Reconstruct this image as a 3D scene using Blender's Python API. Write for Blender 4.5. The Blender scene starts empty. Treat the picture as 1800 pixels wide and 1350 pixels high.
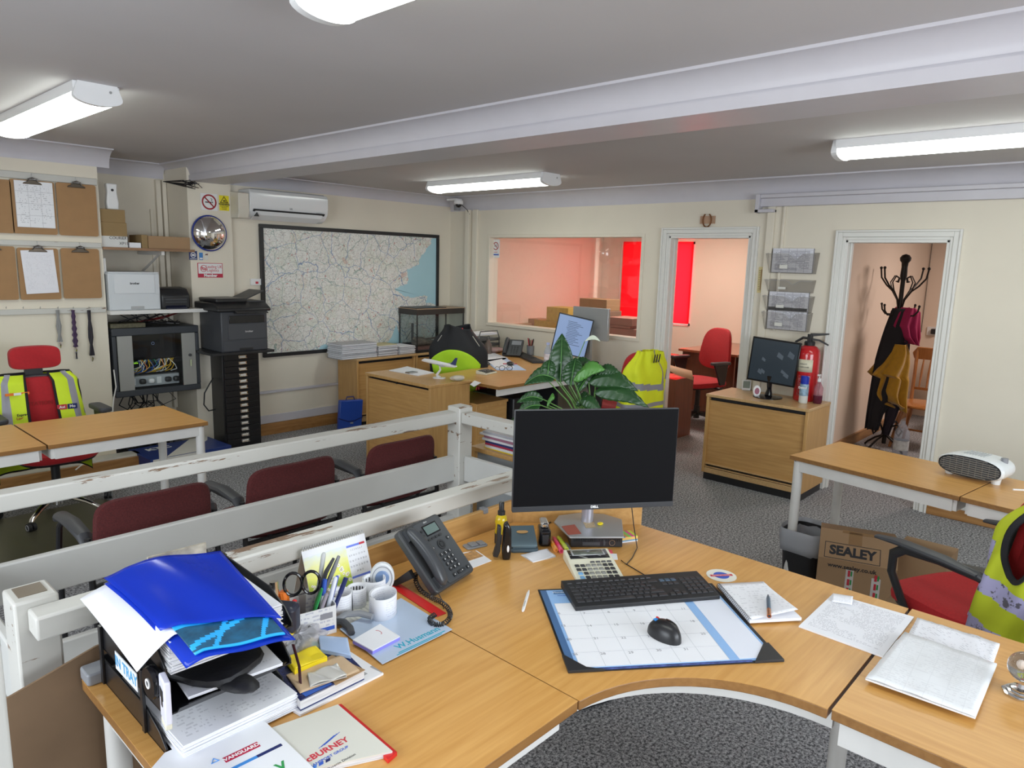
import bpy, math, random
from mathutils import Vector, Matrix
PI = math.pi
R_ = math.radians
random.seed(7)
SC = bpy.context.scene
COL = SC.collection

# ------------------------------------------------------------------ camera
F_PX = 1244.0; HC = 1.68
_th, _ph, _ro = R_(42.48), R_(9.71), R_(1.59)
_Q = Matrix(((math.cos(_ro), -math.sin(_ro), 0), (math.sin(_ro), math.cos(_ro), 0), (0, 0, 1)))
_up = Vector((0, -math.cos(_ph), -math.sin(_ph))); _fw = Vector((0, -math.sin(_ph), math.cos(_ph))); _rt = Vector((1, 0, 0))
_X = _Q @ (math.cos(_th)*_fw + math.sin(_th)*_rt); _Y = _Q @ (math.sin(_th)*_fw - math.cos(_th)*_rt); _Z = _Q @ _up
CR = Matrix((_X, _Y, _Z))                      # camera (x right, y down, z forward) -> world
cam = bpy.data.cameras.new('camera'); camo = bpy.data.objects.new('camera', cam); COL.objects.link(camo)
_r = CR.col[0]; _u = -CR.col[1]; _b = -CR.col[2]
camo.matrix_world = Matrix(((_r.x, _u.x, _b.x, 0), (_r.y, _u.y, _b.y, 0), (_r.z, _u.z, _b.z, HC), (0, 0, 0, 1)))
cam.sensor_width = 36; cam.lens = F_PX/1800*36; cam.clip_start = 0.02
SC.camera = camo
def _ray(x, y): return CR @ Vector((x-900, y-675, F_PX))
def PZ(x, y, z): d = _ray(x, y); return Vector((0, 0, HC)) + d*((z-HC)/d.z)   # where a line of sight meets a level surface
def PX(x, y, X): d = _ray(x, y); return Vector((0, 0, HC)) + d*(X/d.x)
def PY(x, y, Y): d = _ray(x, y); return Vector((0, 0, HC)) + d*(Y/d.y)

# ------------------------------------------------------------------ world, colour management, daylight
SC.view_settings.view_transform = 'Standard'; SC.view_settings.look = 'None'
SC.view_settings.gamma = 1; SC.view_settings.use_curve_mapping = False
SC.view_settings.exposure = 0.0
w = bpy.data.worlds.new('world'); SC.world = w; w.use_nodes = True
w.node_tree.nodes['Background'].inputs[0].default_value = (0.75, 0.85, 1.0, 1)
w.node_tree.nodes['Background'].inputs[1].default_value = 0.8
def area(name, loc, direction, sx, sy, power, color):
    l = bpy.data.lights.new(name, 'AREA'); l.shape = 'RECTANGLE'; l.size = sx; l.size_y = sy
    l.energy = power; l.color = color
    o = bpy.data.objects.new(name, l); COL.objects.link(o); o.location = loc
    o.rotation_euler = Vector(direction).to_track_quat('-Z', 'Y').to_euler()
    return o
DAY = (0.86, 0.93, 1.0)
area('daylight_left', (-1.72, 1.6, 1.5), (1, 0, -0.15), 2.6, 1.2, 85, DAY)       # the window behind the camera, left
area('daylight_back', (1.6, -2.42, 1.5), (0, 1, -0.15), 3.4, 1.2, 120, DAY)      # the window behind the camera, right
area('daylight_blind', (9.05, 4.05, 1.45), (-1, 0, 0), 1.6, 1.5, 260, (1, 0.97, 0.92))   # daylight outside the red blind
area('coat_room_light', (7.9, 0.6, 2.33), (0, 0, -1), 0.7, 0.5, 38, (1, 0.84, 0.76))
area('back_office_fill', (7.2, 4.2, 2.33), (0, 0, -1), 0.8, 0.8, 42, (1, 0.86, 0.76))  # added fill that brightens the back office, no ceiling fitting belongs to it
LAMP_E = 10.5

# ------------------------------------------------------------------ node materials
def new_mat(name):
    m = bpy.data.materials.new(name); m.use_nodes = True
    nt = m.node_tree; b = nt.nodes['Principled BSDF']
    return m, nt, b
def N(nt, t, **kw):
    n = nt.nodes.new(t)
    for k, v in kw.items(): setattr(n, k, v)
    return n
def setin(n, **kw):
    for k, v in kw.items(): n.inputs[k.replace('_', ' ')].default_value = v
def c4(c): return (c[0], c[1], c[2], 1)
MATS = {}
def mat(name, col, rough=0.5, metal=0.0, var=0.06, scale=8.0, bump=0.0, bscale=60.0, trans=0.0, alpha=1.0, coat=0.0, spec=0.5, emis=None, es=0.0, sheen=0.0, stretch=(1, 1, 1)):
    if name in MATS: return MATS[name]
    m, nt, b = new_mat(name)
    tc = N(nt, 'ShaderNodeTexCoord'); mp = N(nt, 'ShaderNodeMapping'); mp.inputs['Scale'].default_value = stretch
    nt.links.new(tc.outputs['Object'], mp.inputs[0])
    if var > 0:
        nz = N(nt, 'ShaderNodeTexNoise'); nz.inputs['Scale'].default_value = scale; nz.inputs['Detail'].default_value = 4
        nt.links.new(mp.outputs[0], nz.inputs['Vector'])
        mx = N(nt, 'ShaderNodeMix', data_type='RGBA')
        mx.inputs[6].default_value = c4([max(0, x*(1-var*2)) for x in col]); mx.inputs[7].default_value = c4([min(1, x*(1+var*2)) for x in col])
        nt.links.new(nz.outputs[0], mx.inputs[0]); nt.links.new(mx.outputs[2], b.inputs['Base Color'])
    else: b.inputs['Base Color'].default_value = c4(col)
    b.inputs['Roughness'].default_value = rough; b.inputs['Metallic'].default_value = metal
    b.inputs['Transmission Weight'].default_value = trans; b.inputs['Alpha'].default_value = alpha
    b.inputs['Coat Weight'].default_value = coat; b.inputs['Specular IOR Level'].default_value = spec
    b.inputs['Sheen Weight'].default_value = sheen
    if emis: b.inputs['Emission Color'].default_value = c4(emis); b.inputs['Emission Strength'].default_value = es
    if bump > 0:
        n2 = N(nt, 'ShaderNodeTexNoise'); n2.inputs['Scale'].default_value = bscale; n2.inputs['Detail'].default_value = 3
        nt.links.new(mp.outputs[0], n2.inputs['Vector'])
        bp = N(nt, 'ShaderNodeBump'); bp.inputs['Strength'].default_value = bump; bp.inputs['Distance'].default_value = 0.01
        nt.links.new(n2.outputs[0], bp.inputs['Height']); nt.links.new(bp.outputs[0], b.inputs['Normal'])
    MATS[name] = m; return m
def wood(name, c1, c2, axis=0, rough=0.35, coat=0.15, fine=70.0):
    if name in MATS: return MATS[name]
    m, nt, b = new_mat(name)
    tc = N(nt, 'ShaderNodeTexCoord'); mp = N(nt, 'ShaderNodeMapping')
    s = [fine, fine, fine]; s[axis] = fine*0.05
    mp.inputs['Scale'].default_value = s
    nt.links.new(tc.outputs['Object'], mp.inputs[0])
    nz = N(nt, 'ShaderNodeTexNoise'); setin(nz, Scale=1.0, Detail=5.0, Distortion=0.3)
    nt.links.new(mp.outputs[0], nz.inputs['Vector'])
    mp2 = N(nt, 'ShaderNodeMapping'); s2 = [5.0, 5.0, 5.0]; s2[axis] = 0.9; mp2.inputs['Scale'].default_value = s2
    nt.links.new(tc.outputs['Object'], mp2.inputs[0])
    wv = N(nt, 'ShaderNodeTexNoise'); setin(wv, Scale=1.0, Detail=3.0, Distortion=1.2)
    nt.links.new(mp2.outputs[0], wv.inputs['Vector'])
    wm = N(nt, 'ShaderNodeMath', operation='MULTIPLY'); wm.inputs[1].default_value = 16.0
    nt.links.new(wv.outputs[0], wm.inputs[0]); fr = N(nt, 'ShaderNodeMath', operation='PINGPONG'); fr.inputs[1].default_value = 1.0
    nt.links.new(wm.outputs[0], fr.inputs[0])
    a1 = N(nt, 'ShaderNodeMath', operation='MULTIPLY'); a1.inputs[1].default_value = 0.20; nt.links.new(fr.outputs[0], a1.inputs[0])
    a2 = N(nt, 'ShaderNodeMath', operation='MULTIPLY_ADD'); a2.inputs[1].default_value = 1.5; nt.links.new(nz.outputs[0], a2.inputs[0]); nt.links.new(a1.outputs[0], a2.inputs[2])
    a3 = N(nt, 'ShaderNodeMath', operation='ADD'); a3.inputs[1].default_value = -0.42; a3.use_clamp = True; nt.links.new(a2.outputs[0], a3.inputs[0])
    mx = N(nt, 'ShaderNodeMix', data_type='RGBA'); mx.inputs[6].default_value = c4(c2); mx.inputs[7].default_value = c4(c1)
    nt.links.new(a3.outputs[0], mx.inputs[0]); nt.links.new(mx.outputs[2], b.inputs['Base Color'])
    setin(b, Roughness=rough); b.inputs['Coat Weight'].default_value = coat; b.inputs['Coat Roughness'].default_value = 0.25
    MATS[name] = m; return m
def printed(name, paper=(0.83, 0.84, 0.88), ink=(0.15, 0.15, 0.2), lines=26, words=30, amount=0.5, margin=0.08, rough=0.6, axis=1, weight=0.55, grid=0, trans=0):
    """paper with rows of small print; rows run along the sheet's own width"""
    if name in MATS: return MATS[name]
    m, nt, b = new_mat(name)
    tc = N(nt, 'ShaderNodeTexCoord'); sp = N(nt, 'ShaderNodeSeparateXYZ'); nt.links.new(tc.outputs['Generated'], sp.inputs[0])
    u, v = (sp.outputs[0], sp.outputs[1 if axis == 1 else 2])
    def math_(op, a, bb=None, c=None, clamp=False):
        n = N(nt, 'ShaderNodeMath', operation=op); n.use_clamp = clamp
        for i, q in enumerate((a, bb, c)):
            if q is None: continue
            if isinstance(q, (int, float)): n.inputs[i].default_value = q
            else: nt.links.new(q, n.inputs[i])
        return n.outputs[0]
    row = math_('MULTIPLY', v, float(lines)); rf = math_('FRACT', row); ri = math_('FLOOR', row)
    on = math_('MULTIPLY', math_('GREATER_THAN', rf, 0.35), math_('LESS_THAN', rf, 0.8))
    cb = N(nt, 'ShaderNodeCombineXYZ'); nt.links.new(math_('MULTIPLY', u, float(words)), cb.inputs[0]); nt.links.new(math_('MULTIPLY', ri, 3.7), cb.inputs[1])
    nz = N(nt, 'ShaderNodeTexNoise'); setin(nz, Scale=1.0, Detail=1.0); nt.links.new(cb.outputs[0], nz.inputs['Vector'])
    cb2 = N(nt, 'ShaderNodeCombineXYZ'); nt.links.new(math_('MULTIPLY', u, 2.2), cb2.inputs[0]); nt.links.new(math_('MULTIPLY', v, 5.0), cb2.inputs[1])
    nz2 = N(nt, 'ShaderNodeTexNoise'); setin(nz2, Scale=1.0, Detail=1.0); nt.links.new(cb2.outputs[0], nz2.inputs['Vector'])
    on = math_('MULTIPLY', on, math_('GREATER_THAN', nz.outputs[0], 1-amount-0.02))
    on = math_('MULTIPLY', on, math_('GREATER_THAN', nz2.outputs[0], 0.42))
    for q in (u, v):
        on = math_('MULTIPLY', on, math_('GREATER_THAN', q, margin)); on = math_('MULTIPLY', on, math_('LESS_THAN', q, 1-margin))
    if grid:
        g = math_('LESS_THAN', math_('FRACT', math_('MULTIPLY', u, float(grid))), 0.035)
        g2 = math_('LESS_THAN', math_('FRACT', math_('MULTIPLY', v, float(grid)*1.3)), 0.035)
        on = math_('MAXIMUM', on, math_('MAXIMUM', g, g2))
    on = math_('MULTIPLY', on, weight)
    mx = N(nt, 'ShaderNodeMix', data_type='RGBA'); mx.inputs[6].default_value = c4(paper); mx.inputs[7].default_value = c4(ink)
    nt.links.new(on, mx.inputs[0]); nt.links.new(mx.outputs[2], b.inputs['Base Color'])
    setin(b, Roughness=rough); b.inputs['Transmission Weight'].default_value = trans
    MATS[name] = m; return m

wall_m = mat('cream_wall_paint', (0.76, 0.70, 0.585), 0.6, var=0.03, scale=2.5, bump=0.06, bscale=25)
wallw_m = mat('pinkish_wall_paint', (0.80, 0.66, 0.54), 0.6, var=0.02, scale=2)
ceil_m = mat('white_ceiling_paint', (0.56, 0.535, 0.54), 0.75, var=0.03, scale=1.6, bump=0.05, bscale=12)
trim_m = mat('white_gloss_trim', (0.59, 0.57, 0.61), 0.4, var=0.03, scale=6)
door_m = mat('painted_door_frame', (0.76, 0.75, 0.71), 0.45, var=0.015, scale=5)
skirt_m = wood('knotty_pine_skirting', (0.52, 0.28, 0.10), (0.26, 0.11, 0.03), 0, 0.4, 0.2, 40)
def chipped(name, base, chip, amt=0.66, scale=9.0, rough=0.4, stretch=(0.25, 1.6, 2.2)):
    if name in MATS: return MATS[name]
    m, nt, b = new_mat(name)
    tc = N(nt, 'ShaderNodeTexCoord'); mp = N(nt, 'ShaderNodeMapping'); mp.inputs['Scale'].default_value = stretch
    nt.links.new(tc.outputs['Object'], mp.inputs[0])
    nz = N(nt, 'ShaderNodeTexNoise'); setin(nz, Scale=scale, Detail=8.0, Roughness=0.65); nt.links.new(mp.outputs[0], nz.inputs['Vector'])
    g = N(nt, 'ShaderNodeMath', operation='GREATER_THAN'); g.inputs[1].default_value = amt; nt.links.new(nz.outputs[0], g.inputs[0])
    n2 = N(nt, 'ShaderNodeTexNoise'); setin(n2, Scale=3.0, Detail=4.0); nt.links.new(tc.outputs['Object'], n2.inputs['Vector'])
    m0 = N(nt, 'ShaderNodeMix', data_type='RGBA'); m0.inputs[6].default_value = c4([x*0.86 for x in base]); m0.inputs[7].default_value = c4([min(1, x*1.08) for x in base]); nt.links.new(n2.outputs[0], m0.inputs[0])
    mx = N(nt, 'ShaderNodeMix', data_type='RGBA'); nt.links.new(m0.outputs[2], mx.inputs[6]); mx.inputs[7].default_value = c4(chip)
    nt.links.new(g.outputs[0], mx.inputs[0]); nt.links.new(mx.outputs[2], b.inputs['Base Color']); setin(b, Roughness=rough)
    bp = N(nt, 'ShaderNodeBump'); bp.inputs['Strength'].default_value = 0.4; bp.inputs['Distance'].default_value = 0.002; bp.invert = True
    nt.links.new(g.outputs[0], bp.inputs['Height']); nt.links.new(bp.outputs[0], b.inputs['Normal'])
    MATS[name] = m; return m
rail_m = chipped('chipped_white_rail_paint', (0.58, 0.57, 0.53), (0.22, 0.14, 0.09), 0.61, 12)
board_m = chipped('white_board_paint', (0.60, 0.60, 0.575), (0.35, 0.2, 0.13), 0.74, 7)
# carpet: fine grey speckle
m, nt, b = new_mat('speckled_grey_carpet'); MATS['carpet'] = m
tc = N(nt, 'ShaderNodeTexCoord'); nz = N(nt, 'ShaderNodeTexNoise'); setin(nz, Scale=85.0, Detail=3.0, Roughness=0.85); nt.links.new(tc.outputs['Object'], nz.inputs['Vector'])
rp = N(nt, 'ShaderNodeValToRGB'); rp.color_ramp.elements[0].position = 0.40; rp.color_ramp.elements[0].color = (0.05, 0.052, 0.058, 1)
rp.color_ramp.elements[1].position = 0.64; rp.color_ramp.elements[1].color = (0.60, 0.60, 0.62, 1); nt.links.new(nz.outputs[0], rp.inputs[0])
n2 = N(nt, 'ShaderNodeTexNoise'); setin(n2, Scale=1.5, Detail=3.0); nt.links.new(tc.outputs['Object'], n2.inputs['Vector'])
mx = N(nt, 'ShaderNodeMix', data_type='RGBA', blend_type='MULTIPLY'); mx.inputs[0].default_value = 0.2
nt.links.new(rp.outputs[0], mx.inputs[6]); nt.links.new(n2.outputs[0], mx.inputs[7]); nt.links.new(mx.outputs[2], b.inputs['Base Color']); setin(b, Roughness=0.95)
bp = N(nt, 'ShaderNodeBump'); bp.inputs['Strength'].default_value = 0.15; bp.inputs['Distance'].default_value = 0.002; nt.links.new(nz.outputs[0], bp.inputs['Height']); nt.links.new(bp.outputs[0], b.inputs['Normal'])
carpet_m = m
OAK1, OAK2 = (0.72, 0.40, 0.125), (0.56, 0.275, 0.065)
oakx = wood('oak_desk_veneer', OAK1, OAK2, 0); oaky = wood('oak_desk_veneer_y', OAK1, OAK2, 1)
oakz = wood('oak_cabinet_veneer', (0.66, 0.40, 0.155), (0.50, 0.275, 0.09), 2); oakh = wood('oak_cabinet_door_veneer', (0.64, 0.38, 0.15), (0.48, 0.26, 0.085), 1)
oakhx = wood('oak_cabinet_veneer_x', (0.65, 0.385, 0.145), (0.49, 0.265, 0.085), 0)
oakl = wood('light_oak_top', (0.68, 0.45, 0.22), (0.50, 0.30, 0.12), 1)
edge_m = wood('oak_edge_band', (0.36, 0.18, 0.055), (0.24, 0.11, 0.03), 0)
redwood = wood('red_brown_furniture', (0.22, 0.07, 0.03), (0.12, 0.035, 0.015), 2, 0.4)
chairwood = wood('orange_pine', (0.50, 0.20, 0.05), (0.30, 0.10, 0.02), 2, 0.3, 0.4)
white_metal = mat('cream_painted_steel', (0.74, 0.73, 0.70), 0.4)
white_pl = mat('white_plastic', (0.80, 0.80, 0.80), 0.35, var=0.01)
black_pl = mat('black_plastic', (0.018, 0.018, 0.020), 0.38, var=0.02)
blackg = mat('gloss_black_plastic', (0.008, 0.008, 0.01), 0.12, var=0)
dark_pl = mat('charcoal_plastic', (0.05, 0.052, 0.058), 0.45, var=0.02)
grey_pl = mat('grey_plastic', (0.25, 0.26, 0.28), 0.45, var=0.02)
phone_m = mat('phone_plastic', (0.045, 0.048, 0.052), 0.42, var=0.02)
chrome = mat('chrome', (0.72, 0.72, 0.72), 0.12, 1.0, var=0)
steel = mat('brushed_steel', (0.45, 0.45, 0.45), 0.3, 1.0, var=0.02)
alu = mat('silver_plastic', (0.42, 0.43, 0.44), 0.35, 0.5, var=0.02)
redf = mat('red_chair_fabric', (0.42, 0.012, 0.018), 0.85, var=0.08, scale=60, bump=0.15, bscale=400, sheen=0.1)
redmesh = mat('bright_red_mesh_fabric', (0.56, 0.02, 0.025), 0.8, var=0.1, scale=120, bump=0.3, bscale=500)
maroon = mat('maroon_woven_fabric', (0.105, 0.018, 0.018), 0.95, var=0.3, scale=150, bump=0.4, bscale=300, sheen=0.05)
hiviz = mat('hi_vis_yellow_fabric', (0.60, 0.78, 0.02), 0.7, var=0.05, scale=10, bump=0.15, bscale=25)
hiviz2 = mat('hi_vis_lime_fabric', (0.46, 0.80, 0.02), 0.7, var=0.04, scale=10, bump=0.1, bscale=25)
hiviz3 = mat('worn_hi_vis_fabric', (0.50, 0.57, 0.02), 0.75, var=0.06, scale=10, bump=0.12, bscale=25)
reflect_m = mat('grey_reflective_tape', (0.30, 0.30, 0.34), 0.45, var=0.05)
reflect_worn = chipped('worn_reflective_tape', (0.42, 0.40, 0.62), (0.12, 0.11, 0.14), 0.545, 30, 0.5, (1, 1, 1))
blackf = mat('black_cloth', (0.012, 0.012, 0.014), 0.9, var=0.1, scale=20, bump=0.15, bscale=40)
cardm = mat('brown_cardboard', (0.36, 0.225, 0.12), 0.8, var=0.05, scale=6)
cardd = mat('tan_cardboard', (0.30, 0.20, 0.09), 0.8, var=0.05, scale=6)
cardl = mat('pale_cardboard', (0.48, 0.33, 0.2), 0.8, var=0.05, scale=6)
hard_m = mat('brown_hardboard', (0.36, 0.20, 0.085), 0.65, var=0.07, scale=12)
paper_m = mat('white_paper', (0.82, 0.83, 0.87), 0.6, var=0.01)
paperc = mat('off_white_paper', (0.72, 0.71, 0.66), 0.6, var=0.02)
p_text = printed('printed_letter', lines=38, words=60, amount=0.5, weight=0.38)
p_light = printed('lightly_printed_paper', lines=30, words=34, amount=0.45, weight=0.28)
p_form = printed('printed_form', lines=30, words=30, amount=0.5, weight=0.6, grid=3)
p_formz = printed('printed_form_upright', lines=24, words=20, amount=0.45, weight=0.38, axis=2, grid=3)
p_formz2 = printed('printed_pages_upright', lines=20, words=26, amount=0.6, weight=0.75, axis=2, paper=(0.72, 0.72, 0.78), grid=5)
p_letterz = printed('printed_letter_upright', lines=34, words=26, amount=0.45, weight=0.16, axis=2, paper=(0.80, 0.80, 0.86))
p_label = printed('label_roll_print', lines=9, words=70, amount=0.5, weight=0.35, axis=2, ink=(0.3, 0.3, 0.45))
paper_edge = mat('stacked_paper_edges', (0.66, 0.66, 0.68), 0.7, var=0.25, scale=40, stretch=(0.3, 0.3, 12))
red_pl = mat('red_plastic', (0.62, 0.02, 0.02), 0.3, var=0.02)
blue_pl = mat('blue_plastic', (0.03, 0.08, 0.45), 0.3, var=0.03)
yellow_m = mat('yellow_plastic', (0.80, 0.62, 0.01), 0.35, var=0.02)
green_m = mat('green_plastic', (0.03, 0.30, 0.08), 0.4)
orange_m = mat('orange_plastic', (0.85, 0.20, 0.02), 0.4)
skyblue = mat('sky_blue_print', (0.02, 0.36, 0.75), 0.4)
navy = mat('navy_print', (0.01, 0.02, 0.12), 0.4)
inkm = mat('black_ink', (0.02, 0.02, 0.025), 0.6, var=0)
inkred = mat('red_ink', (0.55, 0.03, 0.05), 0.6, var=0)
inkblue = mat('blue_ink', (0.03, 0.1, 0.5), 0.6, var=0)
inkcyan = mat('turquoise_ink', (0.0, 0.35, 0.5), 0.5, var=0)
inkgrey = mat('grey_ink', (0.25, 0.25, 0.28), 0.6, var=0)
inkwhite = mat('white_ink', (0.85, 0.85, 0.85), 0.5, var=0)
def glass(name, col=(1, 1, 1), rough=0.0, mixf=0.88):
    """thin clear sheet: mostly see-through with a weak reflection"""
    if name in MATS: return MATS[name]
    m = bpy.data.materials.new(name); m.use_nodes = True; nt = m.node_tree; nt.nodes.clear()
    o = N(nt, 'ShaderNodeOutputMaterial'); t = N(nt, 'ShaderNodeBsdfTransparent'); t.inputs[0].default_value = c4(col)
    g = N(nt, 'ShaderNodeBsdfGlossy'); g.inputs[0].default_value = (1, 1, 1, 1); g.inputs[1].default_value = rough
    fr = N(nt, 'ShaderNodeLayerWeight'); fr.inputs[0].default_value = 0.12
    ge = N(nt, 'ShaderNodeNewGeometry'); iv = N(nt, 'ShaderNodeMath', operation='SUBTRACT'); iv.inputs[0].default_value = 1.0; nt.links.new(ge.outputs['Backfacing'], iv.inputs[1])
    a0 = N(nt, 'ShaderNodeMath', operation='ADD'); a0.inputs[1].default_value = (1-mixf)*0.3; nt.links.new(fr.outputs[0], a0.inputs[0])
    ad = N(nt, 'ShaderNodeMath', operation='MULTIPLY'); nt.links.new(a0.outputs[0], ad.inputs[0]); nt.links.new(iv.outputs[0], ad.inputs[1])
    mx = N(nt, 'ShaderNodeMixShader'); nt.links.new(ad.outputs[0], mx.inputs[0]); nt.links.new(t.outputs[0], mx.inputs[1]); nt.links.new(g.outputs[0], mx.inputs[2])
    nt.links.new(mx.outputs[0], o.inputs[0]); MATS[name] = m; return m
def film(name, col, tint, cover=0.3, rough=0.15):
    """clear plastic film: part diffuse, part see-through"""
    if name in MATS: return MATS[name]
    m = bpy.data.materials.new(name); m.use_nodes = True; nt = m.node_tree; b = nt.nodes['Principled BSDF']; o = nt.nodes['Material Output']
    b.inputs['Base Color'].default_value = c4(col); b.inputs['Roughness'].default_value = rough
    t = N(nt, 'ShaderNodeBsdfTransparent'); t.inputs[0].default_value = c4(tint)
    mx = N(nt, 'ShaderNodeMixShader'); mx.inputs[0].default_value = cover
    nt.links.new(t.outputs[0], mx.inputs[1]); nt.links.new(b.outputs[0], mx.inputs[2]); nt.links.new(mx.outputs[0], o.inputs[0])
    MATS[name] = m; return m
pane_m = glass('window_pane_glass', (0.97, 0.98, 0.98), 0.02, 0.8)
tank_m = glass('aquarium_glass', (0.96, 0.98, 0.98), 0.02, 0.85)
sleeve_m = film('clear_plastic_sleeve', (0.8, 0.82, 0.85), (0.97, 0.97, 0.98), 0.22, 0.12)
smoke_m = film('smoked_clear_plastic', (0.5, 0.48, 0.46), (0.96, 0.955, 0.95), 0.12, 0.12)
bluefilm = film('blue_plastic_film', (0.008, 0.055, 0.60), (0.14, 0.28, 0.95), 0.55, 0.16)
bottle_m = film('clear_bottle_plastic', (0.6, 0.65, 0.75), (0.86, 0.89, 0.93), 0.3, 0.1)
binbag_m = film('translucent_bin_liner', (0.6, 0.62, 0.66), (0.85, 0.85, 0.87), 0.6, 0.3)
bag_m = film('crinkled_clear_bag', (0.7, 0.7, 0.75), (0.9, 0.9, 0.92), 0.25, 0.08)

# ------------------------------------------------------------------ mesh helper
class B:
    def __init__(s): s.v = []; s.f = []; s.m = []; s.T = Matrix.Identity(4)
    def at(s, loc=(0, 0, 0), rz=0.0, rx=0.0, ry=0.0, scale=1.0):
        s.T = Matrix.Translation(loc) @ Matrix.Rotation(rz, 4, 'Z') @ Matrix.Rotation(ry, 4, 'Y') @ Matrix.Rotation(rx, 4, 'X') @ Matrix.Scale(scale, 4); return s
    def mtx(s, M): s.T = M; return s
    def add(s, vs, fs, m=0):
        n = len(s.v); s.v += [tuple(s.T @ Vector(p)) for p in vs]; s.f += [tuple(i+n for i in f) for f in fs]; s.m += [m]*len(fs); return s
    def bx(s, x0, x1, y0, y1, z0, z1, m=0):
        return s.add([(x0,y0,z0),(x1,y0,z0),(x1,y1,z0),(x0,y1,z0),(x0,y0,z1),(x1,y0,z1),(x1,y1,z1),(x0,y1,z1)],
                     [(3,2,1,0),(4,5,6,7),(0,1,5,4),(1,2,6,5),(2,3,7,6),(3,0,4,7)], m)
    def box(s, c, d, m=0):
        return s.bx(c[0]-d[0]/2, c[0]+d[0]/2, c[1]-d[1]/2, c[1]+d[1]/2, c[2]-d[2]/2, c[2]+d[2]/2, m)
    def rbox(s, x0, x1, y0, y1, z0, z1, r=0.01, n=4, m=0):     # rounded in plan
        pts = []
        for cx, cy, a0 in ((x1-r, y1-r, 0), (x0+r, y1-r, 90), (x0+r, y0+r, 180), (x1-r, y0+r, 270)):
            for i in range(n+1):
                a = R_(a0+90*i/n); pts.append((cx+r*math.cos(a), cy+r*math.sin(a)))
        return s.prism(pts, z0, z1, m)
    def prism(s, pts, z0, z1, m=0, ax='z'):
        n = len(pts)
        def q(p, z): return (p[0], p[1], z) if ax == 'z' else ((z, p[0], p[1]) if ax == 'x' else (p[0], z, p[1]))
        vs = [q(p, z0) for p in pts]+[q(p, z1) for p in pts]
        fs = [tuple(range(n-1, -1, -1)), tuple(range(n, 2*n))]+[(i, (i+1) % n, n+(i+1) % n, n+i) for i in range(n)]
        return s.add(vs, fs, m)
    def tube(s, pts, r, n=8, closed=False, m=0, flat=1.0):
        pts = [Vector(p) for p in pts]; k = len(pts); rs = r if isinstance(r, (list, tuple)) else [r]*k
        vs = []; fs = []; up = None
        for i, p in enumerate(pts):
            if closed: t = pts[(i+1) % k]-pts[i-1]
            else: t = pts[min(i+1, k-1)]-pts[max(i-1, 0)]
            if t.length < 1e-9: t = Vector((0, 0, 1))
            t.normalize()
            if up is None: up = Vector((0, 0, 1)) if abs(t.z) < 0.9 else Vector((1, 0, 0))
            a = t.cross(up)
            if a.length < 1e-4: a = t.cross(Vector((0.3, 1, 0.2)))
            a.normalize(); bb = a.cross(t).normalized(); up = bb
            for j in range(n):
                an = 2*PI*j/n; vs.append(tuple(p + a*math.cos(an)*rs[i] + bb*math.sin(an)*rs[i]*flat))
        for i in range(k if closed else k-1):
            for j in range(n):
                a0 = i*n+j; a1 = i*n+(j+1) % n; b0 = ((i+1) % k)*n+j; b1 = ((i+1) % k)*n+(j+1) % n
                fs.append((a0, a1, b1, b0))
        if not closed: fs.append(tuple(range(n-1, -1, -1))); fs.append(tuple((k-1)*n+j for j in range(n)))
        return s.add(vs, fs, m)
    def cyl(s, p0, p1, r0, r1=None, n=16, m=0):
        return s.tube([p0, p1], [r0, r0 if r1 is None else r1], n, m=m)
    def lathe(s, prof, c=(0, 0, 0), n=24, m=0, cap=True):
        vs = []; fs = []
        for r, z in prof:
            for j in range(n): a = 2*PI*j/n; vs.append((c[0]+r*math.cos(a), c[1]+r*math.sin(a), c[2]+z))
        for i in range(len(prof)-1):
            for j in range(n): fs.append((i*n+j, i*n+(j+1) % n, (i+1)*n+(j+1) % n, (i+1)*n+j))
        if cap: fs.append(tuple(range(n-1, -1, -1))); fs.append(tuple((len(prof)-1)*n+j for j in range(n)))
        return s.add(vs, fs, m)
    def grid(s, fn, nu, nv, m=0, mf=None, skip=None):
        vs = [tuple(fn(i/nu, j/nv)) for j in range(nv+1) for i in range(nu+1)]
        n = len(s.v); s.v += [tuple(s.T @ Vector(p)) for p in vs]
        for j in range(nv):
            for i in range(nu):
                if skip and skip((i+.5)/nu, (j+.5)/nv): continue
                a = j*(nu+1)+i; s.f.append((n+a, n+a+1, n+a+nu+2, n+a+nu+1)); s.m.append(mf((i+.5)/nu, (j+.5)/nv) if mf else m)
        return s
    def ell(s, c, r, n=12, k=8, m=0, p=1.0):
        vs = []
        def sg(x): return math.copysign(abs(x)**p, x)
        for i in range(k+1):
            th = -PI/2+PI*i/k
            for j in range(n):
                a = 2*PI*j/n; vs.append((c[0]+r[0]*sg(math.cos(th))*sg(math.cos(a)), c[1]+r[1]*sg(math.cos(th))*sg(math.sin(a)), c[2]+r[2]*sg(math.sin(th))))
        fs = [(i*n+j, i*n+(j+1) % n, (i+1)*n+(j+1) % n, (i+1)*n+j) for i in range(k) for j in range(n)]
        return s.add(vs, fs, m)
    def build(s, name, mats, parent=None, bevel=0, seg=2, solid=0, sub=0, angle=35, loc=None, rz=0):
        if not isinstance(mats, (list, tuple)): mats = [mats]
        me = bpy.data.meshes.new(name); me.from_pydata(s.v, [], s.f)
        for q in mats: me.materials.append(q)
        for p, i in zip(me.polygons, s.m): p.material_index = i; p.use_smooth = True
        me.validate(); me.update()
        try: me.set_sharp_from_angle(angle=R_(angle))
        except Exception: pass
        o = bpy.data.objects.new(name, me); COL.objects.link(o)
        if parent: o.parent = parent
        if loc is not None: o.location = loc; o.rotation_euler = (0, 0, rz)
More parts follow.
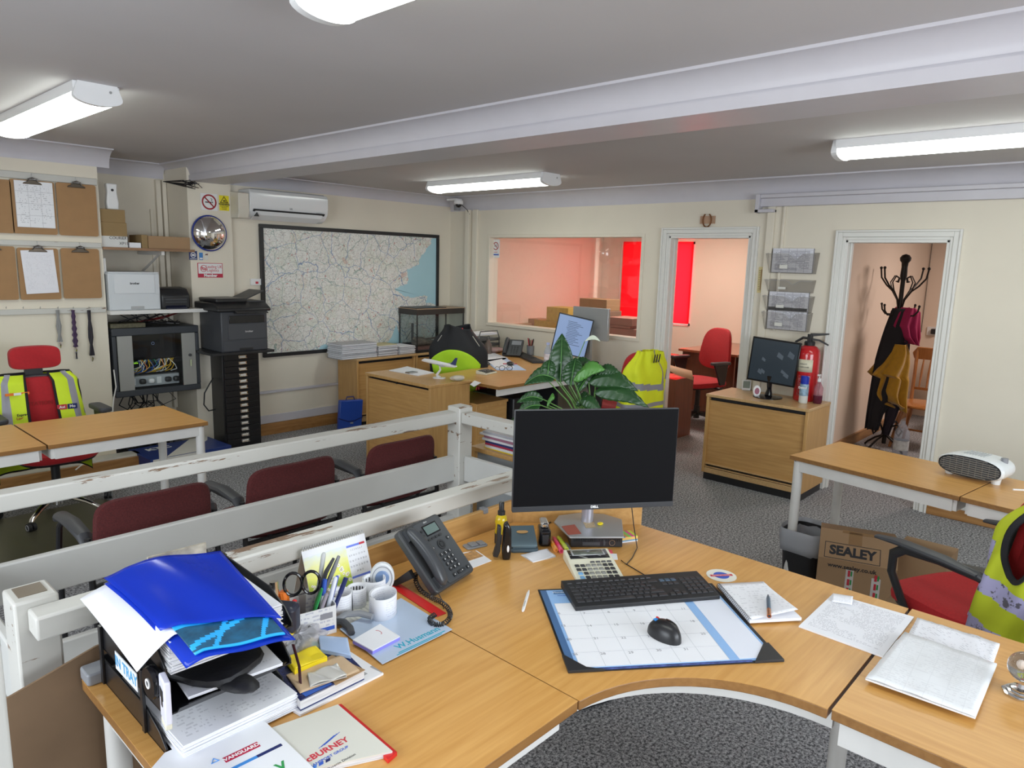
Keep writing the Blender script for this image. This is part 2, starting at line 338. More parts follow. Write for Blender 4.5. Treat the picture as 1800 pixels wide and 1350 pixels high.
        if solid: md = o.modifiers.new('thickness', 'SOLIDIFY'); md.thickness = solid; md.offset = 0
        if sub: md = o.modifiers.new('smooth', 'SUBSURF'); md.levels = sub; md.render_levels = sub
        if bevel:
            md = o.modifiers.new('bevel', 'BEVEL'); md.width = bevel; md.segments = seg; md.limit_method = 'ANGLE'; md.angle_limit = R_(40); md.harden_normals = False
        return o
def tag(o, label, cat, group=None, kind=None):
    o['label'] = label; o['category'] = cat
    if group: o['group'] = group
    if kind: o['kind'] = kind
    return o
def thing(name, label, cat, loc=(0, 0, 0), rz=0.0, group=None):
    o = bpy.data.objects.new(name, None); COL.objects.link(o); o.location = loc; o.rotation_euler = (0, 0, rz); o.empty_display_size = 0.05
    return tag(o, label, cat, group)
def struct(name, b, mats, **kw):
    o = b.build(name, mats, **kw); o['kind'] = 'structure'; return o
def copy_tree(o, parent=None):
    c = o.copy(); COL.objects.link(c); c.parent = parent
    for ch in list(o.children): copy_tree(ch, c)
    return c
_fonts = {}
def text(s, size, m, parent, loc, rot=(0, 0, 0), name='lettering', sx=1.0, depth=0.0004, bold=0.0, align='CENTER'):
    cu = bpy.data.curves.new('text', 'FONT'); cu.body = s; cu.size = size; cu.align_x = align; cu.align_y = 'CENTER'; cu.extrude = depth; cu.offset = bold; cu.resolution_u = 3
    t = bpy.data.objects.new('text', cu); COL.objects.link(t)
    dg = bpy.context.evaluated_depsgraph_get(); me = bpy.data.meshes.new_from_object(t.evaluated_get(dg))
    bpy.data.objects.remove(t); bpy.data.curves.remove(cu)
    me.name = name; me.materials.clear(); me.materials.append(m)
    for p in me.polygons: p.material_index = 0
    o = bpy.data.objects.new(name, me); COL.objects.link(o); o.parent = parent
    o.location = loc; o.rotation_euler = rot; o.scale = (sx, 1, 1)
    return o
def arc(cx, cy, r, a0, a1, n): return [(cx+r*math.cos(R_(a0+(a1-a0)*i/n)), cy+r*math.sin(R_(a0+(a1-a0)*i/n))) for i in range(n+1)]
def az(p, q): return math.atan2(q[1]-p[1], q[0]-p[0])
def loc2(p, o, a):      # world xy -> local xy of a frame at o turned by a
    dx, dy = p[0]-o[0], p[1]-o[1]; return (dx*math.cos(a)+dy*math.sin(a), -dx*math.sin(a)+dy*math.cos(a))
def sheet(name, label, cat, pts, z, th, m, group=None, root=False, side=None, curl=None, jit=0):
    """a sheet (or neat stack of sheets) lying at height z with its four corners pts"""
    o = Vector((pts[0][0], pts[0][1])); a = az(pts[0], pts[1]); L = [loc2(p, o, a) for p in pts]
    b = B()
    if curl:
        def fn(u, v):
            p = [L[0][k]*(1-u)*(1-v)+L[1][k]*u*(1-v)+L[2][k]*u*v+L[3][k]*(1-u)*v for k in (0, 1)]
            return (p[0], p[1], th+curl(u, v))
        b.grid(fn, 16, 12); b.prism([L[0], L[1], L[2], L[3]], 0, th*0.9)
        ob = b.build(name, [m], None, loc=(o.x, o.y, z), rz=a, solid=0.0006)
    else:
        if jit:
            n = max(2, int(th/0.002)); rr = random.Random(len(label)+int(th*1e4)); t = 0
            for i in range(n):
                t1 = th*(i+1)/n; dx, dy = (rr.uniform(-jit, jit), rr.uniform(-jit, jit)) if i < n-1 else (0, 0)
                b.prism([(p[0]+dx, p[1]+dy) for p in L], t, t1*0.999, 0 if i == n-1 or side is None else 1); t = t1
        else: b.prism(L, 0, th)
        ob = b.build(name, [m] if side is None else [m, side], None, loc=(o.x, o.y, z), rz=a)
    return tag(ob, label, cat, group)
def pxs(pts, z): return [PZ(x, y, z) for x, y in pts]

# ================================================================== THE SETTING
XP = 5.60; YW = 6.15; YB = 6.00; YPL = 6.10; ZN = 2.43; ZF = 2.385
X0, Y0 = -1.8, -2.5
struct('floor', B().bx(X0-.1, 9.8, Y0-.1, 6.9, -0.06, 0), carpet_m)
struct('ceiling', B().bx(X0, 2.62, Y0, 6.75, ZN, ZN+.08), ceil_m)
struct('ceiling', B().bx(2.62, 9.8, Y0, 6.75, ZF, ZF+.08), ceil_m)
# left wall: chimney breast with clipboards, alcove, pillar, long wall with the map
struct('wall_left', B().bx(X0, 1.905, YB, 6.75, 0, ZN), wall_m)
struct('wall_left', B().bx(1.905, 2.62, 6.55, 6.75, 0, ZN), wall_m)
struct('wall_left', B().bx(2.607, 2.98, YPL, 6.75, 0, ZN), wall_m)
struct('wall_left', B().bx(2.98, XP+.12, YW, 6.75, 0, ZF+.02), wall_m)
# right wall: partition with interior window and two doorways
WY0, WY1, WZ0, WZ1 = 3.575, 5.505, 1.02, 1.945
D1a, D1b, D1z = 2.55, 3.30, 1.95
D2a, D2b, D2z = 1.14, 1.815, 1.915
b = B()
for y0, y1, z0, z1 in ((WY1, YW+.02, 0, ZF+.02), (WY0, WY1, 0, WZ0), (WY0, WY1, WZ1, ZF+.02), (D1b, WY0, 0, ZF+.02), (D1a, D1b, D1z, ZF+.02),
                       (D2b, D1a, 0, ZF+.02), (D2a, D2b, D2z, ZF+.02), (Y0, D2a, 0, ZF+.02)):
    b.bx(XP, XP+.12, y0, y1, z0, z1)
struct('wall_right', b, wall_m)
# walls behind the camera, with a window in each
def wallwin(name, along, pos, a0, a1, w0, w1, z0, z1, t):
    b = B()
    for p0, p1, q0, q1 in ((a0, w0, 0, 2.5), (w1, a1, 0, 2.5), (w0, w1, 0, z0), (w0, w1, z1, 2.5)):
        if along == 'y': b.bx(pos-t, pos, p0, p1, q0, q1)
        else: b.bx(p0, p1, pos-t, pos, q0, q1)
    struct(name, b, wall_m)
    f = B(); g = .05
    for p0, p1, q0, q1 in ((w0, w0+g, z0, z1), (w1-g, w1, z0, z1), (w0, w1, z0, z0+g), (w0, w1, z1-g, z1), ((w0+w1)/2-g/2, (w0+w1)/2+g/2, z0, z1)):
        if along == 'y': f.bx(pos-.06, pos-.02, p0, p1, q0, q1)
        else: f.bx(p0, p1, pos-.06, pos-.02, q0, q1)
    struct('window_'+('3' if along == 'y' else '4'), f, white_pl)
wallwin('wall_back', 'y', X0, Y0, 6.7, 0.2, 3.0, 0.95, 2.1, .12)
wallwin('wall_front', 'x', Y0, X0, 9.8, -0.2, 3.4, 0.95, 2.1, .12)

# rooms behind the partition
XF = 8.6
bw = [PX(1097, 419, XF), PX(1223, 416, XF), PX(1214, 574, XF)]
by1, by0, bz1, bz0 = bw[0].y, bw[1].y, 2.02, bw[2].z
b = B()
for y0, y1, z0, z1 in ((by1, 6.75, 0, 2.5), (2.19, by0, 0, 2.5), (by0, by1, 0, bz0), (by0, by1, bz1, 2.5)): b.bx(XF, XF+.25, y0, y1, z0, z1)
struct('wall_far', b, wallw_m)
struct('wall_far', B().bx(XP+.12, 9.6, 2.13, 2.19, 0, 2.4), wallw_m)       # between the two back rooms
struct('wall_far', B().bx(9.5, 9.6, -0.6, 2.13, 0, 2.4), wallw_m)        # back of the coat room
struct('wall_far', B().bx(XP+.12, XF+.2, 6.15, 6.3, 0, 2.4), wallw_m)
f = B()
for y0, y1, z0, z1 in ((by0, by0+.035, bz0, bz1), (by1-.035, by1, bz0, bz1), (by0, by1, bz0, bz0+.035), (by0, by1, bz1-.03, bz1)): f.bx(XF+.02, XF+.09, y0, y1, z0, z1)
wf = struct('window_2', f, white_pl)
m, nt, pb = new_mat('red_roller_blind_fabric')
pb.inputs['Base Color'].default_value = (0.85, 0.02, 0.05, 1); pb.inputs['Roughness'].default_value = 0.8
tl = N(nt, 'ShaderNodeBsdfTranslucent'); tl.inputs[0].default_value = (1.0, 0.07, 0.10, 1)
mx = N(nt, 'ShaderNodeMixShader'); mx.inputs[0].default_value = 0.75
nt.links.new(pb.outputs[0], mx.inputs[1]); nt.links.new(tl.outputs[0], mx.inputs[2]); nt.links.new(mx.outputs[0], nt.nodes['Material Output'].inputs[0])
blind_m = m
t = thing('roller_blind', 'bright red roller blind glowing with daylight in the back office window', 'blind', (XF-.02, (by0+by1)/2, bz1))
h = bz1-bz0
B().bx(0, .002, -(by1-by0)/2+.01, (by1-by0)/2-.01, -h+.03, 0).build('fabric', blind_m, t)
B().cyl((0, -(by1-by0)/2+.01, -h+.02), (0, (by1-by0)/2-.01, -h+.02), .008).build('bottom_bar', white_pl, t)
B().tube([(-.01, (by1-by0)/2+.0, -.02), (-.012, (by1-by0)/2+.012, -h*.45), (-.01, (by1-by0)/2, -h*.72)], .004, 6).build('pull_cord', white_pl, t)

# skirtings, cornices, door casings, trunking
pine = skirt_m
struct('baseboard_left', B().bx(2.98, XP, YW-.022, YW, 0, .11), pine)
struct('baseboard_left', B().bx(X0, 2.06, YB-.16, YB-.13, 0, .085), pine, bevel=.004)
struct('trim_1', B().bx(X0, 2.05, YB-.135, YB, 0.0, .10), rail_m, bevel=.01)            # white ledge at the foot of the breast
struct('baseboard_right', B().bx(XP-.03, XP, Y0, D2a-.07, 0, .075), wood('knotty_pine_skirting_y', (0.52, 0.28, 0.10), (0.26, 0.11, 0.03), 1, 0.4, 0.2, 40), bevel=.004)
struct('trim_2', B().bx(XP-.014, XP, Y0, D2a-.07, .075, .13), board_m, bevel=.004)
struct('trim_3', B().bx(2.98, XP, YW-.02, YW, .40, .425).bx(2.98, XP, YW-.012, YW, .11, .19), trim_m, bevel=.004)
struct('baseboard_back', B().bx(XP+.12, 9.5, 2.11, 2.13, 0, .1), pine)
def cornice(name, a0, a1, d, h, plane, z, axis, sign, drop=0):
    prof = [(0, z-h)] + [(sign*(d-d*math.cos(R_(t))*1.0)*1.0, z-h+h*math.sin(R_(t))*.93) for t in range(10, 91, 10)] + [(sign*d, z), (0, z)]
    prof = [(plane+p[0], p[1]) for p in prof]
    b = B()
    if axis == 'x': b.prism(prof, a0, a1, ax='x')
    else: b.prism([(p[0], p[1]) for p in prof], a0, a1, ax='y')
    return struct(name, b, trim_m)
cornice('trim_4', X0, 1.99, .12, .13, YB, ZN, 'x', -1)
cornice('trim_5', 1.905, 2.60, .11, .12, 6.55, ZN, 'x', -1)
cornice('trim_6', 2.93, XP, .12, .10, YW, ZF, 'x', -1)
cornice('trim_7', Y0, YW, .14, .15, XP, ZF, 'y', -1)
b = B().bx(1.905, 1.99, YB-.12, YB+.1, ZN-.02, ZN)
struct('trim_8', B().bx(XP-.045, XP, Y0, 2.475, ZF-.215, ZF-.15).bx(XP-.06, XP, Y0, 2.475, ZF-.15, ZF-.12), trim_m, bevel=.004)
struct('trim_9', B().bx(XP-.03, XP, 5.69, 5.76, 0, ZF-.14).bx(XP-.05, XP, 5.80, 5.86, 0.7, ZF-.14), wall_m, bevel=.004)
struct('trim_10', B().bx(XP-.03, XP, 2.36, 2.42, .0, ZF-.2).bx(XP-.02, XP, 2.28, 2.30, 1.2, ZF-.2), wall_m, bevel=.004)
struct('trim_11', B().bx(XP-.08, XP, 2.475, 2.505, ZF-.26, ZF-.12).bx(XP-.08, XP, 2.36, 2.505, ZF-.26, ZF-.235), trim_m, bevel=.003)
# dropped beam across the room: cove, fascia, underside
prof = [(2.53, ZN), (2.53, ZN-.012)] + [(2.53+.10*math.sin(R_(t)), ZN-.012-.085*(1-math.cos(R_(t)))-.0) for t in range(10, 91, 10)] + [(2.635, 2.335), (2.635, 2.325), (2.625, 2.323), (2.625, 2.275), (2.93, 2.275), (2.93, ZN)]
struct('trim_13', B().prism(prof, Y0, 6.55, ax='y'), trim_m)
def casing(name, ya, yb, z, wd, x=XP):
    b = B()
    for k, (o, th) in enumerate(((0, .016), (.018, .026), (.05, .020))):
        pass
    def frame(i0, i1, th):       # ring between insets i0 and i1 outward of the opening
        b.bx(x-th, x, ya-i1, ya-i0, 0, z+i1); b.bx(x-th, x, yb+i0, yb+i1, 0, z+i1); b.bx(x-th, x, ya-i0, yb+i0, z+i0, z+i1)
    frame(0.0, .02, .012); frame(.02, wd-.016, .022); frame(wd-.016, wd, .03)
    # lining
    b.bx(x-.005, x+.125, ya-.004, ya+.02, 0, z); b.bx(x-.005, x+.125, yb-.02, yb+.004, 0, z); b.bx(x-.005, x+.125, ya, yb, z-.02, z+.004)
    b.bx(x+.05, x+.09, ya+.02, ya+.032, 0, z-.02); b.bx(x+.05, x+.09, yb-.032, yb-.02, 0, z-.02)
    return struct(name, b, door_m, bevel=.003)
casing('door_1', D1a, D1b, D1z, .07); casing('door_2', D2a, D2b, D2z, .07)
b = B()
g = .028
for y0, y1, z0, z1 in ((WY0-g, WY1+g, WZ1, WZ1+g), (WY0-g, WY1+g, WZ0-g, WZ0), (WY0-g, WY0, WZ0, WZ1), (WY1, WY1+g, WZ0, WZ1)): b.bx(XP-.014, XP+.125, max(y0, WY0-g) if y0 < WY0 else y0-.003, y1+.003 if y1 == WY0 else y1, z0-.003 if z0 == WZ1 else z0, z1+.003 if z1 == WZ0 else z1)
wn = struct('window_1', b, wall_m, bevel=.004)
B().bx(XP+.055, XP+.061, WY0, WY1, WZ0, WZ1).build('pane', pane_m, wn)

# fluorescent fittings
def lamp(label, x0, x1, y0, y1, z, grp='fluorescent ceiling lights'):
    cx = (x0+x1)/2; cy = (y0+y1)/2; hw = (x1-x0)/2; hl = (y1-y0)/2
    t = thing('fluorescent_light', label, 'ceiling light', (cx, cy, z), 0, grp)
    B().bx(-hw*.95, hw*.95, -hl+.02, hl-.02, -.046, 0).build('housing', white_pl, t)
    pr = [(-hw*.94, -.046)]+[(hw*.94*math.sin(R_(a)), -.066-.024*math.cos(R_(a))) for a in range(-80, 81, 16)]+[(hw*.94, -.046)]
    em = mat('lit_diffuser', (0.9, 0.95, 0.9), 0.4, var=0, emis=(0.93, 1.0, 0.93), es=LAMP_E)
    B().prism(pr, -hl+.03, hl-.03, ax='y').build('diffuser', em, t)
    pe = [(-hw*.8, 0), (-hw, -.055)]+[(hw*math.sin(R_(a)), -.062-.034*math.cos(R_(a))) for a in range(-80, 81, 16)]+[(hw, -.055), (hw*.8, 0)]
    for s in (-1, 1):
        B().prism(pe, s*hl-.03 if s > 0 else -hl, s*hl if s > 0 else -hl+.03, ax='y').build('end_cap', white_pl, t)
        B().cyl((hw*.5, s*hl, -.03), (hw*.5, s*(hl+.002), -.03), .006).build('screw', steel, t)
lamp('long ceiling light above the front desk, cut off by the top edge of the photo', 1.10, 1.30, .35, 1.87, ZN)
lamp('angled ceiling light over the left tables, beside the clipboard wall', 1.10, 1.305, 3.70, 5.25, ZN)
lamp('ceiling light beyond the beam, nearest the dome camera and interior window', 4.33, 4.56, 3.70, 5.10, ZF)
lamp('ceiling light beyond the beam at the right, near the coat room doorway', 4.11, 4.34, -.02, 1.46, ZF)

# ================================================================== THE FRONT DESK (three tops pushed together)
ZT = 0.73; TH = 0.025
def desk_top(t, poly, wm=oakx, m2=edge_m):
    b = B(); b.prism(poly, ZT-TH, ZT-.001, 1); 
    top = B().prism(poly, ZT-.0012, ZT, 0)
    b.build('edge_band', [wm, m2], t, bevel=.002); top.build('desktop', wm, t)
def round_leg(b, x, y, r=.026, z1=ZT-TH-.001):
    b.cyl((x, y, .025), (x, y, z1), r, n=18); b.cyl((x, y, 0), (x, y, .09), r*1.12, n=18)
# left wing
t = thing('desk_wing', 'oak veneer desk end on a white round leg, under the black letter trays', 'desk', (.43, .84, 0))
desk_top(t, [(0, 0), (.732, 0), (.732, .84), (0, .84)])
for x, y in ((.05, .05), (.05, .79)): b = B(); round_leg(b, x, y); b.build('leg', white_metal, t)
B().bx(.03, .05, .08, .76, ZT-TH-.07, ZT-TH-.001).bx(.05, .72, .04, .06, ZT-TH-.06, ZT-TH-.001).build('frame', white_metal, t)
# corner piece
t = thing('corner_desk', 'curved oak veneer corner desk in front, carrying the large black monitor and keyboard', 'desk', (1.165, .435, 0))
poly = [(1.165, .84)] + arc(1.125, .435, .405, 84, 0, 16) + [(1.53, .432), (2.19, .432), (2.19, 1.335), (1.86, 1.68), (1.165, 1.68)]
desk_top(t, [(p[0]-1.165, p[1]-.435) for p in poly])
ap = arc(1.125, .435, .465, 84, 0, 14); ao = arc(1.125, .435, .48, 0, 84, 14)
B().prism([(p[0]-1.165, p[1]-.435) for p in ap+ao], ZT-TH-.055, ZT-TH-.001).build('apron', white_metal, t)
b = B(); round_leg(b, .95, .12); b.build('leg', white_metal, t)
b = B(); round_leg(b, .10, 1.15); b.build('leg', white_metal, t)
b = B().bx(0.02, .70, 1.247, 1.265, .30, .812)
pa, pb_ = Vector((.70, 1.256)), Vector((1.035, .905)); d = (pb_-pa).normalized(); nn = Vector((-d.y, d.x))*.009
b.prism([tuple(pa+nn), tuple(pa-nn), tuple(pb_-nn), tuple(pb_+nn)], .30, .812)
b.build('privacy_panel', oakhx, t, bevel=.002)
B().bx(.0, .035, 1.235, 1.275, .79, .83).build('panel_clip', grey_pl, t, bevel=.004)
B().bx(.54, .56, 1.24, 1.27, .800, .82).build('panel_clip', grey_pl, t, bevel=.003)
# right wing
t = thing('desk_wing', 'oak veneer desk end at the right, under the glass globe and plastic-wrapped papers', 'desk', (1.535, -.75, 0))
desk_top(t, [(0, 0), (.66, 0), (.66, 1.174), (0, 1.174)], oaky)
for x, y in ((.05, .05), (.61, .05)): b = B(); round_leg(b, x, y); b.build('leg', white_metal, t)
B().bx(.02, .038, .08, 1.16, ZT-TH-.065, ZT-TH-.001).build('frame', white_metal, t)
p = PZ(1062, 1238, 0)
tag(B().at((p.x, p.y, 0), R_(-20)).prism([(0, 0), (.20, 0), (.20, .07), (0, .03)], -.12, .05, ax='x').build('foot_rest', black_pl, None, bevel=.01), 'black foot rest tucked far under the curved corner desk', 'foot rest')
tag(B().bx(0, .55, 0, .35, 0, .45).build('storage_box', redwood, None, loc=(1.62, -.33, 0), bevel=.006), 'dark red-brown box under the right desk end', 'box')

# ================================================================== WHITE RAILINGS
t = thing('railing', 'far white painted railing with flat boards and square corner post, behind the maroon chairs', 'railing', (.2, 2.70, 0))
def rail_piece(name, b, m=rail_m): return b.build(name, m, t, bevel=.006)
rail_piece('handrail', B().bx(-.6, 2.30, -.03, .045, .84, .90))
rail_piece('board', B().bx(-.6, 2.30, -.018, .012, .52, .66), board_m)
rail_piece('board', B().bx(-.6, 2.30, -.018, .012, .19, .33), board_m)
rail_piece('post', B().bx(2.29, 2.385, -.055, .04, 0, .925))
rail_piece('handrail', B().bx(2.30, 2.375, -.84, -.055, .84, .90))
rail_piece('board', B().bx(2.325, 2.355, -.84, -.055, .52, .66), board_m)
rail_piece('board', B().bx(2.325, 2.355, -.84, -.055, .19, .33), board_m)
t = thing('railing', 'near white painted railing running along the back of the front desk, post top chipped', 'railing', (.38, 1.80, 0))
rail_piece('handrail', B().bx(-.022, 2.16, -.10, -.032, .84, .896))
rail_piece('post', B().bx(-.046, .042, -.032, .07, 0, .912))
B().bx(-.03, .026, -.005, .055, .9115, .9135).build('bare_post_top', chipped('bare_wood_post_top', (0.16, 0.12, 0.08), (0.7, 0.68, 0.62), 0.56, 12), t)
rail_piece('post', B().bx(2.12, 2.20, -.032, .06, 0, .90))
rail_piece('board', B().bx(-.01, .015, .07, .86, .50, .68), board_m)
tag(B().bx(0, .07, 0, .05, 0, 1.02).build('gate_post', rail_m, None, loc=(.19, 1.50, 0), bevel=.006), 'white painted gate post at the left edge of the photo, beside the brown hardboard', 'post')
# brown board leaning between post and desk leg
p0, p1 = (.27, 1.705), (.80, 1.71)
b = B(); L = math.hypot(p1[0]-p0[0], p1[1]-p0[1])
b.prism([(0, 0), (L, 0), (L, .80), (.20, .785), (.10, .757), (.03, .738), (0, .735)], -.003, .003, ax='y')
tag(b.build('cardboard_sheet', mat('dull_brown_board', (0.20, 0.125, 0.07), 0.8, var=.08), None, loc=(p0[0], p0[1], 0), rz=az(p0, p1)), 'large brown cardboard sheet standing between the near railing post and the desk leg', 'cardboard sheet')

# ================================================================== TABLES
def table(label, p, a, Lx, Ly, legs, wm=oakx, group=None):
    t = thing('table', label, 'table', (p[0], p[1], 0), a, group)
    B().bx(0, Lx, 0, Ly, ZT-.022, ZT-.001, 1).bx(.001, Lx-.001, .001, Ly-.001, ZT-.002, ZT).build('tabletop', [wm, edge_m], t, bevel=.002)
    b = B(); z0, z1 = ZT-.08, ZT-.023
    b.bx(.03, Lx-.03, .015, .04, z0, z1).bx(.03, Lx-.03, Ly-.04, Ly-.015, z0, z1).bx(.015, .04, .03, Ly-.03, z0, z1).bx(Lx-.04, Lx-.015, .03, Ly-.03, z0, z1)
    b.build('frame', white_metal, t)
    for x, y in legs:
        b = B(); round_leg(b, x, y, .024, ZT-.03); b.build('leg', white_metal, t)
    return t
al = az((.954, 3.965), (1.745, 3.975))
table('oak-topped white-legged table at the left, its right end free, nearer the network cabinet', (.955, 3.965), al, .80, .61, ((.765, .035), (.765, .575)))
table('oak-topped table at the left edge of the photo, in front of the yellow vest', (.95-1.2, 3.955), al, 1.197, .61, ((.035, .035), (.035, .575)))
ar = az((3.512, .554), (3.633, 1.347))-PI/2
table('oak-topped white-legged table at the right, beside the waste bin', (3.515, .556), ar, .53, .80, ((.035, .765), (.495, .765)), oaky)
q = Vector((3.515, .554, 0)) - Vector((-math.sin(ar), math.cos(ar), 0))*.802
table('oak-topped table at the right edge of the photo, beyond the fan heater', (q.x, q.y), ar, .53, .80, ((.035, .035), (.495, .035)), oaky)

# ================================================================== CABINETS
def tambour(label, x, y, rz, W, D, H, face='slats', group=None, plinth=.06):
    """front along local x at y=0, body behind it (+y)"""
    t = thing('cabinet', label, 'cabinet', (x, y, 0), rz, group)
    z0 = plinth
    if plinth: B().bx(.01, W-.01, .02, D-.01, 0, plinth).build('plinth', black_pl, t)
    b = B().bx(0, .022, 0, D, z0, H-.022).bx(W-.022, W, 0, D, z0, H-.022).bx(.022, W-.022, D-.01, D, z0, H-.022)
    b.build('carcass', oakz, t, bevel=.002)
    B().bx(.022, W-.022, 0, D-.012, z0, z0+.04).build('base_panel', oakl, t, bevel=.002)
    B().bx(-.004, W+.004, -.008, D, H-.022, H).build('top', oakl, t, bevel=.003)
    s = B(); s.bx(.023, W-.023, .02, .03, z0+.07, H-.05); s.bx(.023, W-.023, .012, .03, H-.058, H-.05); s.build('shutter_door', oakhx, t)
    B().bx(.024, W-.024, .004, .028, z0+.068, z0+.078).bx(.024, W-.024, .0, .028, z0+.045, z0+.052).build('shutter_lip', oakl, t, bevel=.002)
    B().bx(.022, W-.022, .034, .04, z0+.04, H-.024).build('dark_gap', black_pl, t)
    return t
tambour('light oak shutter cabinet between the two doorways, under the black screen and extinguisher', 5.13, 2.595, -PI/2, .80, .44, .70)
tambour('light oak shutter cabinet against the map wall, paper stacks on top', 4.06, 5.80, 0, .745, .33, .70)
tambour('light oak shutter cabinet under the fish tank, behind the black jacket', 4.815, 5.80, 0, .77, .33, .70)
# drop-front wooden cabinet at the end of the far desk
t = thing('cabinet', 'oak cupboard with a plain flap front beside the white post, toy plane on top', 'cabinet', (3.49, 4.86, 0), -PI/2)
B().bx(0, .022, 0, .42, 0, .718).bx(.80, .822, 0, .42, 0, .718).bx(.022, .80, .40, .42, 0, .718).build('carcass', oakz, t, bevel=.002)
B().bx(-.004, .826, -.006, .424, .718, .742).build('top', oakz, t, bevel=.003)
B().bx(.025, .797, .008, .026, .03, .70).build('flap_door', oakhx, t, bevel=.002)
B().cyl((.41, .008, .708), (.41, -.002, .708), .009).build('lock', black_pl, t)
B().bx(.03, .79, .012, .026, .700, .706).build('grip_rail', black_pl, t)

# multi-drawer steel cabinet
t = thing('drawer_cabinet', 'tall narrow black steel cabinet of shallow drawers beside the network cabinet', 'drawer cabinet', (2.74, 5.87, 0))
bm_ = mat('black_enamelled_steel', (0.012, 0.012, 0.014), 0.35, var=.02)
DW, DH = .335, .855
B().bx(0, DW, .012, .275, 0, DH).build('carcass', bm_, t, bevel=.003)
for i in range(15):
    z = .035+i*.0535; d = B().bx(.015, DW-.015, 0, .014, z, z+.050).build('drawer', bm_, t, bevel=.002)
    x = DW*.53
    B().bx(x-.036, x+.036, -.004, 0, z+.012, z+.038).build('label_holder', chrome, d, bevel=.001)
    B().bx(x-.026, x+.026, -.0052, -.0035, z+.02, z+.034).build('label', paperc, d)
    B().bx(x-.036, x+.036, -.016, -.003, z+.012, z+.017).build('pull', chrome, d, bevel=.001)

# ================================================================== CHAIRS
def caster(b, x, y, a, r=.025):
    b.at((x, y, 0), a); b.cyl((0, -.022, r), (0, -.004, r), r, n=14); b.cyl((0, .004, r), (0, .022, r), r, n=14); b.box((0, 0, r*1.5), (.03, .018, r*1.4)); b.at()
def star_base(t, m, hub=.09, R=.30, a0=0.0, h2=.11, rings=False):
    st = B(); st.cyl((0, 0, .06), (0, 0, .15), .034, .028); st.build('base_hub', m, t)
    for k in range(5):
        a = a0+2*PI*k/5; c, s = math.cos(a), math.sin(a)
        lg = B().tube([(c*.02, s*.02, .115), (c*.12, s*.12, .112), (c*.22, s*.22, .095), (c*R*.95, s*R*.95, .066), (c*R, s*R, .052)], [.024, .022, .018, .015, .012], 10, flat=.75).build('base_leg', m, t)
        b = B(); caster(b, c*R, s*R, a+.9); cs = b.build('caster', black_pl, lg)
        if rings:
            b = B().at((c*R, s*R, 0), a+.9); b.tube([(.017*math.cos(q), -.0235, .025+.017*math.sin(q)) for q in [2*PI*i/12 for i in range(12)]], .0025, 5, True); b.build('caster_ring', alu, cs)
def seat_pad(b, w, d, z, th, m=0, y0=0.0):
    pts = []
    n = 40
    def sgn(x, p): return math.copysign(abs(x)**p, x)
    prof = [(.0, .90), (.2, .985), (.5, 1.0), (.8, .97), (.95, .88), (1.0, .72)]
    vs = []; fs = []
    for (h, k) in prof:
        for i in range(n):
            a = 2*PI*i/n; x = w/2*k*sgn(math.cos(a), .62); y = d/2*k*sgn(math.sin(a), .62)
            drop = -.03*max(0, (y/(d/2)-.55))**1*1.3
            vs.append((x, y+y0, z-th+th*h+drop))
    for i in range(len(prof)-1):
        for j in range(n): fs.append((i*n+j, i*n+(j+1) % n, (i+1)*n+(j+1) % n, (i+1)*n+j))
    fs.append(tuple(range(n-1, -1, -1)))
    c = len(vs); vs.append((0, y0, z-.012))
    for j in range(n): fs.append(((len(prof)-1)*n+j, (len(prof)-1)*n+(j+1) % n, c))
    return b.add(vs, fs, m)
def back_pad(b, w0, w1, z0, z1, y, th, lean=.12, curve=.05, m=0, p=.55):
    """superellipse pad, w0 wide at the bottom, w1 at the top, curved round the sitter"""
    n = 40; rings = [(0, .86), (.12, .96), (.5, 1.0), (.88, .96), (1, .86)]
    def sgn(x, q): return math.copysign(abs(x)**q, x)
    vs = []; fs = []
    for h, k in rings:
        for i in range(n):
            a = 2*PI*i/n; sx = sgn(math.cos(a), p)*k; sz = sgn(math.sin(a), p)*(1-(1-k)*.6)
            zz = z0+(z1-z0)*(sz+1)/2; w = w0+(w1-w0)*(sz+1)/2; x = w/2*sx
            vs.append((x, y-(h-.5)*th-lean*(zz-z0)+curve*(sx*sx), zz))
    for i in range(len(rings)-1):
        for j in range(n): fs.append((i*n+j, i*n+(j+1) % n, (i+1)*n+(j+1) % n, (i+1)*n+j))
    fs.append(tuple(range(n-1, -1, -1))); fs.append(tuple((len(rings)-1)*n+j for j in range(n)))
    return b.add(vs, fs, m)
